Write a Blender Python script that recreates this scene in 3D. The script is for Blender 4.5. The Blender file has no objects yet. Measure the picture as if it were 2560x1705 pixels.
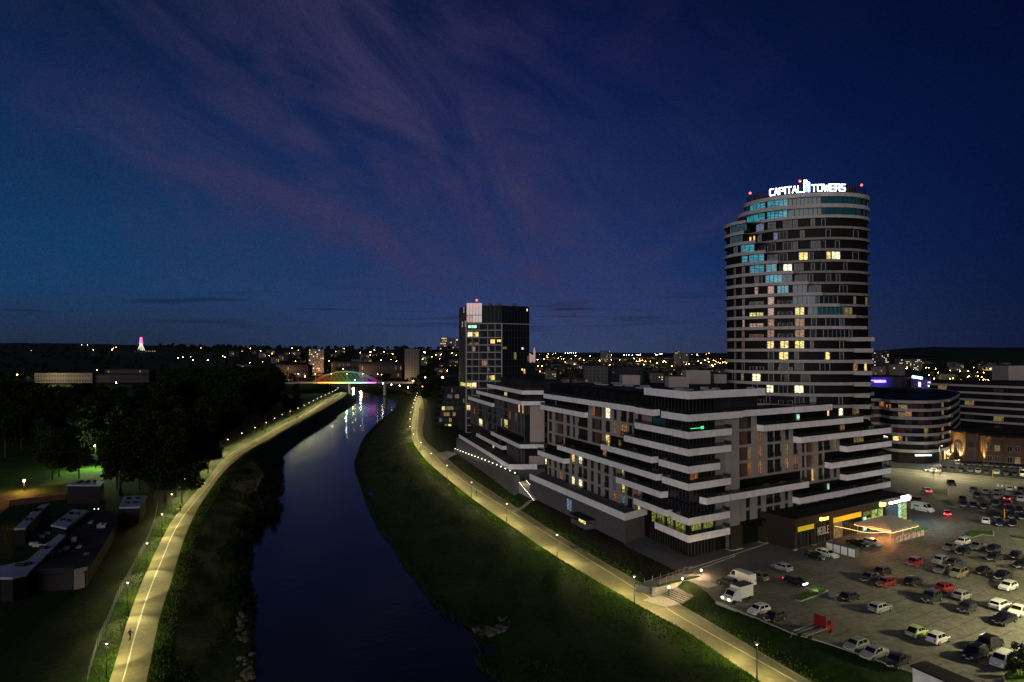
import bpy, math, random
import numpy as np
from mathutils import Vector
random.seed(7)
C = bpy.context.scene.collection
SC = bpy.context.scene
# ---------------------------------------------------------------- camera
F = 1707.0; HOR = 878.0; CH = 42.0
PITCH = math.atan((HOR - 852.5) / F)
cam_d = bpy.data.cameras.new('camera'); cam = bpy.data.objects.new('camera', cam_d); C.objects.link(cam)
cam_d.sensor_width = 36; cam_d.lens = 36 * F / 2560; cam_d.clip_end = 40000; cam_d.clip_start = 0.5
cam.location = (0, 0, CH); cam.rotation_euler = (math.pi / 2 + PITCH, 0, 0)
SC.camera = cam
# ---------------------------------------------------------------- world
def srgb(r, g, b):
    f = lambda c: (c / 255 / 12.92) if c <= 10 else ((c / 255 + .055) / 1.055) ** 2.4
    return (f(r), f(g), f(b), 1)
W = bpy.data.worlds.new('World'); SC.world = W; W.use_nodes = True
nt = W.node_tree; N = nt.nodes; Lk = nt.links
N.clear()
def nn(kind, **kw):
    n = N.new(kind)
    for k, v in kw.items(): setattr(n, k, v)
    return n
def mth(op, a, b=None, clamp=False):
    n = nn('ShaderNodeMath', operation=op, use_clamp=clamp)
    for i, v in enumerate((a, b)):
        if v is None: continue
        if isinstance(v, (int, float)): n.inputs[i].default_value = v
        else: Lk.new(v, n.inputs[i])
    return n.outputs[0]
def rgbmix(f, a, b, mode='MIX'):
    n = nn('ShaderNodeMix', data_type='RGBA', blend_type=mode)
    if isinstance(f, (int, float)): n.inputs[0].default_value = f
    else: Lk.new(f, n.inputs[0])
    for s, v in ((6, a), (7, b)):
        if isinstance(v, tuple): n.inputs[s].default_value = v
        else: Lk.new(v, n.inputs[s])
    return n.outputs[2]
tc = nn('ShaderNodeTexCoord'); sx = nn('ShaderNodeSeparateXYZ'); Lk.new(tc.outputs['Generated'], sx.inputs[0])
X, Y, Z = sx.outputs
ramp = nn('ShaderNodeValToRGB'); Lk.new(Z, ramp.inputs[0])
cr = ramp.color_ramp; cr.elements[0].position = 0; cr.elements[0].color = srgb(52, 63, 96)
cr.elements[1].position = .55; cr.elements[1].color = srgb(8, 14, 46)
for p, c in ((.045, srgb(46, 63, 105)), (.12, srgb(27, 53, 104)), (.22, srgb(16, 39, 88)), (.36, srgb(9, 25, 72))):
    e = cr.elements.new(p); e.color = c
# the sunset side (left) is tealer, the far right darker
left = mth('MULTIPLY', mth('ADD', X, 0.0), -1.7, True)
col = rgbmix(mth('MULTIPLY', left, .5), ramp.outputs[0], srgb(6, 48, 84))
tx, tz = mth('MULTIPLY', mth('ADD', X, .55), 3.2), mth('MULTIPLY', mth('SUBTRACT', Z, .11), 9.0)
tg = mth('POWER', 2.718, mth('MULTIPLY', mth('ADD', mth('MULTIPLY', tx, tx), mth('MULTIPLY', tz, tz)), -1.0))
col = rgbmix(mth('MULTIPLY', tg, .36), col, srgb(14, 68, 104))
right = mth('MULTIPLY', mth('SUBTRACT', X, .12), 1.75, True)
col = rgbmix(mth('MULTIPLY', right, 1.0), col, srgb(3, 11, 46))
up = mth('MULTIPLY', mth('SUBTRACT', Z, .26), 3.0, True)
col = rgbmix(mth('MULTIPLY', mth('MULTIPLY', up, mth('MULTIPLY', mth('ABSOLUTE', mth('ADD', X, -.05)), 2.0, True)), .85), col, srgb(3, 9, 32))
# cloud layer: thin mauve wisps drifting down to the right
rx, rz_ = mth('SUBTRACT', mth('MULTIPLY', X, .83), mth('MULTIPLY', Z, .56)), mth('ADD', mth('MULTIPLY', X, .56), mth('MULTIPLY', Z, .83))
cv = nn('ShaderNodeCombineXYZ'); Lk.new(mth('MULTIPLY', rx, 2.9), cv.inputs[0]); Lk.new(mth('MULTIPLY', rz_, 6.0), cv.inputs[1]); Lk.new(mth('MULTIPLY', Y, 1.0), cv.inputs[2])
n1 = nn('ShaderNodeTexNoise'); n1.inputs['Scale'].default_value = 1.7; n1.inputs['Detail'].default_value = 8; n1.inputs['Roughness'].default_value = .60; n1.inputs['Distortion'].default_value = .9
Lk.new(cv.outputs[0], n1.inputs['Vector'])
cv2 = nn('ShaderNodeCombineXYZ'); Lk.new(X, cv2.inputs[0]); Lk.new(mth('MULTIPLY', Z, 2.2), cv2.inputs[1])
n2 = nn('ShaderNodeTexNoise'); n2.inputs['Scale'].default_value = 5.0; n2.inputs['Detail'].default_value = 3; Lk.new(cv2.outputs[0], n2.inputs['Vector'])
def veil(slope, off, width):
    d = mth('SUBTRACT', mth('ADD', Z, mth('MULTIPLY', X, slope)), off); d = mth('DIVIDE', d, width * math.hypot(1, slope)); return mth('POWER', 2.718, mth('MULTIPLY', mth('MULTIPLY', d, d), -1.0))
def window_(lo, hi, soft):
    return mth('MULTIPLY', mth('MULTIPLY', mth('SUBTRACT', X, lo), 1 / soft, True), mth('MULTIPLY', mth('SUBTRACT', hi, X), 1 / soft, True))
vs = mth('ADD', mth('MULTIPLY', veil(.92, .20, .085), window_(-.6, .35, .15)), mth('ADD', mth('MULTIPLY', veil(.38, .085, .035), window_(-.6, .3, .15)), mth('MULTIPLY', mth('MULTIPLY', veil(-.45, .045, .016), .55), window_(.12, .42, .1))))
wisp = mth('MULTIPLY', mth('SUBTRACT', n1.outputs[0], .37), 3.1, True)
big = mth('MULTIPLY', mth('SUBTRACT', n2.outputs[0], .33), 3.0, True)
g = mth('SUBTRACT', 1.0, mth('MULTIPLY', mth('POWER', mth('ABSOLUTE', mth('ADD', X, .12)), 2.0), 3.2), True)
cl = mth('ADD', mth('MULTIPLY', mth('MULTIPLY', wisp, big), mth('MULTIPLY', g, .42)), mth('MULTIPLY', mth('MULTIPLY', vs, .95), mth('ADD', mth('MULTIPLY', wisp, .85), .15)))
low = mth('MULTIPLY', mth('SUBTRACT', Z, .01), 12.0, True)
bx_, bz_ = mth('MULTIPLY', mth('ADD', X, .22), 3.1), mth('MULTIPLY', mth('SUBTRACT', Z, .30), 4.6)
blob = mth('POWER', 2.718, mth('MULTIPLY', mth('ADD', mth('MULTIPLY', bx_, bx_), mth('MULTIPLY', bz_, bz_)), -1.0))
cl = mth('ADD', mth('MULTIPLY', cl, .70), mth('MULTIPLY', blob, mth('ADD', mth('MULTIPLY', wisp, .46), .12)))
cl = mth('MULTIPLY', mth('MULTIPLY', cl, low), .92, True)
col = rgbmix(cl, col, srgb(54, 53, 90))
hz = mth('MULTIPLY', mth('MULTIPLY', mth('SUBTRACT', .085, Z), 14.0, True), mth('MULTIPLY', mth('SUBTRACT', -.12, X), 3.0, True))
col = rgbmix(mth('MULTIPLY', hz, .8), col, srgb(31, 41, 60))
# dark low streaks near the horizon
n3 = nn('ShaderNodeTexNoise'); m3 = nn('ShaderNodeMapping'); Lk.new(tc.outputs['Generated'], m3.inputs[0]); m3.inputs['Scale'].default_value = (4, 4, 70)
Lk.new(m3.outputs[0], n3.inputs['Vector']); n3.inputs['Scale'].default_value = 1.6; n3.inputs['Detail'].default_value = 4
band = mth('MULTIPLY', mth('SUBTRACT', 1.0, mth('MULTIPLY', mth('ABSOLUTE', mth('SUBTRACT', Z, .055)), 22.0)), 1.0, True)
dk = mth('MULTIPLY', mth('MULTIPLY', mth('SUBTRACT', n3.outputs[0], .56), 7.0, True), band)
col = rgbmix(mth('MULTIPLY', dk, .6), col, srgb(16, 20, 40))
# fine mottling of the thin cloud
n4 = nn('ShaderNodeTexNoise'); Lk.new(tc.outputs['Generated'], n4.inputs['Vector']); n4.inputs['Scale'].default_value = 420; n4.inputs['Detail'].default_value = 1
gr = nn('ShaderNodeMapRange'); Lk.new(n4.outputs[0], gr.inputs[0]); gr.inputs[1].default_value = .3; gr.inputs[2].default_value = .7; gr.inputs[3].default_value = .86; gr.inputs[4].default_value = 1.14
gc = nn('ShaderNodeCombineColor'); [Lk.new(gr.outputs[0], gc.inputs[i]) for i in range(3)]
col = rgbmix(1.0, col, gc.outputs[0], 'MULTIPLY')
bg = nn('ShaderNodeBackground'); Lk.new(col, bg.inputs[0]); bg.inputs[1].default_value = 1.0
wo = nn('ShaderNodeOutputWorld'); Lk.new(bg.outputs[0], wo.inputs[0])
# ---------------------------------------------------------------- last dusk light, low behind the camera
sd = bpy.data.lights.new('dusk_light', 'SUN'); sd.energy = 1.75; sd.angle = math.radians(58); sd.color = (1, .935, .90)
so = bpy.data.objects.new('dusk_light', sd); C.objects.link(so)
so.rotation_euler = Vector((.36, .93, -.045)).to_track_quat('-Z', 'Y').to_euler()
SC.view_settings.view_transform = 'Standard'; SC.view_settings.look = 'None'; SC.view_settings.gamma = 1; SC.view_settings.exposure = 0
SC.render.engine = 'CYCLES'
cy = SC.cycles
cy.use_denoising = True; cy.max_bounces = 4; cy.diffuse_bounces = 2; cy.glossy_bounces = 3; cy.transparent_max_bounces = 8
cy.caustics_reflective = False; cy.caustics_refractive = False; cy.sample_clamp_indirect = 4; cy.use_light_tree = True
# ================================================================ helpers
cp_, sp_ = math.cos(PITCH), math.sin(PITCH)
def ray(px, py):
    a = (px - 1280) / F; b = (852.5 - py) / F
    return (a, cp_ - b * sp_, sp_ + b * cp_)
def P(px, py, z=0.0):
    d = ray(px, py); t = (z - CH) / d[2]
    return Vector((d[0] * t, d[1] * t, z))
def PY(px, py, y):
    d = ray(px, py); t = y / d[1]
    return Vector((d[0] * t, y, CH + d[2] * t))
MATS = {}
def mat(name, base, rough=.7, metal=0., emit=None, es=0., noise=None, bump=None, alpha=1., spec=.5, coat=0., nscale=1.5):
    m = bpy.data.materials.new(name); m.use_nodes = True
    t = m.node_tree; b = t.nodes['Principled BSDF']
    base = tuple(base)[:3] + (1,)
    b.inputs['Base Color'].default_value = base; b.inputs['Roughness'].default_value = rough; b.inputs['Metallic'].default_value = metal
    b.inputs['Alpha'].default_value = alpha; b.inputs['Specular IOR Level'].default_value = (.12 if rough >= .55 and spec == .5 else spec); b.inputs['Coat Weight'].default_value = coat
    if emit: b.inputs['Emission Color'].default_value = tuple(emit)[:3] + (1,); b.inputs['Emission Strength'].default_value = es
    if noise or bump:
        g = t.nodes.new('ShaderNodeNewGeometry'); n = t.nodes.new('ShaderNodeTexNoise')
        n.inputs['Scale'].default_value = nscale; n.inputs['Detail'].default_value = 6; n.inputs['Roughness'].default_value = .65
        t.links.new(g.outputs['Position'], n.inputs['Vector'])
        if noise:
            r = t.nodes.new('ShaderNodeValToRGB'); r.color_ramp.elements[0].position = .33; r.color_ramp.elements[1].position = .67
            lo, hi = noise
            r.color_ramp.elements[0].color = tuple(c * lo for c in base[:3]) + (1,); r.color_ramp.elements[1].color = tuple(min(1, c * hi) for c in base[:3]) + (1,)
            t.links.new(n.outputs[0], r.inputs[0])
            nb_ = t.nodes.new('ShaderNodeTexNoise'); nb_.inputs['Scale'].default_value = nscale * .11; nb_.inputs['Detail'].default_value = 5; nb_.inputs['Distortion'].default_value = .8; t.links.new(g.outputs['Position'], nb_.inputs['Vector'])
            mr_ = t.nodes.new('ShaderNodeMapRange'); t.links.new(nb_.outputs[0], mr_.inputs[0]); mr_.inputs[1].default_value = .36; mr_.inputs[2].default_value = .64; mr_.inputs[3].default_value = (lo + 1) / 2; mr_.inputs[4].default_value = (hi + 1) / 2
            vm = t.nodes.new('ShaderNodeVectorMath'); vm.operation = 'SCALE'; t.links.new(r.outputs[0], vm.inputs[0]); t.links.new(mr_.outputs[0], vm.inputs['Scale']); t.links.new(vm.outputs[0], b.inputs['Base Color'])
        if bump:
            bm = t.nodes.new('ShaderNodeBump'); bm.inputs['Strength'].default_value = bump; bm.inputs['Distance'].default_value = .3
            t.links.new(n.outputs[0], bm.inputs['Height']); t.links.new(bm.outputs[0], b.inputs['Normal'])
    MATS[name] = m; return m
def lit(name, c, s, var=.45, scale=1.3):
    m = bpy.data.materials.new(name); m.use_nodes = True; t = m.node_tree; b = t.nodes['Principled BSDF']
    b.inputs['Base Color'].default_value = (.05, .05, .05, 1); b.inputs['Roughness'].default_value = .2
    g = t.nodes.new('ShaderNodeNewGeometry'); n = t.nodes.new('ShaderNodeTexNoise'); n.inputs['Scale'].default_value = scale; n.inputs['Detail'].default_value = 2
    t.links.new(g.outputs['Position'], n.inputs['Vector'])
    r = t.nodes.new('ShaderNodeMapRange'); r.inputs[1].default_value = .35; r.inputs[2].default_value = .65; r.inputs[3].default_value = s * (1 - var); r.inputs[4].default_value = s * (1 + var)
    w_ = t.nodes.new('ShaderNodeTexWave'); w_.wave_type = 'BANDS'; w_.bands_direction = 'DIAGONAL'; w_.inputs['Scale'].default_value = .75; w_.inputs['Distortion'].default_value = 3.0; t.links.new(g.outputs['Position'], w_.inputs['Vector'])
    wr_ = t.nodes.new('ShaderNodeMapRange'); t.links.new(w_.outputs['Fac'], wr_.inputs[0]); wr_.inputs[3].default_value = .55; wr_.inputs[4].default_value = 1.3
    mm_ = t.nodes.new('ShaderNodeMath'); mm_.operation = 'MULTIPLY'; t.links.new(r.outputs[0], mm_.inputs[0]); t.links.new(wr_.outputs[0], mm_.inputs[1])
    t.links.new(n.outputs[0], r.inputs[0]); t.links.new(mm_.outputs[0], b.inputs['Emission Strength']); b.inputs['Emission Color'].default_value = tuple(c)[:3] + (1,)
    MATS[name] = m; return m
class MB:
    def __init__(s): s.v = []; s.f = []; s.m = []
    def quad(s, a, b, c, d, m=None): s.poly([a, b, c, d], m)
    def poly(s, pts, m=None):
        i = len(s.v); s.v += [tuple(p) for p in pts]; s.f.append(tuple(range(i, i + len(pts)))); s.m.append(m)
    def hexa(s, p, m=None):       # p: 4 bottom (ccw) + 4 top
        i = len(s.v); s.v += [tuple(q) for q in p]
        for q in ((3, 2, 1, 0), (4, 5, 6, 7), (0, 1, 5, 4), (1, 2, 6, 5), (2, 3, 7, 6), (3, 0, 4, 7)):
            s.f.append(tuple(i + k for k in q)); s.m.append(m)
    def box(s, x0, x1, y0, y1, z0, z1, m=None):
        s.hexa([(x0, y0, z0), (x1, y0, z0), (x1, y1, z0), (x0, y1, z0), (x0, y0, z1), (x1, y0, z1), (x1, y1, z1), (x0, y1, z1)], m)
    def prism(s, pts, z0, z1, m=None):
        n = len(pts); i = len(s.v)
        s.v += [(p[0], p[1], z0) for p in pts] + [(p[0], p[1], z1) for p in pts]
        ar = sum(pts[k][0] * pts[(k + 1) % n][1] - pts[(k + 1) % n][0] * pts[k][1] for k in range(n))
        o = list(range(n)) if ar > 0 else list(range(n))[::-1]
        s.f.append(tuple(i + k for k in o[::-1])); s.m.append(m); s.f.append(tuple(i + n + k for k in o)); s.m.append(m)
        for k in range(n):
            a, b = o[k], o[(k + 1) % n]; s.f.append((i + a, i + b, i + n + b, i + n + a)); s.m.append(m)
    def strip(s, outer, inner, z0, z1, m=None, closed=False):
        n = len(outer)
        for k in range(n if closed else n - 1):
            a, b = k, (k + 1) % n
            s.hexa([(*outer[a], z0), (*outer[b], z0), (*inner[b], z0), (*inner[a], z0), (*outer[a], z1), (*outer[b], z1), (*inner[b], z1), (*inner[a], z1)], m)
    def tube(s, a, b, r0, r1=None, n=6, m=None, caps=True):
        a = Vector(a); b = Vector(b); r1 = r0 if r1 is None else r1
        d = (b - a).normalized(); u = d.cross(Vector((0, 0, 1)) if abs(d.z) < .95 else Vector((1, 0, 0))).normalized(); w = d.cross(u)
        i = len(s.v)
        for c, r in ((a, r0), (b, r1)):
            for k in range(n):
                t = 2 * math.pi * k / n; s.v.append(tuple(c + u * math.cos(t) * r + w * math.sin(t) * r))
        for k in range(n): s.f.append((i + k, i + (k + 1) % n, i + n + (k + 1) % n, i + n + k)); s.m.append(m)
        if caps: s.f.append(tuple(i + k for k in range(n))[::-1]); s.m.append(m); s.f.append(tuple(i + n + k for k in range(n))); s.m.append(m)
    def ball(s, c, r, n=8, m=None, sz=1.):
        rows = n // 2; i = len(s.v)
        for a in range(rows + 1):
            ph = math.pi * a / rows
            for b in range(n):
                th = 2 * math.pi * b / n; s.v.append((c[0] + r * math.sin(ph) * math.cos(th), c[1] + r * math.sin(ph) * math.sin(th), c[2] + r * sz * math.cos(ph)))
        for a in range(rows):
            for b in range(n):
                s.f.append((i + a * n + b, i + (a + 1) * n + b, i + (a + 1) * n + (b + 1) % n, i + a * n + (b + 1) % n)); s.m.append(m)
    def add(s, o):
        i = len(s.v); s.v += o.v; s.f += [tuple(i + k for k in f) for f in o.f]; s.m += o.m
    def build(s, name, m=None, parent=None, smooth=False, **tags):
        me = bpy.data.meshes.new(name); me.from_pydata(s.v, [], s.f)
        names = []
        idx = []
        for q in s.m:
            q = q or m
            if q not in names: names.append(q)
            idx.append(names.index(q))
        for q in names: me.materials.append(MATS[q])
        me.polygons.foreach_set('material_index', idx)
        if smooth: me.polygons.foreach_set('use_smooth', [True] * len(s.f))
        me.update()
        o = bpy.data.objects.new(name, me); C.objects.link(o)
        if parent:
            o.parent = parent
            if tags.pop('world', True): o.matrix_parent_inverse = parent.matrix_basis.inverted()
        for k, v in tags.items(): o[k] = v
        return o
def thing(name, label, cat, loc=(0, 0, 0), rz=0, group=None):
    o = bpy.data.objects.new(name, None); C.objects.link(o); o.location = loc; o.rotation_euler = (0, 0, rz); o.empty_display_size = .5
    o['label'] = label; o['category'] = cat
    if group: o['group'] = group
    return o
def tag(o, label, cat, group=None):
    o['label'] = label; o['category'] = cat
    if group: o['group'] = group
    return o
def dup(root, loc, rz, label=None, group=None, scale=None):
    r = root.copy(); C.objects.link(r); r.location = loc; r.rotation_euler = (0, 0, rz)
    if scale: r.scale = (scale,) * 3 if isinstance(scale, (int, float)) else scale
    if label: r['label'] = label
    if group: r['group'] = group
    for ch in list(root.children):
        c = ch.copy(); C.objects.link(c); c.parent = r
        for g in ch.children:
            d = g.copy(); C.objects.link(d); d.parent = c
    return r
def winparts(parent, wins, name='window'):
    """wins: list of (size key, MB). The hundred largest are parts, the rest one stuff part."""
    wins = sorted(wins, key=lambda w: -w[0])
    lim = 100 if len(wins) <= 100 else 99
    for k, mb in wins[:lim]: mb.build(name, 'glass', parent)
    if wins[lim:]:
        r = MB()
        for k, mb in wins[lim:]: r.add(mb)
        r.build(name, 'glass', parent, kind='stuff')
class Fac:
    """a facade plane: u along the wall, d outwards, z up"""
    def __init__(s, o, d, sign=1):
        L = math.hypot(*d); s.o = o; s.d = (d[0] / L, d[1] / L); s.n = (s.d[1] * sign, -s.d[0] * sign)
    def xy(s, u, d=0): return (s.o[0] + s.d[0] * u + s.n[0] * d, s.o[1] + s.d[1] * u + s.n[1] * d)
    def pt(s, u, d, z): return (*s.xy(u, d), z)
    def u(s, px, py=1050):
        r = ray(px, py); k = r[0] / r[1]
        return (k * s.o[1] - s.o[0]) / (s.d[0] - k * s.d[1])
    def z(s, px, py):
        u = s.u(px, py); q = s.xy(u); r = ray(px, py); return CH + r[2] * q[1] / r[1]
    def box(s, mb, u0, u1, d0, d1, z0, z1, m=None):
        if u0 > u1: u0, u1 = u1, u0
        p = [s.xy(u0, d1), s.xy(u1, d1), s.xy(u1, d0), s.xy(u0, d0)]
        mb.prism(p, z0, z1, m)
    def window(s, u0, u1, z0, z1, d=-.3, pane='glass', frame='frame', mull=1, tr=False):
        mb = MB()
        if u0 > u1: u0, u1 = u1, u0
        s.box(mb, u0, u1, d - .05, d, z0, z1, pane)
        t = .07
        s.box(mb, u0, u0 + t, d + .003, d + .08, z0, z1, frame); s.box(mb, u1 - t, u1, d + .003, d + .08, z0, z1, frame)
        s.box(mb, u0 + t, u1 - t, d + .003, d + .08, z1 - t, z1, frame); s.box(mb, u0 + t, u1 - t, d + .003, d + .08, z0, z0 + t, frame)
        for k in range(1, mull + 1):
            um = u0 + (u1 - u0) * k / (mull + 1); s.box(mb, um - t / 2, um + t / 2, d + .005, d + .07, z0 + t, z1 - t, frame)
        if tr: zm = z0 + (z1 - z0) * .35; s.box(mb, u0 + t, u0 + (u1 - u0) / (mull + 1) - t / 2, d + .006, d + .072, zm - .03, zm + .03, frame)
        return mb
def offset_path(pts, t):
    out = []
    for i, p in enumerate(pts):
        ns = []
        if i > 0: a = pts[i - 1]; dx, dy = p[0] - a[0], p[1] - a[1]; l = math.hypot(dx, dy); ns.append((-dy / l, dx / l))
        if i < len(pts) - 1: b = pts[i + 1]; dx, dy = b[0] - p[0], b[1] - p[1]; l = math.hypot(dx, dy); ns.append((-dy / l, dx / l))
        if len(ns) == 1: n = ns[0]; k = 1
        else:
            n = (ns[0][0] + ns[1][0], ns[0][1] + ns[1][1]); l = math.hypot(*n); n = (n[0] / l, n[1] / l); k = 1 / max(.3, n[0] * ns[0][0] + n[1] * ns[0][1])
        out.append((p[0] + n[0] * t * k, p[1] + n[1] * t * k))
    return out
# ---------------------------------------------------------------- materials
mat('lamplit_fringe', (.06, .105, .012), .9, noise=(.5, 1.5)); mat('grass', (.009, .025, .0025), .9, noise=(.45, 1.5), bump=.8, nscale=1.1)  # first colour holds the lamps' brightening of the path-edge tufts
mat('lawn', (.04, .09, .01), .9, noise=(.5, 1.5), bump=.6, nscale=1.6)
mat('asphalt', (.13, .125, .115), .85, noise=(.8, 1.15), nscale=2.2)
mat('lot_paving', (.13, .125, .112), .8, noise=(.66, 1.28), nscale=.9)
mat('plaza_paving', (.10, .10, .11), .8, noise=(.8, 1.15), nscale=.6)
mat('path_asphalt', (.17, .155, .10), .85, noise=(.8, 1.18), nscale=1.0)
mat('kerb', (.28, .27, .24), .8, noise=(.8, 1.15)); mat('paint', (.62, .6, .54), .7, noise=(.7, 1.05), nscale=3)
mat('soil', (.018, .014, .010), .95, noise=(.5, 1.5), nscale=.9); mat('stone', (.10, .09, .085), .9, noise=(.6, 1.3), nscale=2)
mat('tower_render', (.36, .32, .31), .8, noise=(.85, 1.08), nscale=.9); mat('tower_dim', (.22, .19, .185), .8, noise=(.8, 1.1), nscale=.9); mat('end_render', (.34, .29, .25), .85, noise=(.92, 1.06)); mat('white_render', (.79, .765, .77), .75, noise=(.84, 1.07), nscale=.8); mat('beige_render', (.275, .245, .225), .85, noise=(.9, 1.1), nscale=1.2)
mat('grey_render', (.085, .083, .09), .85, noise=(.85, 1.12), nscale=1.2)
mat('dark_cladding', (.007, .0055, .0055), .6, noise=(.75, 1.25), nscale=.7); mat('brown_cladding', (.028, .021, .017), .7, noise=(.8, 1.2), nscale=1.5)
mat('wood_cladding', (.10, .06, .04), .7, noise=(.75, 1.2), nscale=2.5)
mat('roof_dark', (.016, .016, .019), .85, noise=(.6, 1.5), nscale=.25); mat('roof_blue', (.2, .22, .30), .6, noise=(.8, 1.2), nscale=.3)
mat('glass', (.012, .014, .018), .1, spec=.28); mat('office_glass', (.010, .012, .016), .4, spec=.06); mat('glass_teal', (.01, .05, .06), .12, emit=srgb(20, 62, 76), es=.16); mat('glass_grey', (.03, .03, .034), .45, spec=.1)
mat('frame', (.035, .033, .035), .5); mat('frame_light', (.27, .255, .25), .6); mat('metal_dark', (.02, .02, .022), .45, metal=.6); mat('metal', (.35, .35, .36), .4, metal=.8)
mat('rail_glass', (.02, .022, .022), .5, alpha=.4, spec=.2); mat('bark', (.03, .022, .016), .9); mat('concrete', (.3, .29, .27), .85, noise=(.8, 1.15))
mat('leaf', (.009, .015, .005), .85, noise=(.5, 1.6), nscale=.6); mat('leaf_light', (.02, .042, .005), .8, noise=(.5, 1.5), nscale=.8)
mat('brick', (.08, .047, .03), .85, noise=(.8, 1.2), nscale=2); mat('red_cladding', (.075, .022, .02), .6, noise=(.8, 1.2))
mat('tile_roof', (.05, .03, .025), .85); mat('house_wall', (.085, .08, .08), .85); mat('house_wall_dark', (.024, .022, .025), .85)
mat('skin', (.35, .2, .14), .6); mat('black_cloth', (.012, .012, .016), .8); mat('dark_cloth', (.03, .03, .05), .8); mat('pale_cloth', (.3, .28, .26), .8); mat('hair', (.02, .014, .01), .8)
mat('canopy', (.3, .28, .23), .8); mat('banner_yellow', (.62, .5, .03), .6, emit=srgb(200, 170, 20), es=.35); mat('poster', (.5, .4, .35), .7, noise=(.3, 1.6), nscale=1.5)
mat('tyre', (.012, .012, .012), .85); mat('rim', (.3, .3, .31), .35, metal=.8); mat('car_glass', (.008, .009, .011), .05, spec=.9)
mat('lamp_off', (.4, .4, .38), .2, coat=1); mat('tail_off', (.25, .01, .01), .3, coat=1); mat('plate', (.6, .6, .58), .5)
mat('letter_dark', (.42, .4, .36), .6)
lit('lit_warm', srgb(255, 214, 120), 1.15); lit('lit_white', srgb(255, 240, 190), 1.5); lit('lit_yellow', srgb(240, 224, 120), .95); lit('lit_orange', srgb(230, 150, 90), .3, .7)
lit('lit_dim', srgb(190, 160, 90), .28, .6); lit('lit_blue', srgb(150, 175, 220), .32, .3); lit('lit_pink', srgb(240, 185, 165), .45, .3); lit('lit_red', srgb(200, 90, 80), .2, .4)
lit('lit_teal', srgb(60, 168, 190), .55, .35, .8); lit('lit_teal_dim', srgb(30, 90, 110), .35, .4, .8); lit('lit_green', srgb(180, 190, 80), .35, .7, 2.5); lit('lit_grey', srgb(130, 130, 145), .17, .5)
lit('lit_shop', srgb(200, 225, 120), .8, .8, 2.2); lit('lit_shop_white', srgb(190, 255, 220), 1.3, .3)
def glow(n, c, s): mat(n, (.8, .8, .8), .5, emit=c, es=s)
glow('g_lamp', srgb(255, 238, 200), 11); glow('g_white', srgb(255, 255, 250), 14); glow('g_orange', srgb(255, 165, 70), 22); glow('g_red', srgb(255, 50, 40), 9); glow('g_sign', srgb(225, 243, 255), 4.5)
glow('g_blue', srgb(40, 90, 255), 5); glow('g_bluewhite', srgb(150, 190, 255), 6); glow('g_yellow', srgb(235, 235, 60), 4); glow('g_headlight', srgb(255, 250, 220), 35); glow('g_green', srgb(60, 255, 150), 3)
glow('g_tail', srgb(255, 25, 35), 10); glow('g_violet', srgb(60, 50, 255), 8); glow('g_string', srgb(255, 215, 130), 3.5); glow('g_warm_wall', srgb(255, 190, 80), 12)
glow('g_far_orange', srgb(255, 170, 80), 60); glow('g_far_white', srgb(255, 240, 205), 60); glow('g_pink', srgb(240, 80, 150), 1.6); glow('g_facade', srgb(235, 230, 200), .9)
def lamp(kind, loc, e, col=(1, .86, .58), r=.12, spot=None, parent=None, aim=None, name='lamp_light'):
    d = bpy.data.lights.new(name, kind); d.energy = e; d.color = col; d.shadow_soft_size = r
    if kind == 'SPOT': d.spot_size = math.radians(spot or 162); d.spot_blend = .6 if spot else 1.0
    o = bpy.data.objects.new(name, d); C.objects.link(o); o.location = loc
    if aim: o.rotation_euler = Vector(aim).to_track_quat('-Z', 'Y').to_euler()
    if parent: o.parent = parent
    return o
# ================================================================ terrain, river, paths
ZP = -1.5; ZW = -6.0
def W3(pts, z): return [tuple(P(x, y, z)[:2]) for x, y in pts]
RL = [(2290, 1960), (1903, 1705), (1760, 1607), (1700, 1569), (1586, 1507), (1389, 1390.6), (1265, 1305.7), (1177, 1243.8), (1079, 1164), (1051, 1133), (1033, 1105), (1028, 1072), (1030.6, 1049), (1037, 1015), (1043, 991)]
RR = [(2500, 1960), (2023, 1700), (1760, 1545), (1700, 1510), (1600, 1455), (1460, 1375), (1340, 1300), (1168, 1187), (1122, 1149), (1090, 1125), (1062, 1100), (1056, 1072), (1061, 1040), (1058, 1005), (1052, 989)]
LLp = [(180, 1960), (274, 1702), (322, 1543.7), (358.8, 1447), (409, 1339), (436, 1293), (480, 1240), (525, 1189), (555.6, 1150), (600, 1118), (664, 1085), (714.6, 1057), (763, 1033), (804, 1009), (842, 991), (852, 980)]
LRp = [(310, 1960), (366.5, 1702), (399, 1543.7), (430, 1447), (459, 1351), (490, 1280), (523, 1229), (558, 1182), (592, 1150), (622, 1127), (664, 1103), (714, 1073), (763, 1047), (812, 1020), (855, 995), (868, 982)]
WLp = [(640, 2400), (631, 1702), (620, 1563), (618, 1486), (610, 1400), (618, 1330), (640, 1250), (668, 1185), (709.6, 1133), (753, 1098), (804, 1067), (849.7, 1036.6), (885, 1013.6), (893, 998), (886, 986), (868, 975), (840, 965), (800, 958)]
WRp = [(1290, 2400), (1233, 1702), (1204, 1660), (1196, 1600), (1206, 1579), (1180, 1567), (1137, 1551), (1098, 1517), (1056, 1459), (1013, 1405), (982, 1355), (955, 1324), (932, 1277), (917, 1243), (901, 1196), (892, 1169), (893, 1150), (900, 1131), (913, 1098), (934, 1072), (957, 1049), (969, 1034), (985, 1020), (986, 1006), (960, 994), (930, 987), (905, 980), (880, 968), (820, 955)]
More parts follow.
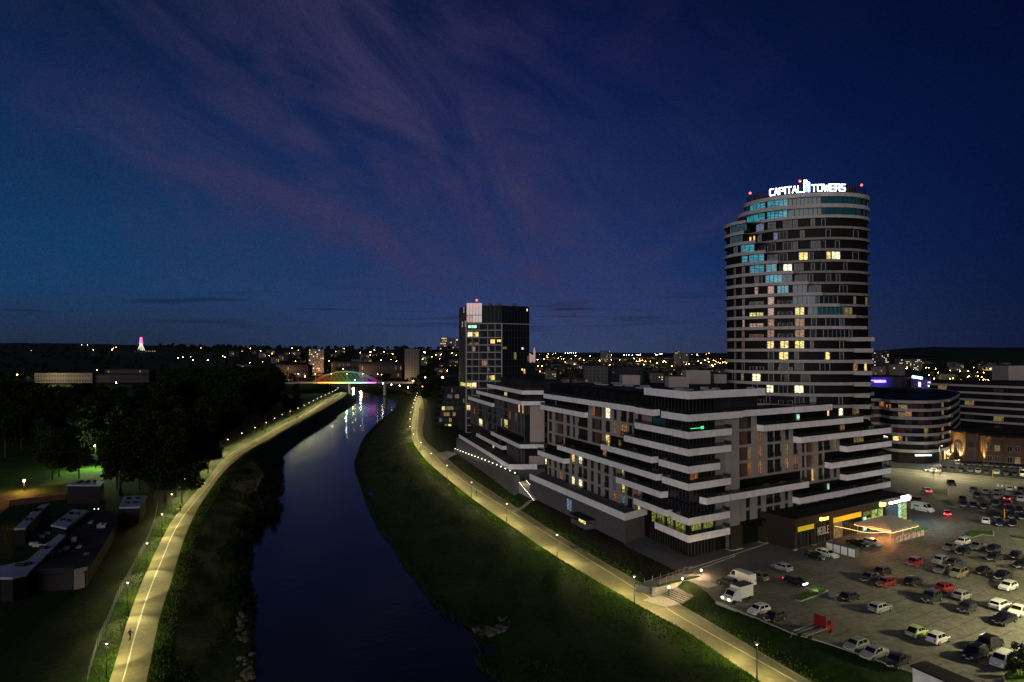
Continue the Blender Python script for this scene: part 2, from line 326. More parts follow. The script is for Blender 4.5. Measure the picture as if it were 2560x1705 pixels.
def dense(pts, step=3.0):
    out = []
    n = len(pts)
    for i in range(n - 1):
        p0 = pts[max(0, i - 1)]; p1 = pts[i]; p2 = pts[i + 1]; p3 = pts[min(n - 1, i + 2)]
        k = max(1, int(math.hypot(p2[0] - p1[0], p2[1] - p1[1]) / step))
        for j in range(k):
            t = j / k
            out.append(tuple(.5 * ((2 * p1[c]) + (-p0[c] + p2[c]) * t + (2 * p0[c] - 5 * p1[c] + 4 * p2[c] - p3[c]) * t * t + (-p0[c] + 3 * p1[c] - 3 * p2[c] + p3[c]) * t ** 3) for c in (0, 1)))
    out.append(pts[-1]); return out
def resamp(pts, n):
    p = np.array(pts); d = np.r_[0, np.cumsum(np.hypot(*np.diff(p, axis=0).T))]; s = np.linspace(0, d[-1], n)
    return [tuple(q) for q in np.c_[np.interp(s, d, p[:, 0]), np.interp(s, d, p[:, 1])]]
rl = dense(W3(RL, ZP)); rr = dense(W3(RR, ZP)); ll = dense(W3(LLp, ZP)); lr = dense(W3(LRp, ZP))
wl = dense(W3(WLp, ZW)); wr = dense(W3(WRp, ZW))
random.seed(11)
def jitter(p, a): return [(x + random.uniform(-a, a), y + random.uniform(-a, a)) for x, y in p]
def ribbon(A, B, n):
    a = resamp(A, n); b = resamp(B, n); return a, b
rA, rB = ribbon(rl, rr, 160); lA, lB = ribbon(ll, lr, 160)
water_poly = wl + wr[::-1]
rpath_poly = rA + rB[::-1]; lpath_poly = lA + lB[::-1]
def inside(poly, X_, Y_):
    r = np.zeros(X_.shape, bool); n = len(poly)
    for i in range(n):
        x1, y1 = poly[i]; x2, y2 = poly[(i + 1) % n]
        if y1 == y2: continue
        c = ((y1 > Y_) != (y2 > Y_)) & (X_ < (x2 - x1) * (Y_ - y1) / (y2 - y1) + x1); r ^= c
    return r
def dist(line, X_, Y_):
    d = np.full(X_.shape, 1e9)
    for i in range(len(line) - 1):
        ax, ay = line[i]; bx, by = line[i + 1]; ex, ey = bx - ax, by - ay; L2 = ex * ex + ey * ey
        if L2 < 1e-9: continue
        t = np.clip(((X_ - ax) * ex + (Y_ - ay) * ey) / L2, 0, 1)
        d = np.minimum(d, np.hypot(X_ - ax - t * ex, Y_ - ay - t * ey))
    return d
xs = np.r_[[-16000, -9000, -5000, -3000, -1800, -1000, -700], np.arange(-500, -300, 20), np.arange(-300, 75, 1.8), np.arange(75, 400, 12), [500, 700, 1000, 1800, 3000, 5000, 9000, 16000]]
ys = np.r_[[-600, -200, 0, 30], np.arange(50, 420, 1.8), np.arange(420, 1090, 5), [1100, 1300, 1600, 2000, 3000, 5000, 9000, 16000]]
GX, GY = np.meshgrid(xs, ys)
near = (GX > -305) & (GX < 80) & (GY > 20) & (GY < 1095)
gx, gy = GX[near], GY[near]
s2 = lambda p, k=2: p[::k] + [p[-1]]
dW = dist(s2(wl), gx, gy); dW = np.minimum(dW, dist(s2(wr), gx, gy)); inW = inside(water_poly, gx, gy)
dR = dist(s2(rA), gx, gy); dR2 = dist(s2(rB), gx, gy); inR = inside(rpath_poly, gx, gy)
dL = dist(s2(lA), gx, gy); dL2 = dist(s2(lB), gx, gy); inL = inside(lpath_poly, gx, gy)
# which side of the right path: right of its right edge
def xat(line, Y_):
    p = np.array(sorted(line, key=lambda q: q[1])); return np.interp(Y_, p[:, 1], p[:, 0])
rightland = (gx > xat(rB, gy)) & (gy < 640)
leftland = (gx < xat(lA, gy)) & (gy < 690)
nz = .35 * np.sin(gx * .21 + 1.3 * np.sin(gy * .05)) * np.sin(gy * .13) + .2 * np.sin(gx * .7) * np.sin(gy * .53 + gx * .3)
dPath = np.minimum(np.where(inR, 0, np.minimum(dR, dR2)), np.where(inL, 0, np.minimum(dL, dL2)))
t = np.clip(dW / np.maximum(1e-3, dW + np.maximum(0, dPath - 1.2)), 0, 1)
t = np.where(dPath > 60, np.clip(dW / 16, 0, 1), t)
h = ZW + (ZP - .06 - ZW) * (t ** 1.5) + nz * np.clip(dPath / 6, 0, 1) * np.clip(dW / 5, 0, 1) * .6
h = np.where(inW, ZW - np.clip(dW * .5, 0, 2), h)
k = np.clip((dR2 - 1.2) / 4.0, 0, 1); k = k * k * (3 - 2 * k)
h = np.where(rightland, ZP - .06 + (-ZP + .02) * k, h)
h = np.where(leftland, ZP - .06 + 0 * h, h)
h = np.where(inR | inL | (np.minimum(np.minimum(dR, dR2), np.minimum(dL, dL2)) < 1.0), ZP - .06, h)
H = np.where(GX > 0, -.04, ZP - .06)
H[near] = h
mb = MB(); ny, nx = GX.shape
me = bpy.data.meshes.new('ground')
vv = np.c_[GX.ravel(), GY.ravel(), H.ravel()]
ii = np.arange(ny * nx).reshape(ny, nx)
ff = np.c_[ii[:-1, :-1].ravel(), ii[:-1, 1:].ravel(), ii[1:, 1:].ravel(), ii[1:, :-1].ravel()]
me.from_pydata(vv.tolist(), [], ff.tolist()); me.materials.append(MATS['grass']); me.polygons.foreach_set('use_smooth', [True] * len(ff)); me.update()
go = bpy.data.objects.new('ground', me); C.objects.link(go); go['kind'] = 'structure'
# river
m = bpy.data.materials.new('water'); m.use_nodes = True; t_ = m.node_tree; b_ = t_.nodes['Principled BSDF']
b_.inputs['Base Color'].default_value = (.007, .006, .006, 1); b_.inputs['Roughness'].default_value = .1; b_.inputs['IOR'].default_value = 1.29
g_ = t_.nodes.new('ShaderNodeNewGeometry'); n_ = t_.nodes.new('ShaderNodeTexNoise'); n_.inputs['Scale'].default_value = .55; n_.inputs['Detail'].default_value = 4
bu = t_.nodes.new('ShaderNodeBump'); bu.inputs['Strength'].default_value = .45; bu.inputs['Distance'].default_value = .1
t_.links.new(g_.outputs['Position'], n_.inputs['Vector']); t_.links.new(n_.outputs[0], bu.inputs['Height']); t_.links.new(bu.outputs[0], b_.inputs['Normal'])
MATS['water'] = m
mb = MB(); mb.quad((-304, 20, ZW), (75, 20, ZW), (75, 1090, ZW), (-304, 1090, ZW)); mb.build('river', 'water', kind='structure')
def sheet(name, pts, z, m, th=.0):
    mb = MB(); mb.poly([(x, y, z) for x, y in pts], m); return mb.build(name, m, kind='structure')
def ribsheet(name, A, B, z, m):
    mb = MB()
    for i in range(len(A) - 1): mb.quad((*A[i], z), (*B[i], z), (*B[i + 1], z), (*A[i + 1], z), m)
    return mb.build(name, m, kind='structure')
def lerp2(A, B, t): return [(a[0] + (b[0] - a[0]) * t, a[1] + (b[1] - a[1]) * t) for a, b in zip(A, B)]
# right path: asphalt, pale kerb strip on its land side, white line
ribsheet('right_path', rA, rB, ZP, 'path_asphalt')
ribsheet('right_path_verge', lerp2(rA, rB, .93), lerp2(rA, rB, .975), ZP + .004, 'kerb')
rc = W3([(2300, 1880), (1992, 1705), (1760, 1575), (1700, 1541), (1585, 1469), (1155, 1199.6), (1084, 1136), (1053.5, 1110.4), (1043, 1095), (1043, 1059.5), (1046, 1030), (1050, 1000)], ZP)
rc = resamp(dense(rc), 200)
ribsheet('right_path_line', offset_path(rc, .1), offset_path(rc, -.1), ZP + .006, 'paint')
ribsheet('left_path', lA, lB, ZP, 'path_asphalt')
lc = resamp(dense(W3([(225, 1960), (307, 1702), (339.5, 1582), (370, 1486), (409, 1389), (436, 1327.6), (470, 1275), (520, 1215), (560, 1165), (620, 1123), (700, 1078), (790, 1027)], ZP)), 160)
ribsheet('left_path_line', offset_path(lc, .09), offset_path(lc, -.09), ZP + .006, 'paint')
# the narrow dirt track low on the left bank
tr = resamp(dense([tuple(P(x, y, -4.2)[:2]) for x, y in [(690, 1140), (670, 1165), (650, 1190), (627, 1254), (608, 1316), (603, 1365), (600, 1420)]]), 40)
tA = offset_path(tr, .5); tB = offset_path(tr, -.5)
def hgt(x, y):
    i = np.searchsorted(ys, y) - 1; j = np.searchsorted(xs, x) - 1
    fx = (x - xs[j]) / (xs[j + 1] - xs[j]); fy = (y - ys[i]) / (ys[i + 1] - ys[i])
    return float(H[i, j] * (1 - fx) * (1 - fy) + H[i, j + 1] * fx * (1 - fy) + H[i + 1, j] * (1 - fx) * fy + H[i + 1, j + 1] * fx * fy)
mb = MB()
for i in range(len(tA) - 1):
    q = [tA[i], tB[i], tB[i + 1], tA[i + 1]]; mb.quad(*[(x, y, hgt(x, y) + .08) for x, y in q])
mb.build('dirt_track', 'stone', kind='structure')
# far upstream path on the right bank beyond the bend
fp = resamp(dense([tuple(P(x, y, ZP)[:2]) for x, y in [(1026, 984), (1012, 977), (985, 972), (955, 967), (931, 965), (900, 963)]]), 40)
mb = MB(); a_ = offset_path(fp, 2.2); b2 = offset_path(fp, -2.2)
for i in range(39):
    mb.quad(*[(x, y, max(hgt(x, y), ZP) + .12) for x, y in (a_[i], b2[i], b2[i + 1], a_[i + 1])])
mb.build('upstream_path', 'path_asphalt', kind='structure')
# parking lot, plaza, road
C0 = (36.2, 139.8); Rd = (.847, .531); Nd = (-.531, .847)
lot_edge = W3([(2800, 1880), (2480, 1760), (2270, 1677), (2066, 1608), (1977, 1582), (1880, 1540), (1790, 1505)], 0)
lot = lot_edge + [(34.0, 119.5), (44, 130), (66, 142), (102, 165), (108, 180), (101, 205), (97, 244), (104.8, 238.4), (240.8, 136.4), (280, 60)]
sheet('parking_lot', lot, 0.0, 'lot_paving')
plaza = W3([(1563, 1366), (1640, 1404), (1712, 1440)], 0) + [(34.0, 119.5), (44, 130), (66, 142), (102, 165), (108, 180), (100, 200), (50, 190), (24, 160)]
sheet('plaza', plaza, -.006, 'plaza_paving')
def road_pt(s, o): return (118 + .80 * s + .60 * o, 256 - .60 * s + .80 * o)    # s along the street, o to its far side
sheet('road', [road_pt(-60, -22), road_pt(170, -22), road_pt(170, 5), road_pt(-60, 5)], .006, 'asphalt')
sheet('far_car_park', [road_pt(8, 7), road_pt(170, 7), road_pt(170, 40), road_pt(30, 40)], .006, 'plaza_paving')
mb = MB()
for o, a, b, dsh in ((4.4, -60, 170, 0), (.6, -60, 60, 1), (-3.0, -60, 60, 0), (-6.4, 20, 170, 1), (-3.0, 62, 170, 1), (-10, -20, 170, 0), (-14, 40, 170, 1), (.6, 60, 170, 0)):
    s = a
    while s < b:
        e = min(b, s + (4 if dsh else 12)); mb.poly([(*road_pt(s, o), .012), (*road_pt(e, o), .012), (*road_pt(e, o + .2), .012), (*road_pt(s, o + .2), .012)]); s = e + (5 if dsh else 0)
for k in range(7):
    mb.poly([(*road_pt(52 + k * 1.1, -15), .012), (*road_pt(52.5 + k * 1.1, -15), .012), (*road_pt(52.5 + k * 1.1, -11), .012), (*road_pt(52 + k * 1.1, -11), .012)])
mb.build('road_marking', 'paint', kind='structure')
# bay lines in the lot (thin dark joints of the paving) along the facade direction
mb = MB(); O_ = np.array(P(2349, 1621.6, 0)[:2])
for k in range(-9, 14):
    for s0, s1 in ((-9.5, -4.6), (6, 11), (11.3, 16.3), (27, 32), (33, 38)):
        a = O_ + np.array(Nd) * k * 2.6 + np.array(Rd) * s0; b = O_ + np.array(Nd) * k * 2.6 + np.array(Rd) * s1; w = np.array(Nd) * .05
        if a[1] > 150 or a[0] < 44: continue
        mb.poly([(*(a - w), .005), (*(b - w), .005), (*(b + w), .005), (*(a + w), .005)])
mb.build('bay_line', 'roof_dark', kind='structure')
mb = MB()
for e in ([(1722, 1423), (1830, 1388), (1920, 1358), (2000, 1330)], [(1700, 1436), (1760, 1418), (1838, 1390)]):
    pts = W3(e, 0); A = offset_path(pts, .1); B = offset_path(pts, -.1); mb.strip(A, B, 0, .12)
A = offset_path(lot_edge, .12); B = offset_path(lot_edge, -.12); mb.strip(A, B, -.3, .1)
mb.build('lot_kerb', 'kerb', kind='structure')
def island(label, px, m='lawn'):
    pts = W3(px, 0); c = (sum(p[0] for p in pts) / len(pts), sum(p[1] for p in pts) / len(pts))
    q = [(c[0] + (p[0] - c[0]) * .9, c[1] + (p[1] - c[1]) * .9) for p in pts]
    r = thing('grass_island', label, 'traffic island', (*c, 0))
    k = MB(); k.prism(pts, 0, .12); k.build('kerb', 'kerb', r)
    k = MB(); k.prism(q, .125, .2); k.build('turf', m, r)
def d7(pts): return [(2160 + x / 5.8875, 1150 + y / 5.8875) for x, y in pts]
def d6(pts): return [(1760 + x / 2.94375, 1300 + y / 2.94375) for x, y in pts]
island('grass island beside the lane lit by the dark car with headlights on', d6([(690, 560), (770, 520), (850, 500), (915, 520), (850, 555), (712, 602), (670, 590)]))
island('rectangular grass island just below the main road', d7([(990, 430), (1245, 430), (1245, 525), (1010, 490)]))
island('curved grass island lit green between the lane and dark parked cars', d7([(1125, 590), (1250, 590), (1365, 705), (1235, 680)]))
island('bright green grass patch right of the lit cafe tent', d7([(650, 1010), (740, 980), (980, 1010), (900, 1060), (760, 1085)]))
island('grass island in the middle of the lot with a pale path corner', d7([(1540, 1040), (1915, 1050), (1920, 1120), (1740, 1100), (1600, 1150), (1470, 1120)]))
island('narrow dark grass island at the right edge of the lot', d7([(2120, 1110), (2500, 1150), (2500, 1210), (2180, 1150)]))
island('corner bed with shrubs at the lower right of the lot', [(2505, 1690), (2560, 1640), (2640, 1640), (2640, 1760), (2520, 1730)])
mb = MB(); mb.prism([road_pt(-50, 6.0), road_pt(6, 6.0), road_pt(12, 14), road_pt(-50, 14)], 0, .15); mb.build('street_verge', 'lawn', kind='structure')
# bare soil strip between the right path and the terrace walls
soil = W3([(1100, 1128), (1300, 1240), (1500, 1375), (1650, 1462)], -.3) + W3([(1700, 1428), (1563, 1366), (1359, 1262), (1140, 1140)], .0)
mb = MB()
sA = resamp(W3([(1105, 1128), (1300, 1243), (1500, 1377), (1652, 1466)], -.4), 24); sB = resamp(W3([(1143, 1136), (1359, 1258), (1563, 1364), (1700, 1432)], 0), 24)
for j in range(5):
    a = lerp2(sA, sB, j / 5 + .12 * (j == 0)); b = lerp2(sA, sB, (j + 1) / 5)
    for i in range(23): mb.quad(*[(x, y, hgt(x, y) + .05) for x, y in (a[i], b[i], b[i + 1], a[i + 1])])
mb.build('soil_bank', 'soil', kind='structure')
# stones on the shore
def boulders(name, label, px, z, n, r):
    mb = MB(); random.seed(len(label))
    for k in range(n):
        t = random.random() * (len(px) - 1); i = int(t); f = t - i
        q = P(px[i][0] * (1 - f) + px[i + 1][0] * f, px[i][1] * (1 - f) + px[i + 1][1] * f, z)
        c = (q[0] + random.uniform(-1, 1), q[1] + random.uniform(-1, 1), z - .05); rr_ = random.uniform(.3, 1) * r
        i0 = len(mb.v); mb.ball(c, rr_, 6, sz=.5)
        for q_ in range(i0, len(mb.v)):
            v = mb.v[q_]; mb.v[q_] = (v[0] + random.uniform(-.2, .2) * rr_, v[1] + random.uniform(-.2, .2) * rr_, v[2])
    o = mb.build(name, 'stone', kind='stuff'); tag(o, label, 'rocks')
boulders('shore_rocks', 'pale rocks on the right shore at a notch in the grass', [(1198, 1572), (1215, 1582), (1245, 1572), (1285, 1560), (1260, 1545)], ZW + .3, 60, .9)
boulders('shore_rocks', 'pale rocks along the lower left waterline', [(600, 1500), (606, 1560), (612, 1640), (622, 1705)], ZW + .4, 50, .7)
# ================================================================ main apartment block
ZL = [5.1 + 3.45 * k for k in range(8)] + [33.9]
FL = Fac(C0, (-.3895, 1), -1); FR = Fac(C0, (2720 / 1707, 1), 1)
def c4(x, y=0): return (1300 + x / 3.137, 900 + y / 3.137)
def c2(x, y=0): return (1700 + x / 2.8517, 850 + y / 2.8517)
uL = lambda x: FL.u(c4(x)[0]); uR = lambda x: FR.u(c2(x)[0])
blk = thing('apartment_block', 'stepped apartment block with staggered white balconies and a dark glazed corner', 'building', (*C0, 0))
def parapet(parent, path, z0, z1, side, m='white_render', th=.22, slab=True, rail=.75, name='balcony'):
    """a balcony: slab, thin parapet wall along its edge, a glass rail on top"""
    mb = MB(); inn = offset_path(path, side * th); mb.strip(path, inn, z0, z1, m)
    if slab:
        q = offset_path(path, side * th * .5); mb.prism(q, z0 + .02, z0 + .3, 'grey_render')
    o = mb.build(name, m, parent)
    if rail:
        r = MB(); a = offset_path(path, side * .08); b = offset_path(path, side * .12); r.strip(a, b, z1, z1 + rail, 'rail_glass'); r.strip(offset_path(path, side * .06), offset_path(path, side * .14), z1 + rail, z1 + rail + .05, 'metal_dark')
        for i in range(len(path) - 1):
            L = math.hypot(path[i + 1][0] - path[i][0], path[i + 1][1] - path[i][1]); n = max(1, int(L / 2.2))
            for j in range(n + 1):
                t = j / n; x = path[i][0] + (path[i + 1][0] - path[i][0]) * t; y = path[i][1] + (path[i + 1][1] - path[i][1]) * t
                r.box(x - .03, x + .03, y - .03, y + .03, z1, z1 + rail)
        r.build('railing', 'metal_dark', o)
    return o
def bal(parent, Fa, u0, u1, k, D=1.8, side=None, zz=None, h=1.35, rail=.75):
    if u0 > u1: u0, u1 = u1, u0
    z1 = ZL[k] if zz is None else zz
    if D < .6: D = .6
    path = [Fa.xy(u0, .02), Fa.xy(u0, D), Fa.xy(u1, D), Fa.xy(u1, .02)]
    a = path[0]; b = path[1]; c = path[2]
    cr_ = (b[0] - a[0]) * (c[1] - b[1]) - (b[1] - a[1]) * (c[0] - b[0])
    return parapet(parent, path, z1 - h, z1, 1 if cr_ > 0 else -1, rail=rail)
def wrap(parent, ul, ur, k, D=1.9, zz=None, h=1.4, rail=.75):
    z1 = ZL[k] if zz is None else zz
    a, b = FL.xy(0, D), FL.xy(10, D); c, d = FR.xy(0, D), FR.xy(10, D)
    # corner of the two offset lines
    x1, y1 = a; dx1, dy1 = FL.d; x2, y2 = c; dx2, dy2 = FR.d
    t = ((x2 - x1) * dy2 - (y2 - y1) * dx2) / (dx1 * dy2 - dy1 * dx2)
    cor = (x1 + dx1 * t, y1 + dy1 * t)
    path = [FL.xy(ul, .02), FL.xy(ul, D), cor, FR.xy(ur, D), FR.xy(ur, .02)]
    return parapet(parent, path, z1 - h, z1, 1, rail=rail)
# core volumes (dark glazing behind the wall skin)
u_end = uL(200); uRs = [FR.u(2071.8), FR.u(2175), FR.u(2208)]
def core(mb, Fa, u0, u1, z0, z1, dep, m): Fa.box(mb, u0, u1, -dep, -.36, z0, z1, m)
mb = MB()
zR = 28.0
inner = []
def poly_off(Fa, u, d): return Fa.xy(u, d)
a, c = FL.xy(0, -.36), FR.xy(0, -.36)
def meet(d1, d2):
    x1, y1 = FL.xy(0, d1); dx1, dy1 = FL.d; x2, y2 = FR.xy(0, d2); dx2, dy2 = FR.d
    t = ((x2 - x1) * dy2 - (y2 - y1) * dx2) / (dx1 * dy2 - dy1 * dx2); return (x1 + dx1 * t, y1 + dy1 * t)
corner = meet(-.36, -.36)
hull = [FL.xy(u_end, -.36), corner, FR.xy(uRs[0], -.36), FR.xy(uRs[0], -16), meet(-17, -16), FL.xy(u_end, -17)]
mb.prism(hull, 0, zR, 'dark_cladding')
FR.box(mb, uRs[0], uRs[1], -16, -.36, 0, 24.5, 'dark_cladding'); FR.box(mb, uRs[1], uRs[2], -16, -.36, 0, 21.0, 'dark_cladding')
mb.build('core', 'dark_cladding', blk)
mb = MB()
mb.prism([FL.xy(u_end, -.4), meet(-.4, -.4), FR.xy(uRs[0] - .1, -.4), FR.xy(uRs[0] - .1, -15.9), meet(-16.9, -15.9), FL.xy(u_end + .1, -16.9)], zR, zR + .12)
FR.box(mb, uRs[0] + .1, uRs[1], -15.9, -.4, 24.5, 24.62); FR.box(mb, uRs[1] + .1, uRs[2], -15.9, -.4, 21.0, 21.12); mb.build('roof', 'roof_dark', blk)
# dark glass storeys at the corner, with mullions
ug = uL(1032); ugr = uR(250)
mb = MB()
for k in range(0, 8):
    z0 = ZL[k] - 1.1; z1 = z0 + 3.0
    if k == 7: z0, z1 = 28.1, 32.6
    FL.box(mb, .1, ug, -.34, -.2, z0, z1, 'glass'); FR.box(mb, .1, ugr, -.34, -.2, z0, z1, 'glass')
    n = 11
    for j in range(n + 1):
        u = .1 + (ug - .2) * j / n; FL.box(mb, u, u + .1, -.19, -.08, z0, z1, 'frame')
    for j in range(8):
        u = .1 + (ugr - .2) * j / 7; FR.box(mb, u, u + .1, -.19, -.08, z0, z1, 'frame')
mb.build('corner_glazing', 'glass', blk)
mb = MB()
FL.box(mb, .2, ug + 2, -.34, -.1, 0, 3.7, 'dark_cladding'); FR.box(mb, .2, uR(250), -.34, -.1, 0, 3.7, 'dark_cladding')
for j in range(16):
    u = .5 + j * (ug / 15); FL.box(mb, u, u + .12, -.1, .02, 0, 3.65, 'frame')
for j in range(8): u = .5 + j * (ugr / 8); FR.box(mb, u, u + .12, -.1, .02, 0, 3.65, 'frame')
mb.build('ground_floor_panels', 'dark_cladding', blk)
# wall skins with openings
def skin(parent, Fa, rows, uf, wallm='beige_render', lits=None, extra_clad=None):
    wall = MB(); wins = []
    for zo0, zo1, zs0, zs1, a, b, wx in rows:
        ua, ub = uf(a), uf(b); s = 1 if ub > ua else -1
        op = sorted([(min(uf(x0), uf(x1)), max(uf(x0), uf(x1)), x0, x1, st) for x0, x1, st in wx if x1 > a and x0 < b])
        lo, hi = min(ua, ub), max(ua, ub)
        Fa.box(wall, lo, hi, -.35, 0, zs0, zo0); Fa.box(wall, lo, hi, -.35, 0, zo1, zs1)
        cur = lo
        for o0, o1, x0, x1, st in op:
            o0 = max(o0, lo + .02); o1 = min(o1, hi - .02)
            if o1 <= o0: continue
            if o0 > cur: Fa.box(wall, cur, o0, -.35, 0, zo0, zo1)
            cur = o1
            zc = (zo0 + zo1) / 2; xc = (x0 + x1) / 2
            pane = 'glass'
            if lits:
                for lx, lz, lm in lits:
                    if abs(lx - xc) < max(9, (x1 - x0) / 2) and abs(lz - zc) < 1.75: pane = lm
            w = o1 - o0; mul = 1 if w < 2.3 else 2 if w < 4 else 3
            if st == 'c' and w > 2.6:      # cladding panel with a slim window at one side
                cm = MB(); sgn = o0 + .62 * w
                Fa.box(cm, o0 + w * .22, o0 + w * .72, -.3, -.12, zo0, zo1, 'wood_cladding'); inner.append(cm)
                wins.append((w, Fa.window(o0, o0 + w * .22 - .02, zo0, zo1, -.28, 'glass', 'frame', 0)))
                wins.append((w, Fa.window(o0 + w * .72 + .02, o1, zo0, zo1, -.28, pane, 'frame', 1, True)))
            else:
                wins.append((w * 2, Fa.window(o0, o1, zo0, zo1, -.28, pane, 'frame', mul, True)))
                if st == 'b':
                    r = MB(); Fa.box(r, o0, o1, .02, .07, zo0 - .05, zo0 + 1.0, 'rail_glass'); Fa.box(r, o0, o1, .01, .08, zo0 + 1.0, zo0 + 1.06, 'metal_dark'); inner.append(r)
        if cur < hi: Fa.box(wall, cur, hi, -.35, 0, zo0, zo1)
    return wall, wins
Lcol_up = [(222, 250, ''), (272, 340, 'c'), (360, 390, ''), (410, 431, ''), (456, 530, 'b'), (560, 640, 'c'), (666, 706, ''), (730, 758, ''), (790, 836, 'b'), (850, 890, 'b'), (921, 955, '')]
Lcol_lo = [(222, 245, ''), (265, 287, ''), (307, 332, ''), (352, 382, 'b'), (402, 426, ''), (455, 486, 'b'), (492, 526, 'b'), (550, 577, ''), (605, 631, ''), (660, 696, 'b'), (724, 750, ''), (794, 820, 'b'), (838, 880, 'b'), (916, 941, '')]
rows = []
def row(k, a, b, cols, g=0): return (ZL[k] - .65 if k else 4.6, ZL[k] + 2.2, ZL[k] - 1.2 if k else 3.7, ZL[k] + 2.23, a, b, cols)
rowsL = [row(6, 538, 1030, Lcol_up), row(5, 216, 880, Lcol_up), row(4, 216, 700, Lcol_up), row(3, 216, 345, Lcol_up), row(2, 392, 812, Lcol_lo), row(1, 216, 945, Lcol_lo), row(0, 216, 965, Lcol_lo)]
def zL_(x, y): p = c4(x, y); return FL.z(*p)
litL = [(695, zL_(695, 415), 'lit_white'), (628, zL_(628, 405), 'lit_orange'), (742, zL_(742, 530), 'lit_dim'), (815, zL_(815, 530), 'lit_orange'), (690, zL_(690, 615), 'lit_warm'), (417, zL_(417, 775), 'lit_warm'), (475, zL_(475, 780), 'lit_white'),
        (322, zL_(322, 925), 'lit_orange'), (411, zL_(411, 965), 'lit_white'), (472, zL_(470, 985), 'lit_white'), (807, zL_(805, 880), 'lit_yellow'), (807, zL_(805, 990), 'lit_yellow'), (735, zL_(735, 965), 'lit_grey'),
        (735, zL_(735, 1095), 'lit_orange'), (807, zL_(800, 1105), 'lit_blue'), (928, zL_(928, 1040), 'lit_orange'), (928, zL_(928, 1155), 'lit_yellow'), (305, zL_(305, 530), 'lit_grey'), (610, zL_(610, 740), 'lit_dim')]
wall, wins = skin(blk, FL, rowsL, uL, 'beige_render', litL)
wall.build('wall', 'beige_render', blk)
Rcol = [(410, 512, 'c'), (556, 586, ''), (622, 668, 'b'), (674, 720, 'b'), (750, 780, ''), (808, 836, 'b'), (868, 890, ''), (900, 955, 'c'), (985, 1016, 'b'), (1024, 1070, 'b'), (1093, 1118, '')]
Rcol_lo = [(395, 416, ''), (468, 500, ''), (549, 580, ''), (611, 662, 'b'), (668, 715, 'b'), (745, 772, ''), (802, 835, ''), (868, 890, ''), (930, 955, ''), (985, 1016, 'b'), (1024, 1070, 'b'), (1093, 1118, '')]
rowsR = [row(6, 255, 548, [(410, 512, 'c')]), row(5, 255, 808, Rcol), row(4, 255, 1136, Rcol), row(3, 255, 1028, Rcol), row(2, 865, 1136, Rcol), row(1, 255, 798, Rcol_lo), row(0, 255, 1180, Rcol_lo)]
def zR_(x, y): p = c2(x, y); return FR.z(*p)
litR = [(571, zR_(571, 700), 'lit_dim'), (571, zR_(571, 830), 'lit_orange'), (500, zR_(490, 840), 'lit_dim'), (460, zR_(460, 960), 'lit_orange'), (571, zR_(565, 940), 'lit_orange'), (765, zR_(765, 910), 'lit_orange'), (822, zR_(812, 880), 'lit_orange'),
        (927, zR_(935, 880), 'lit_orange'), (927, zR_(935, 985), 'lit_warm'), (927, zR_(935, 770), 'lit_dim'), (765, zR_(765, 810), 'lit_dim'), (1105, zR_(1100, 750), 'lit_dim'), (942, zR_(935, 1185), 'lit_orange')]
wall, w2 = skin(blk, FR, rowsR, uR, 'beige_render', litR); wins += w2
FR.box(wall, uR(320), uR(398), 0, .9, 0.5, 27.9)       # the wide pier
wall.build('wall', 'beige_render', blk)
# balconies lit orange from inside
FRo = MB()
for (x0, x1, k, m_) in ((70, 140, 4, 'lit_orange'), (70, 250, 3, 'wood_cladding')):
    pass
def many(parent, L, name):
    L = [(1, q) for q in L]
    winparts(parent, L, name)
many(blk, inner, 'cladding_panel')
# special lit glazing panels at the corner
def panel(Fa, u0, u1, z0, z1, m, d=-.06): return Fa.window(u0, u1, z0, z1, d, m, 'frame', max(1, int(abs(u1 - u0) / 1.3)))
wins += [(9, panel(FL, uL(x0), uL(x1), ZL[0] - 1.05 if k == 0 else ZL[k], ZL[0] + 2 if k == 0 else ZL[k] + 1.6, m)) for x0, x1, k, m in ((1030, 1062, 0, 'lit_green'), (1072, 1130, 0, 'lit_green'), (1150, 1200, 0, 'lit_green'), (1215, 1290, 0, 'lit_green'), (1040, 1140, 6, 'glass_teal'), (648, 676, 3, 'lit_orange'), (275, 283, 6, 'lit_grey'), (772, 788, 4, 'lit_dim'))]
wins += [(9, panel(FR, uR(x0), uR(x1), ZL[k] + .1, ZL[k] + 1.6, m)) for x0, x1, k, m in ((80, 150, 0, 'lit_green'), (165, 235, 0, 'lit_green'), (70, 130, 3, 'lit_orange'), (1235, 1250, 6, 'lit_dim'), (1145, 1175, 5, 'lit_orange'), (834, 854, 6, 'lit_shop_white'), (1050, 1062, 1, 'lit_shop_white'), (1240, 1310, 4, 'lit_dim'))]
winparts(blk, wins)
mb = MB(); FR.box(mb, uR(62), uR(245), 1.6, 1.7, ZL[3] - 0.1, ZL[3] + .85, 'wood_cladding'); FR.box(mb, uR(62), uR(238), 1.6, 1.7, ZL[4] - .1, ZL[4] + .7, 'wood_cladding'); mb.build('balcony_screen', 'wood_cladding', blk)
mb = MB(); FR.box(mb, uR(75), uR(148), -.05, .05, ZL[6] + .28, ZL[6] + .4, 'g_green'); FR.box(mb, uR(150), uR(168), -.05, .05, ZL[6] + .1, ZL[6] + .6, 'g_green'); mb.build('party_light', 'g_green', blk)
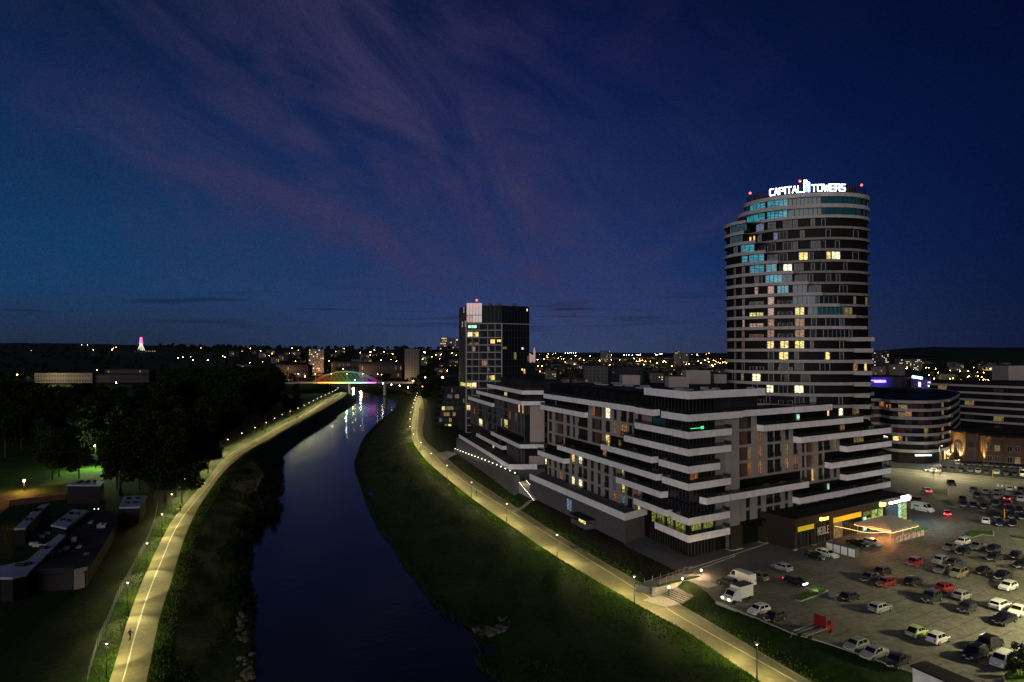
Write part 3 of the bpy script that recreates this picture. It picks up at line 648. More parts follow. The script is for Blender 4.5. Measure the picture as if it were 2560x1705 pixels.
# bands on the left face
bal(blk, FL, uL(205), uL(965), 7, .9); bal(blk, FL, uL(966), uL(1098), 7, 2.0)
bal(blk, FL, uL(190), uL(535), 6, 1.3); bal(blk, FL, uL(955), uL(1240), 6, 1.9)
wrap(blk, uL(870), uR(315), 5); bal(blk, FL, uL(685), uL(1085), 4, 1.9)
bal(blk, FL, uL(337), uL(1128), 3, 1.9); bal(blk, FL, uL(182), uL(390), 2, 1.9); bal(blk, FL, uL(805), uL(1160), 2, 1.9); bal(blk, FL, uL(945), uL(1203), 1, 1.9)
wrap(blk, uL(1165), uR(320), 7); wrap(blk, uL(1258), uR(318), 6); wrap(blk, uL(1145), uR(235), 4); wrap(blk, uL(1170), uR(310), 3); wrap(blk, uL(1247), uR(303), 1); wrap(blk, uL(1112), uR(303), 0, 1.9)
bal(blk, FR, uR(135), uR(305), 2, 1.9)
wrap(blk, uL(1030), uR(558), 8, 1.9, h=1.55, rail=0)
# bands on the right face
bal(blk, FR, uR(400), uR(1060), 7, 1.0); bal(blk, FR, uR(320), uR(399), 7, 1.9)
for k, x0, x1 in ((6, 547, 1255), (5, 806, 1453), (4, 1136, 1455), (3, 1027, 1452), (2, 1136, 1449), (2, 322, 865), (1, 797, 1446)): bal(blk, FR, uR(x0), uR(x1), k, 1.9)
random.seed(71)
for Fa, lo, hi, k in ((FL, uL(1120), uL(345), 3), (FL, uL(1080), uL(690), 4), (FL, uL(1150), uL(810), 2), (FR, uR(410), uR(860), 2), (FR, uR(820), uR(1440), 5), (FR, uR(1040), uR(1440), 3), (FR, uR(810), uR(1440), 1), (FR, uR(560), uR(1240), 6), (FR, uR(1150), uR(1445), 4)):
    for _ in range(6):
        u = random.uniform(lo, hi); z = ZL[k] - 1.05; mb = MB(); r = random.random()
        if r < .4: Fa.box(mb, u, u + .35, .5, .85, z, z + .5, 'concrete'); p = Fa.pt(u + .17, .67, z + .95); leaf_ = [mb.ball((p[0] + random.uniform(-.15, .15), p[1] + random.uniform(-.15, .15), p[2] + random.uniform(-.2, .4)), .2, 6, 'leaf_light') for _ in range(4)]; mb.build('potted_plant', 'leaf_light', blk)
        elif r < .75: Fa.box(mb, u, u + .7, .4, 1.1, z + .68, z + .74, 'frame_light'); mb.tube(Fa.pt(u + .35, .75, z), Fa.pt(u + .35, .75, z + .7), .04, m='metal'); mb.build('balcony_table', 'frame_light', blk)
        else: Fa.box(mb, u, u + 1.9, 1.0, 1.06, z + .2, z + 1.9, 'house_wall'); mb.build('privacy_screen', 'house_wall', blk)
# corner top storey, penthouse
mb = MB(); mb.prism([FL.xy(uL(1032), -.2), meet(-.2, -.2), FR.xy(uR(556), -.2), FR.xy(uR(556), -15), meet(-16, -15), FL.xy(uL(1032), -16)], 28.12, 33.0, 'roof_dark'); mb.build('corner_storey', 'dark_cladding', blk)
mb = MB()
u0, u1 = uL(330), uL(1032) + .3
FL.box(mb, u1, u0, -15.5, -3.4, 28.12, 32.4, 'dark_cladding'); FL.box(mb, u1, u0 + .3, -15.8, -3.0, 32.4, 32.75, 'roof_dark')
for j in range(9):
    uu = u1 + (u0 - u1) * (j + .2) / 9; FL.box(mb, uu, uu + 3.6, -3.39, -3.3, 28.6, 31.4, 'glass')
mb.build('penthouse', 'dark_cladding', blk)
mb = MB(); random.seed(5)
for j in range(12):
    uu = random.uniform(u1 + 2, u0 - 4); dd = random.uniform(-14, -5); mb.prism([FL.xy(uu, dd), FL.xy(uu + 2.6, dd), FL.xy(uu + 2.6, dd - 1.3), FL.xy(uu, dd - 1.3)], 32.76, 33.15, 'roof_blue')
for j in range(6):
    uu = random.uniform(4, 26); dd = random.uniform(-13, -4); FR.box(mb, uu, uu + 1.4, dd - 1.2, dd, 33.0, 33.7, 'frame_light')
mb.build('skylight', 'roof_blue', blk)
# ground-floor recess piers at the front
for x0, x1, x2 in ((320, 398, 0), (550, 612, 0)):
    mb = MB(); FR.box(mb, uR(x0), uR(x1), .0, 1.6, 0.15, 4.9, 'brown_cladding'); FR.box(mb, uR(x0) - .1, uR(x1) + .1, .0, 1.75, 0, .2, 'kerb'); mb.build('pier', 'brown_cladding', blk)
mb = MB(); FR.box(mb, uR(400), uR(800), -.3, 1.2, 3.7, 5.2, 'dark_cladding'); FR.box(mb, uR(612), uR(700), -.2, .6, 0, 3.7, 'brown_cladding'); mb.build('entrance_canopy', 'dark_cladding', blk)
# terrace podium on the river side
ter = thing('terrace_podium', 'long grey river terrace wall with a white parapet below the stepped apartment block', 'wall', (24.7, 149, 0))
T1 = P(1563, 1359, 0)[:2]; T2 = (5.2, 198.0); FT = Fac(T1, (T2[0] - T1[0], T2[1] - T1[1]), -1); LT = math.hypot(T2[0] - T1[0], T2[1] - T1[1])
end = FL.xy(uL(967), -.3); e0 = FT.xy(0, 0)
mb = MB(); mb.prism([FT.xy(0, 0), FT.xy(LT, 0), FL.xy(uL(170), -.4), end], 0, 5.2, 'grey_render'); mb.build('wall', 'grey_render', ter)
parapet(ter, [FT.xy(LT, .15), (T1[0] - .1, T1[1] - .25), (end[0] + .6, end[1] - .7)], 5.0, 6.56, 1, slab=False, rail=0, name='parapet')
mb = FT.window(25.5, 28.3, 1.4, 4.3, .03, 'lit_blue', 'frame', 1); mb.build('window', 'glass', ter)
mb = MB(); FT.box(mb, 5.5, 7.8, .0, .08, 0, 2.6, 'house_wall'); mb.build('door', 'house_wall', ter)
kio = thing('garage_vent', 'small lit flat roofed entrance hut against the grey terrace wall', 'shed', FT.pt(18, 1, 0))
mb = MB(); FT.box(mb, 13.5, 21, .2, 2.6, 0, 1.1, 'grey_render'); FT.box(mb, 13.5, 21, .2, .5, 1.1, 2.1, 'grey_render'); mb.build('wall', 'grey_render', kio)
mb = MB(); FT.box(mb, 13.2, 21.3, .1, 2.9, 2.1, 2.35, 'roof_dark'); mb.build('roof', 'roof_dark', kio)
mb = MB(); FT.box(mb, 14, 17.2, 2.2, 2.4, 1.15, 2.05, 'lit_yellow'); mb.build('window', 'lit_yellow', kio)
# roof boxes and rear wing
rear = thing('rear_wing', 'dark rear wing of the apartment block with two pale rooftop boxes', 'building', (50, 190, 0))
mb = MB(); mb.prism([(12, 214), (30, 182), (56, 182), (61, 205), (50, 214)], 0, 32.0, 'dark_cladding'); mb.build('wall', 'dark_cladding', rear)
mb = MB(); mb.prism([(12.5, 213), (30, 182.8), (55.5, 182.8), (60, 204.5), (49.5, 213)], 32.0, 32.15, 'roof_dark'); mb.build('roof', 'roof_dark', rear)
for x0, x1, y0, y1, Yd in ((1556, 1600, 938, 966, 188), (1672, 1722, 942, 968, 186), (1715, 1776, 926, 940, 205), (1785, 1816, 936, 944, 210)):
    a = PY(x0, y1, Yd); b = PY(x1, y0, Yd); mb = MB(); mb.box(a.x, b.x, Yd, Yd + 5, min(a.z, 32.1), b.z, 'beige_render'); mb.build('roof_box', 'beige_render', rear)
# ================================================================ shop podium
sh = thing('shop_row', 'low dark brown shop row with yellow signs and lit glass fronts facing the car park', 'building', (59.7, 144, 0))
S0 = P(1987.5, 1376, 0)[:2]; FS = Fac(S0, (.838, .546), 1)
uS = lambda px, py=1300: FS.u(px, py)
s7 = lambda x, y=0: (1980 + x / 6.926, 1230 + y / 6.926)
SE = uS(2275)
mb = MB(); FS.box(mb, 0, SE, -15, -.5, 0, 6.2, 'dark_cladding'); FS.box(mb, 0, SE, -.5, 0, 4.7, 6.5, 'brown_cladding'); FS.box(mb, -.02, .6, -15.2, 0, 0.02, 6.5, 'brown_cladding')
FS.box(mb, SE - .6, SE + .02, -15.2, 0, 0.02, 6.4, 'brown_cladding'); mb.build('wall', 'brown_cladding', sh)
mb = MB(); FS.box(mb, .6, SE - .6, -14.9, -.6, 6.2, 6.32); mb.build('roof', 'roof_dark', sh)
for x in (40, 370, 650, 1180, 1610, 2020):
    u = uS(s7(x)[0]); mb = MB(); FS.box(mb, u, u + .8, -.5, .05, 0, 4.7, 'brown_cladding'); FS.box(mb, u - .05, u + .85, -.5, .12, 0, .25, 'kerb'); mb.build('pier', 'brown_cladding', sh)
wins = []
def shopwin(x0, x1, z0, z1, m, n=3): wins.append((abs(x1 - x0), FS.window(uS(s7(x0)[0]), uS(s7(x1)[0]), z0, z1, -.42, m, 'frame', n)))
shopwin(120, 365, .1, 4.6, 'glass', 3); shopwin(430, 645, .1, 3.4, 'glass', 3); shopwin(745, 900, .1, 4.6, 'lit_dim', 3); shopwin(905, 1150, .1, 4.6, 'glass', 5)
shopwin(1262, 1320, .1, 3.4, 'lit_shop_white', 1); shopwin(1325, 1400, .6, 3.0, 'lit_shop', 2); shopwin(1262, 1400, 3.5, 4.6, 'lit_green', 4); shopwin(1405, 1500, .1, 4.6, 'lit_shop', 3); shopwin(1505, 1605, .1, 4.6, 'lit_shop', 4)
shopwin(1680, 1780, .1, 4.4, 'lit_teal_dim', 4); shopwin(1785, 1860, .1, 4.4, 'lit_teal_dim', 3); shopwin(1865, 1930, .1, 4.8, 'lit_shop_white', 3); shopwin(1935, 2015, .1, 4.8, 'lit_shop', 3)
winparts(sh, wins, 'shop_window')
def onS(name, x0, x1, z0, z1, m, d=.12):
    mb = MB(); FS.box(mb, uS(s7(x0)[0]), uS(s7(x1)[0]), .06, .06 + d, z0, z1, m); return mb.build(name, m, sh)
onS('yellow_banner', 95, 368, 3.75, 4.75, 'banner_yellow'); onS('yellow_banner', 708, 1188, 3.9, 5.0, 'banner_yellow')
# ---------------------------------------------------------------- block lettering
GL = {'A': [((0, 0), (.5, 1)), ((.5, 1), (1, 0)), ((.22, .35), (.78, .35))], 'B': [((0, 0), (0, 1)), ((0, 1), (.8, 1)), ((.8, 1), (.95, .75)), ((.95, .75), (.8, .52)), ((0, .52), (.8, .52)), ((.8, .52), (1, .25)), ((1, .25), (.8, 0)), ((0, 0), (.8, 0))],
      'C': [((1, 1), (.1, 1)), ((.1, 1), (0, .85)), ((0, .85), (0, .15)), ((0, .15), (.1, 0)), ((.1, 0), (1, 0))], 'E': [((0, 0), (0, 1)), ((0, 1), (1, 1)), ((0, .5), (.85, .5)), ((0, 0), (1, 0))],
      'I': [((.5, 0), (.5, 1))], 'K': [((0, 0), (0, 1)), ((0, .45), (1, 1)), ((.3, .6), (1, 0))], 'L': [((0, 1), (0, 0)), ((0, 0), (1, 0))], 'M': [((0, 0), (0, 1)), ((0, 1), (.5, .4)), ((.5, .4), (1, 1)), ((1, 1), (1, 0))],
      'O': [((.1, 0), (.9, 0)), ((.9, 0), (1, .15)), ((1, .15), (1, .85)), ((1, .85), (.9, 1)), ((.9, 1), (.1, 1)), ((.1, 1), (0, .85)), ((0, .85), (0, .15)), ((0, .15), (.1, 0))], 'P': [((0, 0), (0, 1)), ((0, 1), (.9, 1)), ((.9, 1), (1, .75)), ((1, .75), (.9, .48)), ((.9, .48), (0, .48))],
      'R': [((0, 0), (0, 1)), ((0, 1), (.9, 1)), ((.9, 1), (1, .75)), ((1, .75), (.9, .48)), ((.9, .48), (0, .48)), ((.55, .48), (1, 0))], 'S': [((1, 1), (.1, 1)), ((.1, 1), (0, .75)), ((0, .75), (.1, .52)), ((.1, .52), (.9, .48)), ((.9, .48), (1, .25)), ((1, .25), (.9, 0)), ((.9, 0), (0, 0))],
      'T': [((.5, 0), (.5, 1)), ((0, 1), (1, 1))], 'W': [((0, 1), (.25, 0)), ((.25, 0), (.5, .8)), ((.5, .8), (.75, 0)), ((.75, 0), (1, 1))], 'Z': [((0, 1), (1, 1)), ((1, 1), (0, 0)), ((0, 0), (1, 0))]}
def word(mb, txt, s0, z0, lw, h, gap, stroke, place, m, th=.15, slant=.0):
    """place(s, z, d) -> 3-D point; s runs along the sign"""
    s = s0
    for ch in txt:
        w = lw * (.35 if ch == 'I' else 1.15 if ch in 'MW' else 1)
        for (x0, y0), (x1, y1) in GL[ch]:
            if ch == 'I': x0 = x1 = .5
            a = (s + x0 * w + slant * y0 * h, z0 + y0 * h); b = (s + x1 * w + slant * y1 * h, z0 + y1 * h)
            L = math.hypot(b[0] - a[0], b[1] - a[1]); dx, dy = (b[0] - a[0]) / L, (b[1] - a[1]) / L; k = stroke / 2
            a = (a[0] - dx * k, a[1] - dy * k); b = (b[0] + dx * k, b[1] + dy * k); nx_, ny_ = -dy * k, dx * k
            q = [(a[0] - nx_, a[1] - ny_), (b[0] - nx_, b[1] - ny_), (b[0] + nx_, b[1] + ny_), (a[0] + nx_, a[1] + ny_)]
            mb.hexa([place(x, z, 0) for x, z in q] + [place(x, z, th) for x, z in q], m)
        s += w + gap
    return s - gap
mb = MB(); u0 = uS(s7(438)[0]); u1 = uS(s7(640)[0]); lw = (u1 - u0) / 5 * .62
word(mb, 'MEBLE', u0, 2.1, lw, 1.5, lw * .6, .16, lambda s, z, d: FS.pt(s, .08 + d, z), 'letter_dark', .1); mb.build('lettering', 'letter_dark', sh)
def script_sign(x0, x1, z0, h, m, name='illuminated_sign'):
    u0, u1 = uS(s7(x0)[0]), uS(s7(x1)[0]); mb = MB(); w = u1 - u0; r = h * .5
    pts = [(u0 + r + r * math.cos(t), z0 + r + r * math.sin(t)) for t in [2 * math.pi * k / 14 for k in range(14)]]
    i = [FS.pt(a, .1, b) for a, b in pts]; j = [FS.pt(a, .3, b) for a, b in pts]; mb.poly(i[::-1], m); mb.poly(j, m)
    for k in range(14): mb.quad(i[k], i[(k + 1) % 14], j[(k + 1) % 14], j[k], m)
    n = 22
    prev = None
    for k in range(n + 1):
        s = u0 + 2 * r + .1 + (w - 2 * r) * k / n; z = z0 + h * (.45 + .28 * math.sin(k * 2.1))
        if prev: mb.tube(FS.pt(prev[0], .2, prev[1]), FS.pt(s, .2, z), h * .1, n=5, m=m)
        prev = (s, z)
    mb.tube(FS.pt(u0 + 2 * r, .2, z0 + .05), FS.pt(u1, .2, z0 + .05), h * .07, n=5, m=m)
    return mb.build(name, m, sh)
script_sign(470, 612, 5.0, .8, 'g_yellow'); script_sign(1505, 1605, 5.1, 1.1, 'g_yellow')
onS('illuminated_sign', 1885, 2010, 5.2, 6.5, 'g_sign', .3); onS('red_sign', 2012, 2045, 5.3, 6.2, 'g_red', .25)
mb = MB()
for x in (1660, 1690, 1745, 1775, 1815): mb.ball(FS.pt(uS(s7(x)[0]), .6, 5.6), .28, 8, 'g_white')
for x in (1660, 1745, 1815): mb.tube(FS.pt(uS(s7(x)[0]), 0, 5.7), FS.pt(uS(s7(x)[0]), .6, 5.7), .04, m='metal_dark')
mb.build('floodlight', 'g_white', sh)
lamp('POINT', FS.pt(uS(s7(1750)[0]), 2.2, 5.0), 420, (.8, 1, .9), .3, parent=None); lamp('POINT', FS.pt(uS(s7(1960)[0]), 1.6, 4.6), 500, (.75, 1, .9), .3)
lamp('POINT', FS.pt(uS(s7(1340)[0]), 1.2, 2.6), 70, (.8, 1, .6), .3); lamp('POINT', FS.pt(uS(s7(2090)[0]), 5, 4.5), 500, (.7, .95, 1), .3)
# ================================================================ tower
tw = thing('tower', 'tall oval tower with stepped pale bands and a glowing rooftop sign', 'tower', (93, 217, 0))
MJ = np.array((.969, -.246)); MN = np.array((-.246, -.969)); CT = np.array((93.6, 217.5))
def E(t, th, o=0.):
    c = CT - MJ * 2.7 * t; a = 18.4 + 3.4 * t + o; b = 13.2 + 1.5 * t + o
    return tuple(c + MJ * a * math.cos(th) + MN * b * math.sin(th))
TH = np.linspace(-.3, math.pi + .3, 1200)
PX = {}
def th_px(t, px):
    if t not in PX: PX[t] = np.array([1280 + F * E(t, a)[0] / E(t, a)[1] for a in TH])
    v = PX[t]; lo, hi = int(v.argmin()), int(v.argmax()); a, b = min(lo, hi), max(lo, hi)
    px = min(max(px, v.min()), v.max())
    return float(np.interp(px, v[a:b + 1][::-1], TH[a:b + 1][::-1])) if v[a] > v[b] else float(np.interp(px, v[a:b + 1], TH[a:b + 1]))
c1 = lambda x: 1700 + x / 3.137
FH = 3.345; ZT = 89.6
zb = lambda i: ZT - FH * i
ends = {2: 520, 3: 505, 4: 597, 5: 675, 6: 775, 7: 893, 8: 1010, 9: 1118, 10: 1252, 11: 1377, 12: 1460}
full = [E(0, 2 * math.pi * k / 96) for k in range(96)]; 
mb = MB(); mb.prism([E(0, 2 * math.pi * k / 96, -.5) for k in range(96)], 0, ZT - .3, 'dark_cladding')
def arc(t, a0, a1, o, n=None):
    n = n or max(3, int(abs(a1 - a0) / .05)); return [E(t, a0 + (a1 - a0) * k / n, o) for k in range(n + 1)]
for i in range(2, 27):
    a_end = th_px(1., c1(ends[i])) if i in ends else -.25
    if i >= 13: a_end = -.3
    o = arc(1., a_end + (.12 if i in ends else 0), math.pi + 1.0, -.5); inn = [(p[0] * .85 + CT[0] * .15, p[1] * .85 + CT[1] * .15) for p in o]
    mb.strip(o, inn, zb(i + 1), zb(i) - .9, 'dark_cladding')
mb.build('core', 'dark_cladding', tw)
# bands
for i in range(27):
    z1 = zb(i); z0 = z1 - (.86 if i >= 2 else 1.15)
    mb = MB()
    if i < 13:
        o = [E(0, 2 * math.pi * k / 96, .25) for k in range(96)]; inn = [E(0, 2 * math.pi * k / 96, -.48) for k in range(96)]; mb.strip(o, inn, z0 + (.12 if i > 2 else 0), z1 - (.04 if i > 2 else 0), 'tower_dim' if i > 2 else 'tower_render', True)
    if i == 1: mb.strip(arc(.3, 1.9, math.pi + .9, .3), arc(0, 1.9, math.pi + .9, .26), z0 - .02, z1 + .01, 'tower_render')
    if i >= 2:
        a0 = th_px(1., c1(ends[i])) if i in ends else -.35
        o = arc(1., a0, math.pi + 1.0, .25, 70)
        inn = arc(1., a0, math.pi + 1.0, -.05, 70)
        # thin parapet, with a slab back to the core
        mb.strip(o, inn, z0 - .03, z1 + (.0 if i > 12 else .05), 'tower_render')
        mb.strip(inn, arc(0, a0, math.pi + 1.0, -.4, 70), z0 - .01, z0 + .25, 'grey_render')
    mb.build('parapet', 'tower_render', tw)
# square balcony stack at the right
FK = Fac(E(1., th_px(1., c1(1372))), (MJ[0], MJ[1]), 1)
zz = zb(13) + 0.0
for i in range(13, 27):
    w = 5.2 if i == 13 else 4.6
    mb = MB(); u1 = FK.u(c1([1525, 1515, 1512, 1502, 1490, 1485][min(i - 13, 5)] if i < 18 else 1484)); u0 = FK.u(c1(1225 if i == 13 else 1362))
    path = [FK.xy(u0, -.5), FK.xy(u0, .9), FK.xy(u1, .9), FK.xy(u1, -6)]
    mb.strip(path, offset_path(path, .25), zb(i) - 1.15, zb(i) + .04, 'tower_render'); mb.prism(offset_path(path, .15), zb(i) - 1.12, zb(i) - .9, 'grey_render'); mb.build('balcony', 'tower_render', tw)
# windows
tw_w = []
def twin(i, x0, x1, m='glass', t=None, mull=None, z0=None, z1=None, key=None, frame='frame_light', o=None):
    if t is None:
        t = 1. if (i >= 13 or (i in ends and x0 < ends[i] - 60)) else 0.
        if i == 1: t = 0.
    th0, th1 = th_px(t, c1(x0)), th_px(t, c1(x1))
    za = zb(i + 1) + .12 if z0 is None else z0; zc = zb(i) - .98 if z1 is None else z1
    mb = MB(); n = max(1, int(round((x1 - x0) / 34))) if mull is None else mull + 1
    oo = (-.42 if t == 0. else -.42) if o is None else o
    for j in range(n):
        a = th0 + (th1 - th0) * j / n; b = th0 + (th1 - th0) * (j + 1) / n
        p, q = E(t, a, oo), E(t, b, oo); p2, q2 = E(t, a, oo - .06), E(t, b, oo - .06)
        mb.prism([p, q, q2, p2], za, zc, m)
        for s in (a, b):
            g0, g1 = E(t, s - .0045, oo + .05), E(t, s + .0045, oo + .05); h0, h1 = E(t, s - .0045, oo - .02), E(t, s + .0045, oo - .02)
            mb.prism([g0, g1, h1, h0], za, zc, frame)
    mb.strip([E(t, th0, oo + .04), E(t, th1, oo + .04)], [E(t, th0, oo - .01), E(t, th1, oo - .01)], zc - .08, zc, frame)
    tw_w.append(((x1 - x0) * (1 if m == 'glass' else 3) if key is None else key, mb))
x = 515
twin(0, 518, 545, 'glass_teal'); twin(0, 547, 668, 'lit_teal', frame='frame'); twin(0, 685, 850, 'lit_teal', frame='frame')
for a, b in ((855, 885), (890, 1045), (1048, 1250), (1253, 1420), (1423, 1490)): twin(0, a, b, 'glass_teal', frame='frame')
twin(1, 520, 665, 'lit_teal', frame='frame'); twin(1, 682, 845, 'lit_teal', frame='frame'); twin(1, 470, 516, 'glass_teal', frame='frame')
for a, b in ((850, 900), (905, 1050), (1053, 1250), (1253, 1420), (1423, 1490)): twin(1, a, b, 'glass_teal', frame='frame')
S = {2: [(390, 515, 'lit_teal_dim'), (595, 655, 'lit_blue'), (690, 750, 'lit_grey'), (812, 880, 'glass'), (893, 925, 'glass'), (1035, 1065, 'glass'), (1120, 1150, 'glass')],
     3: [(390, 484, 'lit_teal_dim'), (520, 536, 'glass_grey'), (538, 585, 'lit_warm'), (607, 634, 'lit_grey'), (735, 766, 'lit_blue'), (780, 842, 'glass_grey'), (950, 980, 'glass'), (1155, 1190, 'glass'), (1375, 1415, 'glass')],
     4: [(418, 445, 'lit_teal_dim'), (475, 580, 'lit_teal'), (610, 664, 'glass_grey'), (686, 750, 'glass_grey'), (810, 880, 'glass_grey'), (893, 925, 'glass'), (1035, 1150, 'glass'), (1230, 1262, 'glass')],
     5: [(482, 526, 'lit_teal'), (540, 657, 'lit_teal'), (684, 762, 'lit_grey'), (778, 844, 'glass_grey'), (937, 1008, 'lit_warm'), (1022, 1052, 'glass_grey'), (1158, 1192, 'lit_yellow'), (1200, 1268, 'lit_white'), (1370, 1415, 'glass')],
     6: [(484, 503, 'lit_grey'), (546, 657, 'lit_teal'), (675, 758, 'lit_teal'), (783, 808, 'glass_grey'), (810, 880, 'lit_white'), (900, 970, 'glass'), (1035, 1062, 'glass_grey'), (1115, 1150, 'glass'), (1297, 1322, 'glass')],
     7: [(484, 503, 'lit_grey'), (583, 610, 'lit_grey'), (612, 640, 'glass_grey'), (670, 803, 'lit_teal'), (806, 880, 'glass_teal'), (905, 1000, 'glass'), (1018, 1048, 'glass_grey'), (1155, 1190, 'glass_grey'), (1235, 1265, 'glass_grey')],
     8: [(484, 503, 'lit_grey'), (583, 608, 'lit_pink'), (688, 736, 'lit_pink'), (765, 852, 'lit_teal'), (890, 1000, 'glass_teal'), (1015, 1110, 'glass'), (1262, 1322, 'glass')],
     9: [(484, 500, 'lit_grey'), (688, 736, 'lit_pink'), (890, 1035, 'glass_teal'), (1038, 1098, 'glass_teal'), (1135, 1245, 'glass'), (1375, 1390, 'lit_dim'), (1470, 1482, 'lit_dim')],
     10: [(484, 500, 'lit_blue'), (688, 735, 'lit_pink'), (905, 978, 'lit_yellow'), (1010, 1290, 'glass_teal'), (1298, 1360, 'lit_dim')],
     11: [(484, 500, 'lit_pink'), (688, 735, 'lit_orange'), (905, 978, 'lit_orange'), (1035, 1075, 'glass_grey'), (1150, 1260, 'glass'), (1272, 1296, 'glass_teal')],
     12: [(480, 496, 'lit_red'), (684, 735, 'lit_orange'), (905, 975, 'lit_orange'), (1025, 1070, 'glass_grey'), (1130, 1300, 'glass'), (1335, 1360, 'glass_grey')],
     13: [(480, 496, 'lit_red'), (680, 733, 'lit_warm'), (785, 850, 'lit_warm'), (903, 976, 'lit_yellow'), (1025, 1050, 'glass'), (1260, 1290, 'glass')],
     14: [(480, 496, 'lit_red'), (688, 730, 'glass_grey'), (775, 848, 'lit_warm'), (900, 930, 'glass'), (1145, 1180, 'lit_warm'), (1260, 1290, 'glass_grey')],
     15: [(480, 496, 'glass'), (688, 730, 'glass'), (780, 850, 'glass'), (900, 970, 'glass'), (1100, 1180, 'glass'), (1368, 1400, 'lit_orange'), (1455, 1475, 'lit_warm')],
     16: [(400, 420, 'glass_grey'), (470, 490, 'lit_dim'), (560, 625, 'lit_white'), (690, 730, 'glass_grey'), (790, 850, 'glass'), (950, 1020, 'glass')],
     17: [(560, 600, 'glass'), (673, 728, 'lit_white'), (770, 840, 'glass'), (896, 968, 'lit_white'), (1020, 1050, 'glass')],
     18: [(670, 700, 'glass'), (900, 970, 'glass_grey'), (1020, 1066, 'lit_grey'), (1250, 1280, 'glass_grey')],
     19: [(1000, 1040, 'glass'), (1148, 1172, 'lit_warm'), (1248, 1282, 'lit_white'), (1360, 1410, 'lit_dim')],
     20: [(1360, 1375, 'lit_dim'), (1440, 1455, 'lit_warm')]}
for i, L in S.items():
    for a, b, m_ in L: twin(i, a, b, m_)
for i in range(9, 20):      # balcony recesses with pale screens
    for a, b in ((540, 592), (596, 650), (768, 880)):
        m_ = {10: 'lit_yellow', 12: 'lit_red', 13: 'lit_red', 11: 'lit_pink'}.get(i, 'glass_grey') if a < 700 else 'glass_grey'
        if i == 9 and a < 700: m_ = 'lit_grey'
        if i > 13: m_ = 'glass'
        if i in (13, 14, 16, 17) and a > 500: continue
        twin(i, a, b, m_, z0=zb(i + 1) + .02, z1=zb(i + 1) + 1.15, key=20)
for i in range(6, 20): twin(i, 418, 428, 'glass_grey', key=3)
winparts(tw, tw_w)
# rooftop screen, beacons, sign
mb = MB()
for k in range(96):
    a, b = 2 * math.pi * k / 96, 2 * math.pi * (k + 1) / 96; p, q = E(0, a, -.9), E(0, b, -.9)
    mb.tube((*p, ZT), (*p, ZT + 2.4), .07, n=4)
    for z in (.6, 1.2, 1.8, 2.4): mb.tube((*p, ZT + z), (*q, ZT + z), .05, n=4)
mb.build('roof_screen', 'metal_dark', tw)
mb = MB(); mb.prism([E(0, 2 * math.pi * k / 40, -1.4) for k in range(40)], ZT - .3, ZT + .6, 'roof_dark')
mb.prism([E(0, 2 * math.pi * k / 40, -4.5) for k in range(40)], ZT + .6, ZT + 1.7, 'roof_dark')
for x in (592, 1402):
    p = E(0, th_px(0., c1(x)), -1.4); mb.box(p[0] - .9, p[0] + .9, p[1], p[1] + 1.5, ZT, ZT + 2.3, 'metal_dark')
mb.build('plant_room', 'roof_dark', tw)
for x, zt in ((532, 4.2), (1462, 5.0)):
    p = E(0, th_px(0., c1(x)), -1); mb = MB(); mb.tube((*p, ZT + 1), (*p, ZT + 3.0), .06, m='metal_dark'); mb.ball((*p, ZT + 3.2), .35, 8, 'g_red'); mb.build('beacon', 'g_red', tw)
p = E(0, th_px(0., c1(940)) , -6); mb = MB(); mb.tube((*p, ZT + 1), (*p, ZT + 5.0), .08, m='metal_dark'); mb.ball((*p, ZT + 5.2), .35, 8, 'g_red'); mb.build('beacon', 'g_red', tw)
sign = thing('rooftop_sign', 'glowing white capital towers lettering with a blue two-tower emblem on the tower roof', 'sign', (*E(0, 1.4), ZT))
def sgn_place(t0, t1, n):
    def f(s, z, d):
        a = t0 + (t1 - t0) * s / n; p = E(0, a, .1 + d); return (p[0], p[1], z)
    return f
def sword(txt, x0, x1, h, zz_):
    t0, t1 = th_px(0., c1(x0)), th_px(0., c1(x1)); n = sum(.35 if c == 'I' else 1.15 if c in 'MW' else 1 for c in txt) + .3 * (len(txt) - 1)
    mb = MB(); word(mb, txt, .0, zz_, 1, h, .3, .3, lambda s, z, d: sgn_place(t0, t1, n)(s, z, d), 'g_sign', .3); mb.build('lettering', 'g_sign', sign)
    # a real sign lights what is round it
def sword2(txt, x0, x1, h, zz_, st):
    t0, t1 = th_px(0., c1(x0)), th_px(0., c1(x1))
    p0, p1 = E(0, t0), E(0, t1); Lm = math.hypot(p1[0] - p0[0], p1[1] - p0[1])
    units = sum(.35 if c == 'I' else 1.15 if c in 'MW' else 1 for c in txt) + .32 * (len(txt) - 1); lw = Lm / units
    mb = MB()
    word(mb, txt, 0, zz_, lw, h, .32 * lw, st, lambda s, z, d: (*E(0, t0 + (t1 - t0) * s / Lm, .1 + d), z), 'g_sign', .3, slant=.0); mb.build('lettering', 'g_sign', sign)
sword2('CAPITAL', 716, 966, 1.9, ZT + .45, .25); sword2('TOWERS', 1040, 1298, 1.9, ZT + .45, .25)
def emb(x0, x1, z0, z1, m, cut=None):
    t0, t1 = th_px(0., c1(x0)), th_px(0., c1(x1)); mb = MB()
    a, b = E(0, t0, .1), E(0, t1, .1); a2, b2 = E(0, t0, .5), E(0, t1, .5)
    mb.hexa([(*a, z0), (*b, z0), (*b2, z0), (*a2, z0), (*a, z1[0]), (*b, z1[1]), (*b2, z1[1]), (*a2, z1[0])], m); return mb
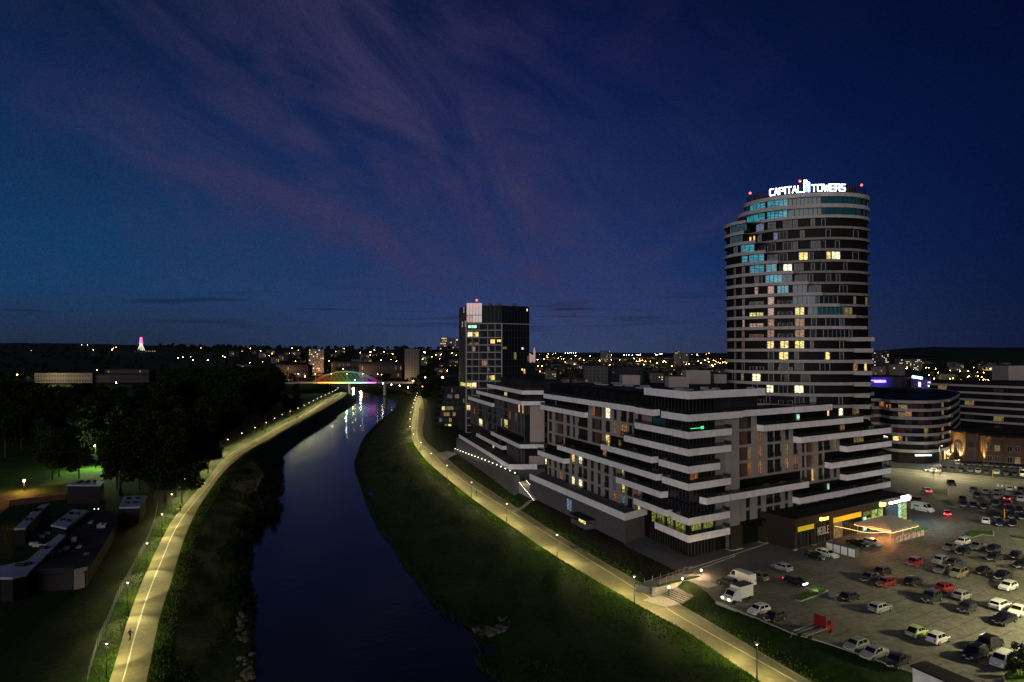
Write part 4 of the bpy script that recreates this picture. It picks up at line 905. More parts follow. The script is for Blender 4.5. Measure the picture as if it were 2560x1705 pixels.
mb = emb(978, 984, ZT + .3, (ZT + 3.7, ZT + 4.0), 'g_white'); mb.add(emb(985, 1001, ZT + 2.9, (ZT + 4.0, ZT + 3.9), 'g_bluewhite')); mb.add(emb(1002, 1007, ZT + 1.9, (ZT + 3.9, ZT + 3.5), 'g_white'))
mb.add(emb(985, 1012, ZT + .35, (ZT + 2.8, ZT + 1.8), 'g_blue')); mb.add(emb(1013, 1026, ZT + .3, (ZT + 3.5, ZT + 3.1), 'g_bluewhite')); mb.build('emblem', 'g_blue', sign)
lamp('POINT', (*E(0, th_px(0., c1(850)), 1.5), ZT + 1.6), 60, (.8, .93, 1), .6); lamp('POINT', (*E(0, th_px(0., c1(1160)), 1.5), ZT + 1.8), 60, (.8, .93, 1), .6)
# ================================================================ north block
def c3(x, y=0): return (1100 + x / 3.2675, 720 + y / 3.2675)
NC = (3.85, 222.0)
FN = Fac(NC, (-.2872, 1), -1); FE = Fac(NC, (1, .0), 1)
uN = lambda x: FN.u(c3(x)[0]); uE = lambda x: FE.u(c3(x)[0])
nb = thing('apartment_block', 'northern apartment block with white bands and a plain beige end wall', 'building', (*NC, 0))
uNe = uN(247); uN6 = uN(316); uN7 = uN(396)
mb = MB(); mb.prism([FN.xy(uNe, -.4), FN.xy(0, -.4), (NC[0] + 6.6, NC[1] + .4), (NC[0] + 6.6, NC[1] + 4), (NC[0] + 15, NC[1] + 4), (NC[0] + 9, NC[1] + 22), FN.xy(uNe, -17)], 0, 21.0, 'dark_cladding')
FN.box(mb, 0.4, uN6, -16, -.42, 21, 24.5, 'dark_cladding'); FN.box(mb, .4, uN7, -16, -2.4, 24.5, 28.0, 'dark_cladding'); FN.box(mb, 2, uN7 - 2, -14, -4.5, 28.0, 32.0, 'roof_dark')
mb.box(NC[0] + .5, NC[0] + 6.6, NC[1] + .5, NC[1] + 14, 21, 28, 'dark_cladding'); mb.build('core', 'dark_cladding', nb)
ncols = [(252, 258, ''), (273, 305, 'c'), (315, 345, 'b'), (352, 364, ''), (372, 385, ''), (392, 422, 'b'), (434, 460, 'b'), (475, 486, ''), (494, 506, ''), (520, 552, 'b'), (563, 602, 'c'), (612, 624, ''), (635, 652, ''), (668, 682, '')]
rowsN = [row(4, 247, 684, ncols), row(3, 247, 684, ncols), row(2, 247, 460, ncols), row(5, 445, 684, ncols), row(1, 545, 684, ncols), row(0, 545, 684, ncols)]
def zN(x, y): p = c3(x, y); return FN.z(*p)
litN = [(643, zN(645, 980), 'lit_warm'), (675, zN(685, 975), 'lit_warm'), (582, zN(590, 1045), 'lit_orange'), (618, zN(628, 1050), 'lit_orange'), (500, zN(500, 1090), 'lit_pink'), (535, zN(535, 1090), 'lit_yellow'), (330, zN(315, 1090), 'lit_white'), (290, zN(290, 1040), 'lit_orange'), (378, zN(400, 1110), 'lit_grey')]
inner.clear()
wall, wins = skin(nb, FN, rowsN, uN, 'grey_render', litN)
wall.build('wall', 'grey_render', nb)
many(nb, inner, 'cladding_panel')
def pz(k): return ZL[k]
wins += [(6, panel(FN, uN(a), uN(b), ZL[k] + .1, ZL[k] + 1.7, m)) for a, b, k, m in ((525, 545, 6, 'lit_yellow'), (484, 492, 1, 'lit_red'), (430, 438, 0, 'lit_white'))]
mb = MB(); x0, x1 = NC[0], NC[0] + 6.35
y_ = NC[1] - .05
mb.box(x0 + 1.7, x1, y_, y_ + .4, 3.7, 8.0, 'end_render'); mb.box(x0 + 2.0, x1, y_, y_ + .4, 11.8, 24.2, 'end_render'); mb.box(x0, x1, y_ + .02, y_ + .4, 0, 3.7, 'end_render')
mb.box(x1, x1 + .3, y_, NC[1] + 4, 0, 24.2, 'end_render'); mb.box(x1 + .35, NC[0] + 15, NC[1] + 3.6, NC[1] + 3.98, 0, 24.2, 'end_render'); mb.build('end_wall', 'beige_render', nb)
for k in range(0, 7):
    w = FE.window(x1 - x0 + .7, x1 - x0 + 3.2, ZL[k] - .3, ZL[k] + 1.6, -3.55, 'lit_white' if k == 0 else 'glass', 'frame', 1); wins.append((8, w))
for k in (0, 1, 2, 3, 4, 5): wins.append((5, FE.window(.1, 1.6, ZL[k] - .6, ZL[k] + 2.1, -.35, 'glass', 'frame_light', 1)))
winparts(nb, wins)
def bandN(ul, ur, k, D=1.4, h=1.3):
    z1 = ZL[k]
    path = [FN.xy(ul, .02), FN.xy(ul, D), (NC[0] - D * .8, NC[1] - D * .95), (NC[0] + ur, NC[1] - D * .95), (NC[0] + ur, NC[1])]
    return parapet(nb, path, z1 - h, z1, 1)
bandN(uN(316), 6.7, 6, 1.0); bandN(uN(396), 6.5, 7, .6); bandN(uN(452), 6.4, 2, 1.8)
bal(nb, FN, uN(247), uN(445), 5, 1.0); bal(nb, FN, uN(330), uN(545), 1, 1.8)
# terrace
TN1 = P(1273, 1160.7, 6.56)[:2]; TN2 = P(1141, 1085.7, 6.56)[:2]
ter2 = thing('terrace_podium', 'northern garden terrace wall with a white parapet and small lights at its foot', 'wall', (*TN1, 0))
mb = MB(); mb.prism([TN1, TN2, (TN2[0] + 12, TN2[1] + 3), (NC[0] - 2, NC[1] - .3), (NC[0] + 6.6, NC[1] - .3), (NC[0] + 6.6, TN1[1] + .2)], 0.02, 5.2, 'grey_render'); mb.build('wall', 'grey_render', ter2)
parapet(ter2, [(TN2[0] + 1, TN2[1]), (TN1[0] - .1, TN1[1] - .2), (NC[0] + 4.0, TN1[1] - .1)], 5.0, 6.56, 1, slab=False, rail=0, name='parapet')
# foot lights on the ramp along the wall
FTN = Fac(TN1, (TN2[0] - TN1[0], TN2[1] - TN1[1]), -1); ra = []
for px_, py_ in ((1138, 1127), (1175, 1142), (1212, 1156), (1250, 1172), (1287, 1189.5)):
    o_ = Fac(FTN.xy(0, 1.3), FTN.d, -1); u = o_.u(px_, py_); ra.append((u, o_.z(px_, py_)))
us_ = [q[0] for q in ra][::-1]; zs_ = [q[1] for q in ra][::-1]
rz2 = lambda u: float(np.interp(u, us_, zs_))
rp2 = thing('ramp', 'long sloping ramp at the foot of the northern terrace wall', 'ramp', FTN.pt(0, 1, 0)); mb = MB()
for i in range(30):
    u0, u1 = us_[0] - 1 + (us_[-1] - us_[0] + 2) * i / 30, us_[0] - 1 + (us_[-1] - us_[0] + 2) * (i + 1) / 30
    p = [FTN.xy(u0, .02), FTN.xy(u1, .02), FTN.xy(u1, 1.9), FTN.xy(u0, 1.9)]; mb.hexa([(*p[0], -1.4), (*p[1], -1.4), (*p[2], -1.4), (*p[3], -1.4), (*p[0], rz2(u0)), (*p[1], rz2(u1)), (*p[2], rz2(u1)), (*p[3], rz2(u0))])
mb.build('slope', 'grey_render', rp2)
for i in range(18):
    u = us_[0] + (us_[-1] - us_[0]) * i / 17; q = FTN.pt(u, 1.3, rz2(u))
    if i == 0:
        proto = thing('bollard_light', 'x', 'light', q)
        mb = MB(); mb.tube((0, 0, 0), (0, 0, .8), .07, m='metal_dark'); mb.build('post', 'metal_dark', proto, world=False)
        mb = MB(); mb.tube((0, 0, .8), (0, 0, 1.0), .1, n=8, m='g_lamp'); mb.tube((0, 0, 1.0), (0, 0, 1.06), .14, n=8, m='metal_dark'); mb.build('lamp_head', 'g_lamp', proto, world=False)
        lamp('POINT', (-.2, -.2, .7), 30, (1, .88, .66), .08, parent=proto); o = proto
    else: o = dup(proto, q, 0)
    o['label'] = 'small lit bollard in the row along the foot of the northern terrace wall'; o['group'] = 'bollard lights below the northern terrace'
# ================================================================ office tower with glass facets
ot = thing('office_tower', 'dark glass office tower with a pale lit top corner and a grey grid front', 'tower', (-10, 353, 0))
OZ = [42 + (878 - (720 + y / 3.2675)) / F * 353 for y in (290, 345, 405, 465, 525, 583, 640, 697, 760, 820, 878, 940, 1000, 1060, 1120, 1180)]
zt = 65.2
ox = lambda x: (1100 + x / 3.2675 - 1280) / F * 353
ob = [(ox(155) * 372 / 353, 372), (ox(215), 353), (ox(506), 353), (ox(730) * 362 / 353, 362), (ox(730) * 362 / 353 - 1, 388), (ox(160) * 388 / 353, 388)]
mb = MB(); mb.prism(ob, 0, zt, 'office_glass'); mb.build('body', 'office_glass', ot)
mb = MB(); mb.prism([(ob[0][0] + .5, 372), (ob[1][0] + .5, 353.6), (ob[2][0], 353.6), (ob[3][0] - .5, 362.5), (ob[4][0], 387), (ob[5][0] + 1, 387)], zt, zt + .5, 'roof_dark')
for a in (4, 11, 16, 24): mb.box(ob[1][0] + a, ob[1][0] + a + 2, 358, 361, zt + .5, zt + 2, 'metal_dark')
mb.build('roof', 'roof_dark', ot)
mb = MB(); a = PY(*c3(300, 100), 356); mb.tube((a.x, 356, zt), (a.x, 356, a.z), .12, m='metal_dark'); mb.tube((a.x - 2.4, 356, zt), (a.x - 2.4, 356, a.z - 1), .1, m='metal_dark'); mb.ball((a.x, 356, a.z), .55, 8, 'g_red'); mb.build('beacon', 'g_red', ot)
mb = MB(); fr = 'frame_light'
for z in OZ: mb.box(ox(215), ox(506), 352.3, 352.98, z - .25, z + .25, fr)
for x in (215, 505): mb.box(ox(x) - .3, ox(x) + .3, 352.2, 352.97, 0, OZ[0] + .26, fr)
for x in (262, 318, 390, 450): mb.box(ox(x) - .15, ox(x) + .15, 352.4, 352.96, OZ[15], OZ[0], fr)
mb.build('grid_frame', fr, ot)
FO = Fac((ox(506), 353), (ob[3][0] - ox(506), 9), 1)
mb = MB(); L_ = math.hypot(ob[3][0] - ox(506), 9)
FO.box(mb, 0, L_, .02, .2, OZ[0] - .3, OZ[0] + .2, fr)
for j in range(1, 9): FO.box(mb, L_ * j / 9 - .05, L_ * j / 9 + .05, .02, .12, 0, zt, 'frame')
for j in range(1, 5): mb.box(ox(350 + j * 32) - .05, ox(350 + j * 32) + .05, 352.8, 352.97, OZ[0] + .5, zt, 'frame')
for z in OZ: FO.box(mb, 0, L_, .03, .1, z - .08, z + .08, 'frame')
mb.build('mullions', 'frame', ot)
FW = Fac(ob[1], (ob[0][0] - ob[1][0], ob[0][1] - ob[1][1]), -1); LW = math.hypot(ob[0][0] - ob[1][0], ob[0][1] - ob[1][1])
mb = MB()
for j in range(5): FW.box(mb, LW * j / 5, LW * j / 5 + .1, .02, .2, 0, zt, 'frame')
for z in OZ + [OZ[0] + 3.7, OZ[0] + 7.4]: FW.box(mb, 0, LW, .02, .18, z - .1, z + .1, 'frame')
mb.build('mullions', 'frame', ot)
wins = []
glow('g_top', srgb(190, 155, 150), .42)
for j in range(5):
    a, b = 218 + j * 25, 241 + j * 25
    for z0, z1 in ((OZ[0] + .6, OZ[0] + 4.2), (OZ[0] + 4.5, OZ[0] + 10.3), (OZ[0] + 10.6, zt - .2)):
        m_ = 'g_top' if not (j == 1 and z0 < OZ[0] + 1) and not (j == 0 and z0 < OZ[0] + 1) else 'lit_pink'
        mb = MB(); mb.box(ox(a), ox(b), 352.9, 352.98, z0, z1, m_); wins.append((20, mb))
def ow(x0, x1, i, m, h0=.5, h1=2.9):
    mb = MB(); zlo = OZ[i + 1] if i + 1 < len(OZ) else OZ[i] - 3.7
    n = max(1, int((x1 - x0) / 20)); 
    for j in range(n):
        a = ox(x0 + (x1 - x0) * j / n) + .08; b = ox(x0 + (x1 - x0) * (j + 1) / n) - .08; mb.box(a, b, 352.88, 352.97, zlo + h0, zlo + h1, m)
    wins.append((10 if m.startswith('lit') else 3, mb))
ow(230, 300, 0, 'lit_shop_white', 1.2, 2.6); ow(225, 268, 1, 'lit_white'); ow(272, 315, 1, 'lit_warm'); ow(225, 315, 2, 'lit_red', .3, 1.2); ow(412, 450, 2, 'lit_warm', .8, 2.8); ow(465, 500, 2, 'lit_yellow', 1.6, 2.8)
ow(330, 383, 5, 'lit_orange', .5, 3); ow(380, 395, 7, 'lit_green'); ow(400, 448, 7, 'lit_yellow'); ow(218, 258, 8, 'lit_warm'); ow(260, 298, 8, 'lit_white'); ow(212, 256, 11, 'lit_warm'); ow(265, 290, 3, 'lit_dim'); ow(385, 405, 3, 'lit_grey'); ow(385, 405, 6, 'lit_grey')
random.seed(9)
for i in range(1, 14):
    for x in (222, 266, 322, 394, 454):
        if random.random() < .75: ow(x, x + random.choice((22, 36)), i, 'glass_grey', .3, random.choice((1.2, 3.0)))
def fw(u0, u1, z, m, h=2.2): wins.append((6, FW.window(u0, u1, z, z + h, .02, m, 'frame', 0)))
for j in range(3):
    for z in range(5): fw(LW * (.04 + j * .2), LW * (.18 + j * .2), OZ[0] - 9 + z * 3.7, 'lit_pink' if random.random() < .45 else 'glass_grey', 3.2)
fw(LW * .1, LW * .75, OZ[9] + .8, 'lit_yellow', 2.0); fw(LW * .2, LW * .4, OZ[11] - .4, 'lit_dim', 2.4)
def fo(x, y, w, h, m): 
    p = c3(x, y); u = FO.u(p[0]); z = FO.z(*p); wins.append((6, FO.window(u, u + w, z, z + h, .05, m, 'frame', 0)))
fo(665, 503, 1.5, 1.2, 'g_facade'); fo(512, 500, 2.4, 1.5, 'lit_dim'); fo(603, 585, 1.6, 4, 'lit_green'); fo(665, 675, 1, 1.2, 'lit_white'); fo(683, 700, 1, 2.6, 'lit_warm'); fo(715, 600, .8, 3, 'lit_dim'); fo(706, 190, .8, 1.4, 'lit_white')
winparts(ot, wins)
# stepped pale apartments left of the office tower
sa = thing('terraced_apartments', 'dim stepped apartment building with curved balconies left of the glass office tower', 'building', (-45, 380, 0))
def c8(x, y): return (600 + x / 3.925, 820 + y / 3.925)
wins = []
for k in range(7):
    y1 = 575 + k * 58; xl = 2010 - k * 14
    a = PY(*c8(xl, y1), 385); b = PY(*c8(2135, y1), 385); z1 = a.z
    mb = MB(); mb.box(a.x, b.x + 3, 385, 410, max(0, z1 - 3.4), z1 - .9, 'dark_cladding'); mb.box(a.x - 1.2, b.x + 3, 383.5, 385.4, z1 - .95, z1, 'house_wall_dark')
    mb.prism([(a.x - 1.2, 385.4), (a.x - 1.2, 400), (a.x - 2.5, 400), (a.x - 2.8, 389)], z1 - .95, z1, 'house_wall_dark')
    mb.build('storey', 'house_wall_dark', sa)
    for j in range(6):
        w0 = a.x + .8 + j * (b.x - a.x) / 6; w = MB(); w.box(w0, w0 + 1.6, 384.9, 384.98, z1 - 3.2, z1 - 1.1, random.choice(('glass', 'glass', 'glass_grey', 'glass_grey', 'lit_dim', 'lit_grey', 'lit_yellow'))); wins.append((1, w))
winparts(sa, wins)
mb = MB(); a = PY(*c8(2012, 470), 400); mb.box(a.x, a.x + 8, 392, 410, 28, a.z, 'house_wall_dark'); mb.ball((a.x - .5, 391, a.z - .5), .5, 8, 'g_white'); mb.build('roof_room', 'house_wall_dark', sa)
# ================================================================ right side buildings
def c5(x, y=0): return (1960 + x / 3.137, 800 + y / 3.137)
cb = thing('curved_building', 'apartment building with a rounded corner and pale balcony bands across the street', 'building', (170, 270, 0))
base = [P(*c5(655, 1085), 0)[:2], P(*c5(780, 1090), 0)[:2], P(*c5(870, 1118), 0)[:2], P(*c5(1090, 1128), 0)[:2], P(*c5(1180, 1120), 0)[:2], P(*c5(1240, 1103), 0)[:2], P(*c5(1290, 1075), 0)[:2]]
e = base[-1]; base.append((e[0] + 30, e[1] + 42)); base.append((e[0] + 34, e[1] + 70))
bp = resamp(dense([tuple(p) for p in base], 4), 60)
back = [(bp[-1][0] - 30, bp[-1][1] + 20), (bp[30][0] + 5, bp[30][1] + 22), (bp[0][0] - 5, bp[0][1] + 18)]
zc = 42 + (878 - 1000.5) / F * 262 + .4
Hc = (zc - 5.3) / 6.0
mb = MB(); mb.prism(bp + back, 0, zc - .2, 'dark_cladding'); mb.build('core', 'dark_cladding', cb)
wins = []; reds = []
random.seed(21)
for k in range(7):
    z1 = zc - Hc * k; mb = MB(); o = offset_path(bp, -1.5); i_ = offset_path(bp, -1.25); mb.strip(o, i_, z1 - 1.05, z1); mb.strip(i_, bp, z1 - 1.05, z1 - .8, 'grey_render'); mb.build('parapet', 'frame_light', cb)
    if k < 6:
        for s in range(0, 58, 1):
            if random.random() < .42: mb = MB(); a, b = bp[s], bp[s + 1]; q = offset_path([a, b], -.03); mb.strip(q, offset_path([a, b], -.01), z1 - Hc + .05, z1 - 1.1, 'red_cladding'); reds.append((1, mb))
        for s in range(2, 56, 3):
            r = random.random(); m_ = 'glass' if r < .5 else 'glass_grey' if r < .86 else random.choice(('lit_dim', 'lit_orange', 'lit_grey'))
            a, b = bp[s], bp[s + 1]; q = offset_path([a, b], -.08); w = MB(); w.strip(q, offset_path([a, b], -.04), z1 - Hc + .05, z1 - 1.15, m_); wins.append((1, w))
imx = max(range(60), key=lambda s: bp[s][0] / bp[s][1])
def cw(x0, x1, y, m):
    p0 = c5(x0, y); best = min(range(imx), key=lambda s: abs((1280 + F * bp[s][0] / bp[s][1]) - p0[0])); a = bp[best]; 
    w_ = (x1 - x0) / 3.137 / F * a[1]; b = bp[best + 1]; L = math.hypot(b[0] - a[0], b[1] - a[1]); b = (a[0] + (b[0] - a[0]) / L * w_, a[1] + (b[1] - a[1]) / L * w_)
    z = CH + (878 - c5(0, y)[1]) / F * a[1]; q = offset_path([a, b], -.25); w = MB(); w.strip(q, offset_path([a, b], -.2), z - .8, z + .9, m); wins.append((5, w))
cw(810, 830, 678, 'lit_orange'); cw(833, 855, 678, 'lit_orange'); cw(875, 935, 680, 'lit_dim'); cw(875, 935, 740, 'lit_dim'); cw(805, 850, 858, 'lit_white'); cw(785, 850, 922, 'lit_white'); cw(868, 910, 925, 'lit_warm'); cw(905, 932, 925, 'lit_orange'); cw(965, 980, 935, 'lit_dim'); cw(1082, 1106, 905, 'lit_orange')
winparts(cb, wins); winparts(cb, reds, 'cladding_panel')
mb = MB()
for x0, x1, y in ((1008, 1110, 1054), (1205, 1245, 1038)):
    p0 = c5(x0, y); best = min(range(imx), key=lambda s: abs((1280 + F * bp[s][0] / bp[s][1]) - p0[0])); a = bp[best]; b = min(bp[:imx + 1], key=lambda q: abs((1280 + F * q[0] / q[1]) - c5(x1)[0]))
    z = CH + (878 - p0[1]) / F * a[1]; q = offset_path([a, b], -1.9); mb.strip(q, offset_path([a, b], -1.6), z - .3, z + .3, 'g_facade')
a = P(*c5(1122, 1085), 0); mb.box(a.x, a.x + .7, a.y - 2.5, a.y - 2.2, .5, 4, 'g_sign'); mb.build('shop_sign', 'g_sign', cb)
mb = MB()
for s in range(16, 54, 2):
    a, b = bp[s], bp[s + 1]; q = offset_path([a, b], -.1); mb.strip(q, offset_path([a, b], -.04), .3, 3.8, 'lit_warm' if s % 6 == 0 else 'lit_dim')
mb.build('shopfront', 'lit_dim', cb)
lamp('POINT', (base[3][0], base[3][1] - 5, 3.5), 700, (.85, 1, .92), .4); lamp('POINT', (base[5][0] + 2, base[5][1] - 5, 3.5), 500, (.85, 1, .92), .4)
# second banded building far right
sb = thing('banded_building', 'second pale banded apartment building at the right edge behind the rounded one', 'building', (250, 330, 0))
q0 = [(215, 352), (238, 318), (262, 305), (330, 300)]; bq = resamp(dense(q0, 4), 34); wins = []
zs = 42 + (878 - 968) / F * 310
mb = MB(); mb.prism(bq + [(335, 330), (240, 352)], 0, zs - .4, 'dark_cladding'); mb.prism([(x + 6, y + 8) for x, y in bq] + [(337, 329), (241, 350)], zs - .4, zs + 1.6, 'dark_cladding'); mb.build('core', 'dark_cladding', sb)
for k in range(6):
    z1 = zs - 3.4 * k; mb = MB(); mb.strip(offset_path(bq, -1.4), offset_path(bq, -1.1), z1 - 1.0, z1); mb.strip(offset_path(bq, -1.1), bq, z1 - 1, z1 - .8); mb.build('parapet', 'frame_light', sb)
    for s in range(1, 31, 3):
        r = random.random(); m_ = 'glass' if r < .6 else 'glass_grey' if r < .9 else 'lit_dim'; a, b = bq[s], bq[s + 1]; q = offset_path([a, b], -.08); w = MB(); w.strip(q, offset_path([a, b], -.03), z1 - 3.35, z1 - 1.1, m_); wins.append((1, w))
a, b = bq[17], bq[18]; w = MB(); w.strip(offset_path([a, b], -.3), offset_path([a, b], -.2), zs - 9.5, zs - 8.2, 'g_facade'); wins.append((9, w)); winparts(sb, wins)
# uplit brick hall
bh = thing('brick_hall', 'old brick hall with two amber uplit gate pillars across the street', 'building', (205, 262, 0))
h0 = P(*c5(1287, 1085), 0); h1 = P(*c5(1545, 1130), 0)
FB = Fac((h0.x, h0.y), (h1.x - h0.x, h1.y - h0.y), 1); LB = math.hypot(h1.x - h0.x, h1.y - h0.y)
zt_ = FB.z(*c5(1400, 885))
mb = MB(); FB.box(mb, 0, LB, -22, 0, 0, zt_, 'brick'); 
for x in (1287, 1410, 1495): u = FB.u(c5(x)[0]); FB.box(mb, u, u + 1.2, 0, .6, 0, zt_ + .5, 'brick')
mb.build('wall', 'brick', bh)
mb = MB(); FB.box(mb, -.5, LB + .3, -22.4, .9, zt_ + .52, zt_ + .8, 'roof_dark'); mb.build('roof', 'roof_dark', bh)
mb = MB(); u = FB.u(c5(1330)[0]); 
pts = [(u, 0), (u + 3.8, 0), (u + 3.8, 6)] + [(u + 1.9 + 1.9 * math.cos(t), 6 + 1.9 * math.sin(t)) for t in [math.pi * k / 8 for k in range(1, 8)]] + [(u, 6)]
mb.poly([FB.pt(a, .05, b) for a, b in pts], 'glass'); 
for k in range(3): mb.tube(FB.pt(u + .9 * (k + 1), .08, 0), FB.pt(u + .9 * (k + 1), .08, 7), .06, m='frame')
mb.build('gate', 'glass', bh)
for x in (1302, 1388):
    u = FB.u(c5(x)[0]); mb = MB(); mb.tube(FB.pt(u, 1.2, 0), FB.pt(u, 1.2, .35), .25, n=8, m='metal_dark'); mb.tube(FB.pt(u, 1.2, .36), FB.pt(u, 1.2, .4), .2, n=8, m='g_warm_wall'); mb.build('uplight', 'metal_dark', bh)
    lamp('SPOT', FB.pt(u, 1.3, .5), 45000, (1, .62, .2), .1, 62, aim=(*(np.array(FB.n) * -.28), 1))
mb = MB()
for j in range(3):
    for zq in (1.5, 5.5): u = FB.u(c5(1440 + j * 22)[0]); FB.box(mb, u, u + 1.1, .02, .1, zq, zq + 2.3, 'glass_grey')
mb.build('window', 'glass_grey', bh)
mb = MB(); p = MB(); u0 = FB.u(c5(1312)[0])
b2 = thing('brick_warehouse', 'long low brick building with dim windows and one amber lit pilaster', 'building', (230, 240, 0))
g0 = P(*c5(1560, 1130), 0); g1 = (g0.x + 60 * .80, g0.y - 60 * .60)
FG = Fac((g0.x, g0.y), (g1[0] - g0.x, g1[1] - g0.y), 1); zg = FG.z(*c5(1700, 920))
mb = MB(); FG.box(mb, 0, 60, -25, 0, 0, zg, 'brick')
for j in range(11): FG.box(mb, j * 6, j * 6 + .8, 0, .35, 0, zg + .3, 'brick')
mb.build('wall', 'brick', b2); mb = MB(); FG.box(mb, -.4, 60.4, -25.4, .7, zg + .32, zg + .6); mb.build('roof', 'roof_dark', b2)
wins = []
random.seed(3)
for j in range(10):
    for q in range(2):
        for zq in (1.2, 5.2, 8.8):
            if zq + 2.2 < zg: wins.append((1, FG.window(j * 6 + 1.3 + q * 2.3, j * 6 + 2.9 + q * 2.3, zq, zq + 2.2, .03, random.choice(('glass', 'glass_grey', 'glass_grey', 'lit_dim')), 'frame_light', 1)))
winparts(b2, wins)
lamp('SPOT', FG.pt(.4, 1.0, .4), 40000, (1, .65, .2), .1, 28, aim=(*(np.array(FG.n) * -.08), 1))
mb = MB(); mb.tube(FG.pt(.4, 1.0, 0), FG.pt(.4, 1.0, .3), .2, n=8); mb.build('uplight', 'metal_dark', b2)
# cinema box with blue sign
ci = thing('retail_hall', 'windowless hall glowing violet round a blue illuminated name sign', 'building', (190, 420, 0))
a = PY(*c5(640, 470), 400); b = PY(*c5(1150, 470), 400); zt2 = PY(*c5(700, 448), 400).z; 
mb = MB(); mb.box(a.x - 6, b.x, 400, 440, 0, zt2, 'house_wall_dark'); c_ = PY(*c5(965, 455), 400); mb.box(c_.x, b.x + 2, 396, 399.9, 0, zt2 - 1.2, 'house_wall_dark'); mb.build('wall', 'house_wall_dark', ci)
mb = MB(); s0 = PY(*c5(686, 487), 399.6); s1 = PY(*c5(796, 474), 399.6); L_ = s1.x - s0.x; lw = L_ / (10 + .3 * 9 - .5); hh = s1.z - s0.z
word(mb, 'RZESZOWSKI', s0.x, s0.z, lw, hh, lw * .3, .5, lambda s, z, d: (s, 399.5 - d, z), 'g_violet', .3); mb.build('name_sign', 'g_violet', ci)
lamp('SPOT', (s0.x + L_ / 2, 391, s0.z + 1), 30000, (.1, .06, 1), 1, 100, aim=(0, 1, 0))
lamp('SPOT', (c_.x + 12, 384, s0.z - 2), 22000, (.35, .25, 1), 2, 110, aim=(0, 1, 0))
mb = MB()
for x, y in ((1063, 505), (1138, 505)): p = PY(*c5(x, y), 395.7); mb.box(p.x - .7, p.x + .7, 395.6, 395.8, p.z - 1.4, p.z + 1.4, 'g_facade')
mb.build('window', 'g_facade', ci)
mb = MB(); p = PY(*c5(1035, 445), 398); mb.tube((p.x - 2, 398, p.z), (p.x + 3.5, 398, p.z - .8), .8, n=6, m='g_bluewhite'); mb.build('roof_light', 'g_bluewhite', ci)
# ================================================================ generic blocks further away
def block(name, label, cat, px0, px1, pyt, D, depth=16, m='house_wall', pyb=None, lits=0, seed=1, wm=('lit_warm', 'lit_dim', 'lit_orange', 'lit_grey', 'lit_white'), floors=None, dark='glass_grey', rz=None, zb_=0):
    random.seed(seed); a = PY(px0, pyt, D); b = PY(px1, pyt, D); w = b.x - a.x; h_ = a.z - zb_
    t = thing(name, label, cat, (a.x, D, zb_))
    mb = MB(); mb.box(a.x, b.x, D, D + depth, zb_, a.z, m); mb.build('wall', m, t)
    mb = MB(); mb.box(a.x - .3, b.x + .3, D - .3, D + depth + .3, a.z, a.z + .5, 'roof_dark'); mb.build('roof', 'roof_dark', t)
    fl = floors or max(1, int(h_ / 3.2)); nx_ = max(2, int(w / 3.6)); wins = []
    for k in range(fl):
        z0 = zb_ + h_ * (k + .25) / fl; z1 = zb_ + h_ * (k + .72) / fl
        for j in range(nx_):
            x0 = a.x + w * (j + .25) / nx_; x1 = a.x + w * (j + .75) / nx_; r = random.random(); mm = random.choice(wm) if r < lits else dark
            q = MB(); q.box(x0, x1, D - .12, D - .02, z0, z1, mm); wins.append(((5 if r < lits else 1), q))
    winparts(t, wins); return t, a, b
block('tower_block', 'tall pale slab tower block behind the riverside trees right of the arch bridge', 'building', 1012, 1048, 872, 977, 18, 'house_wall', lits=.04, seed=4, floors=14)
block('tower_block', 'tower block with many lit windows left of the arch bridge on the skyline', 'building', 772, 810, 873, 1300, 20, 'house_wall', lits=.38, seed=5, floors=12)
lamp('POINT', (-150, 962, 6), 20000, (1, .62, .25), 1.5)
block('tower_block', 'bright lit hotel block on the skyline just left of the glass office tower', 'building', 1100.6, 1117, 843, 2500, 25, 'house_wall', lits=.6, seed=6, wm=('lit_white', 'lit_warm'), floors=10)
block('tower_block', 'pale block with a violet lit edge touching the glass office tower on the skyline', 'building', 1121, 1145, 846, 2520, 25, 'house_wall', lits=.25, seed=7, wm=('lit_white', 'lit_pink'), floors=9)
block('tower_block', 'slim high rise with scattered white windows right of the oval tower', 'building', 2180, 2222, 877, 1400, 22, 'house_wall_dark', lits=.25, seed=8, wm=('lit_white', 'lit_grey'), floors=14)
block('apartment_building', 'pale apartment row below the slim high rise', 'building', 2178, 2214, 917, 900, 18, 'house_wall', lits=.12, seed=9)
block('apartment_building', 'pale apartment block in the middle of the estate right of the oval tower', 'building', 2224, 2262, 911, 950, 18, 'house_wall', lits=.12, seed=10)
block('apartment_building', 'long apartment block with a lit top row at the foot of the dark hill', 'building', 2248, 2305, 898, 1500, 18, 'house_wall', lits=.35, seed=11, wm=('lit_white', 'lit_warm', 'lit_grey'))
block('apartment_building', 'plain beige block cut by the right edge of the picture', 'building', 2521, 2600, 914, 520, 18, 'beige_render', lits=.0, seed=12, floors=2, dark='beige_render')
block('apartment_building', 'white low block with small dark windows beyond the roofs', 'building', 1462, 1520, 915, 700, 18, 'house_wall', lits=.1, seed=13)
block('apartment_building', 'dim grey long block beside the white low block beyond the roofs', 'building', 1520, 1607, 918, 720, 18, 'house_wall_dark', lits=.06, seed=14)
block('apartment_building', 'small white block on the skyline of the town', 'building', 1502, 1528, 877, 2300, 18, 'house_wall', lits=.15, seed=15)
block('apartment_building', 'square white tower block above the orange lights of the town', 'building', 1688, 1702, 878, 1900, 18, 'house_wall', lits=.2, seed=16)
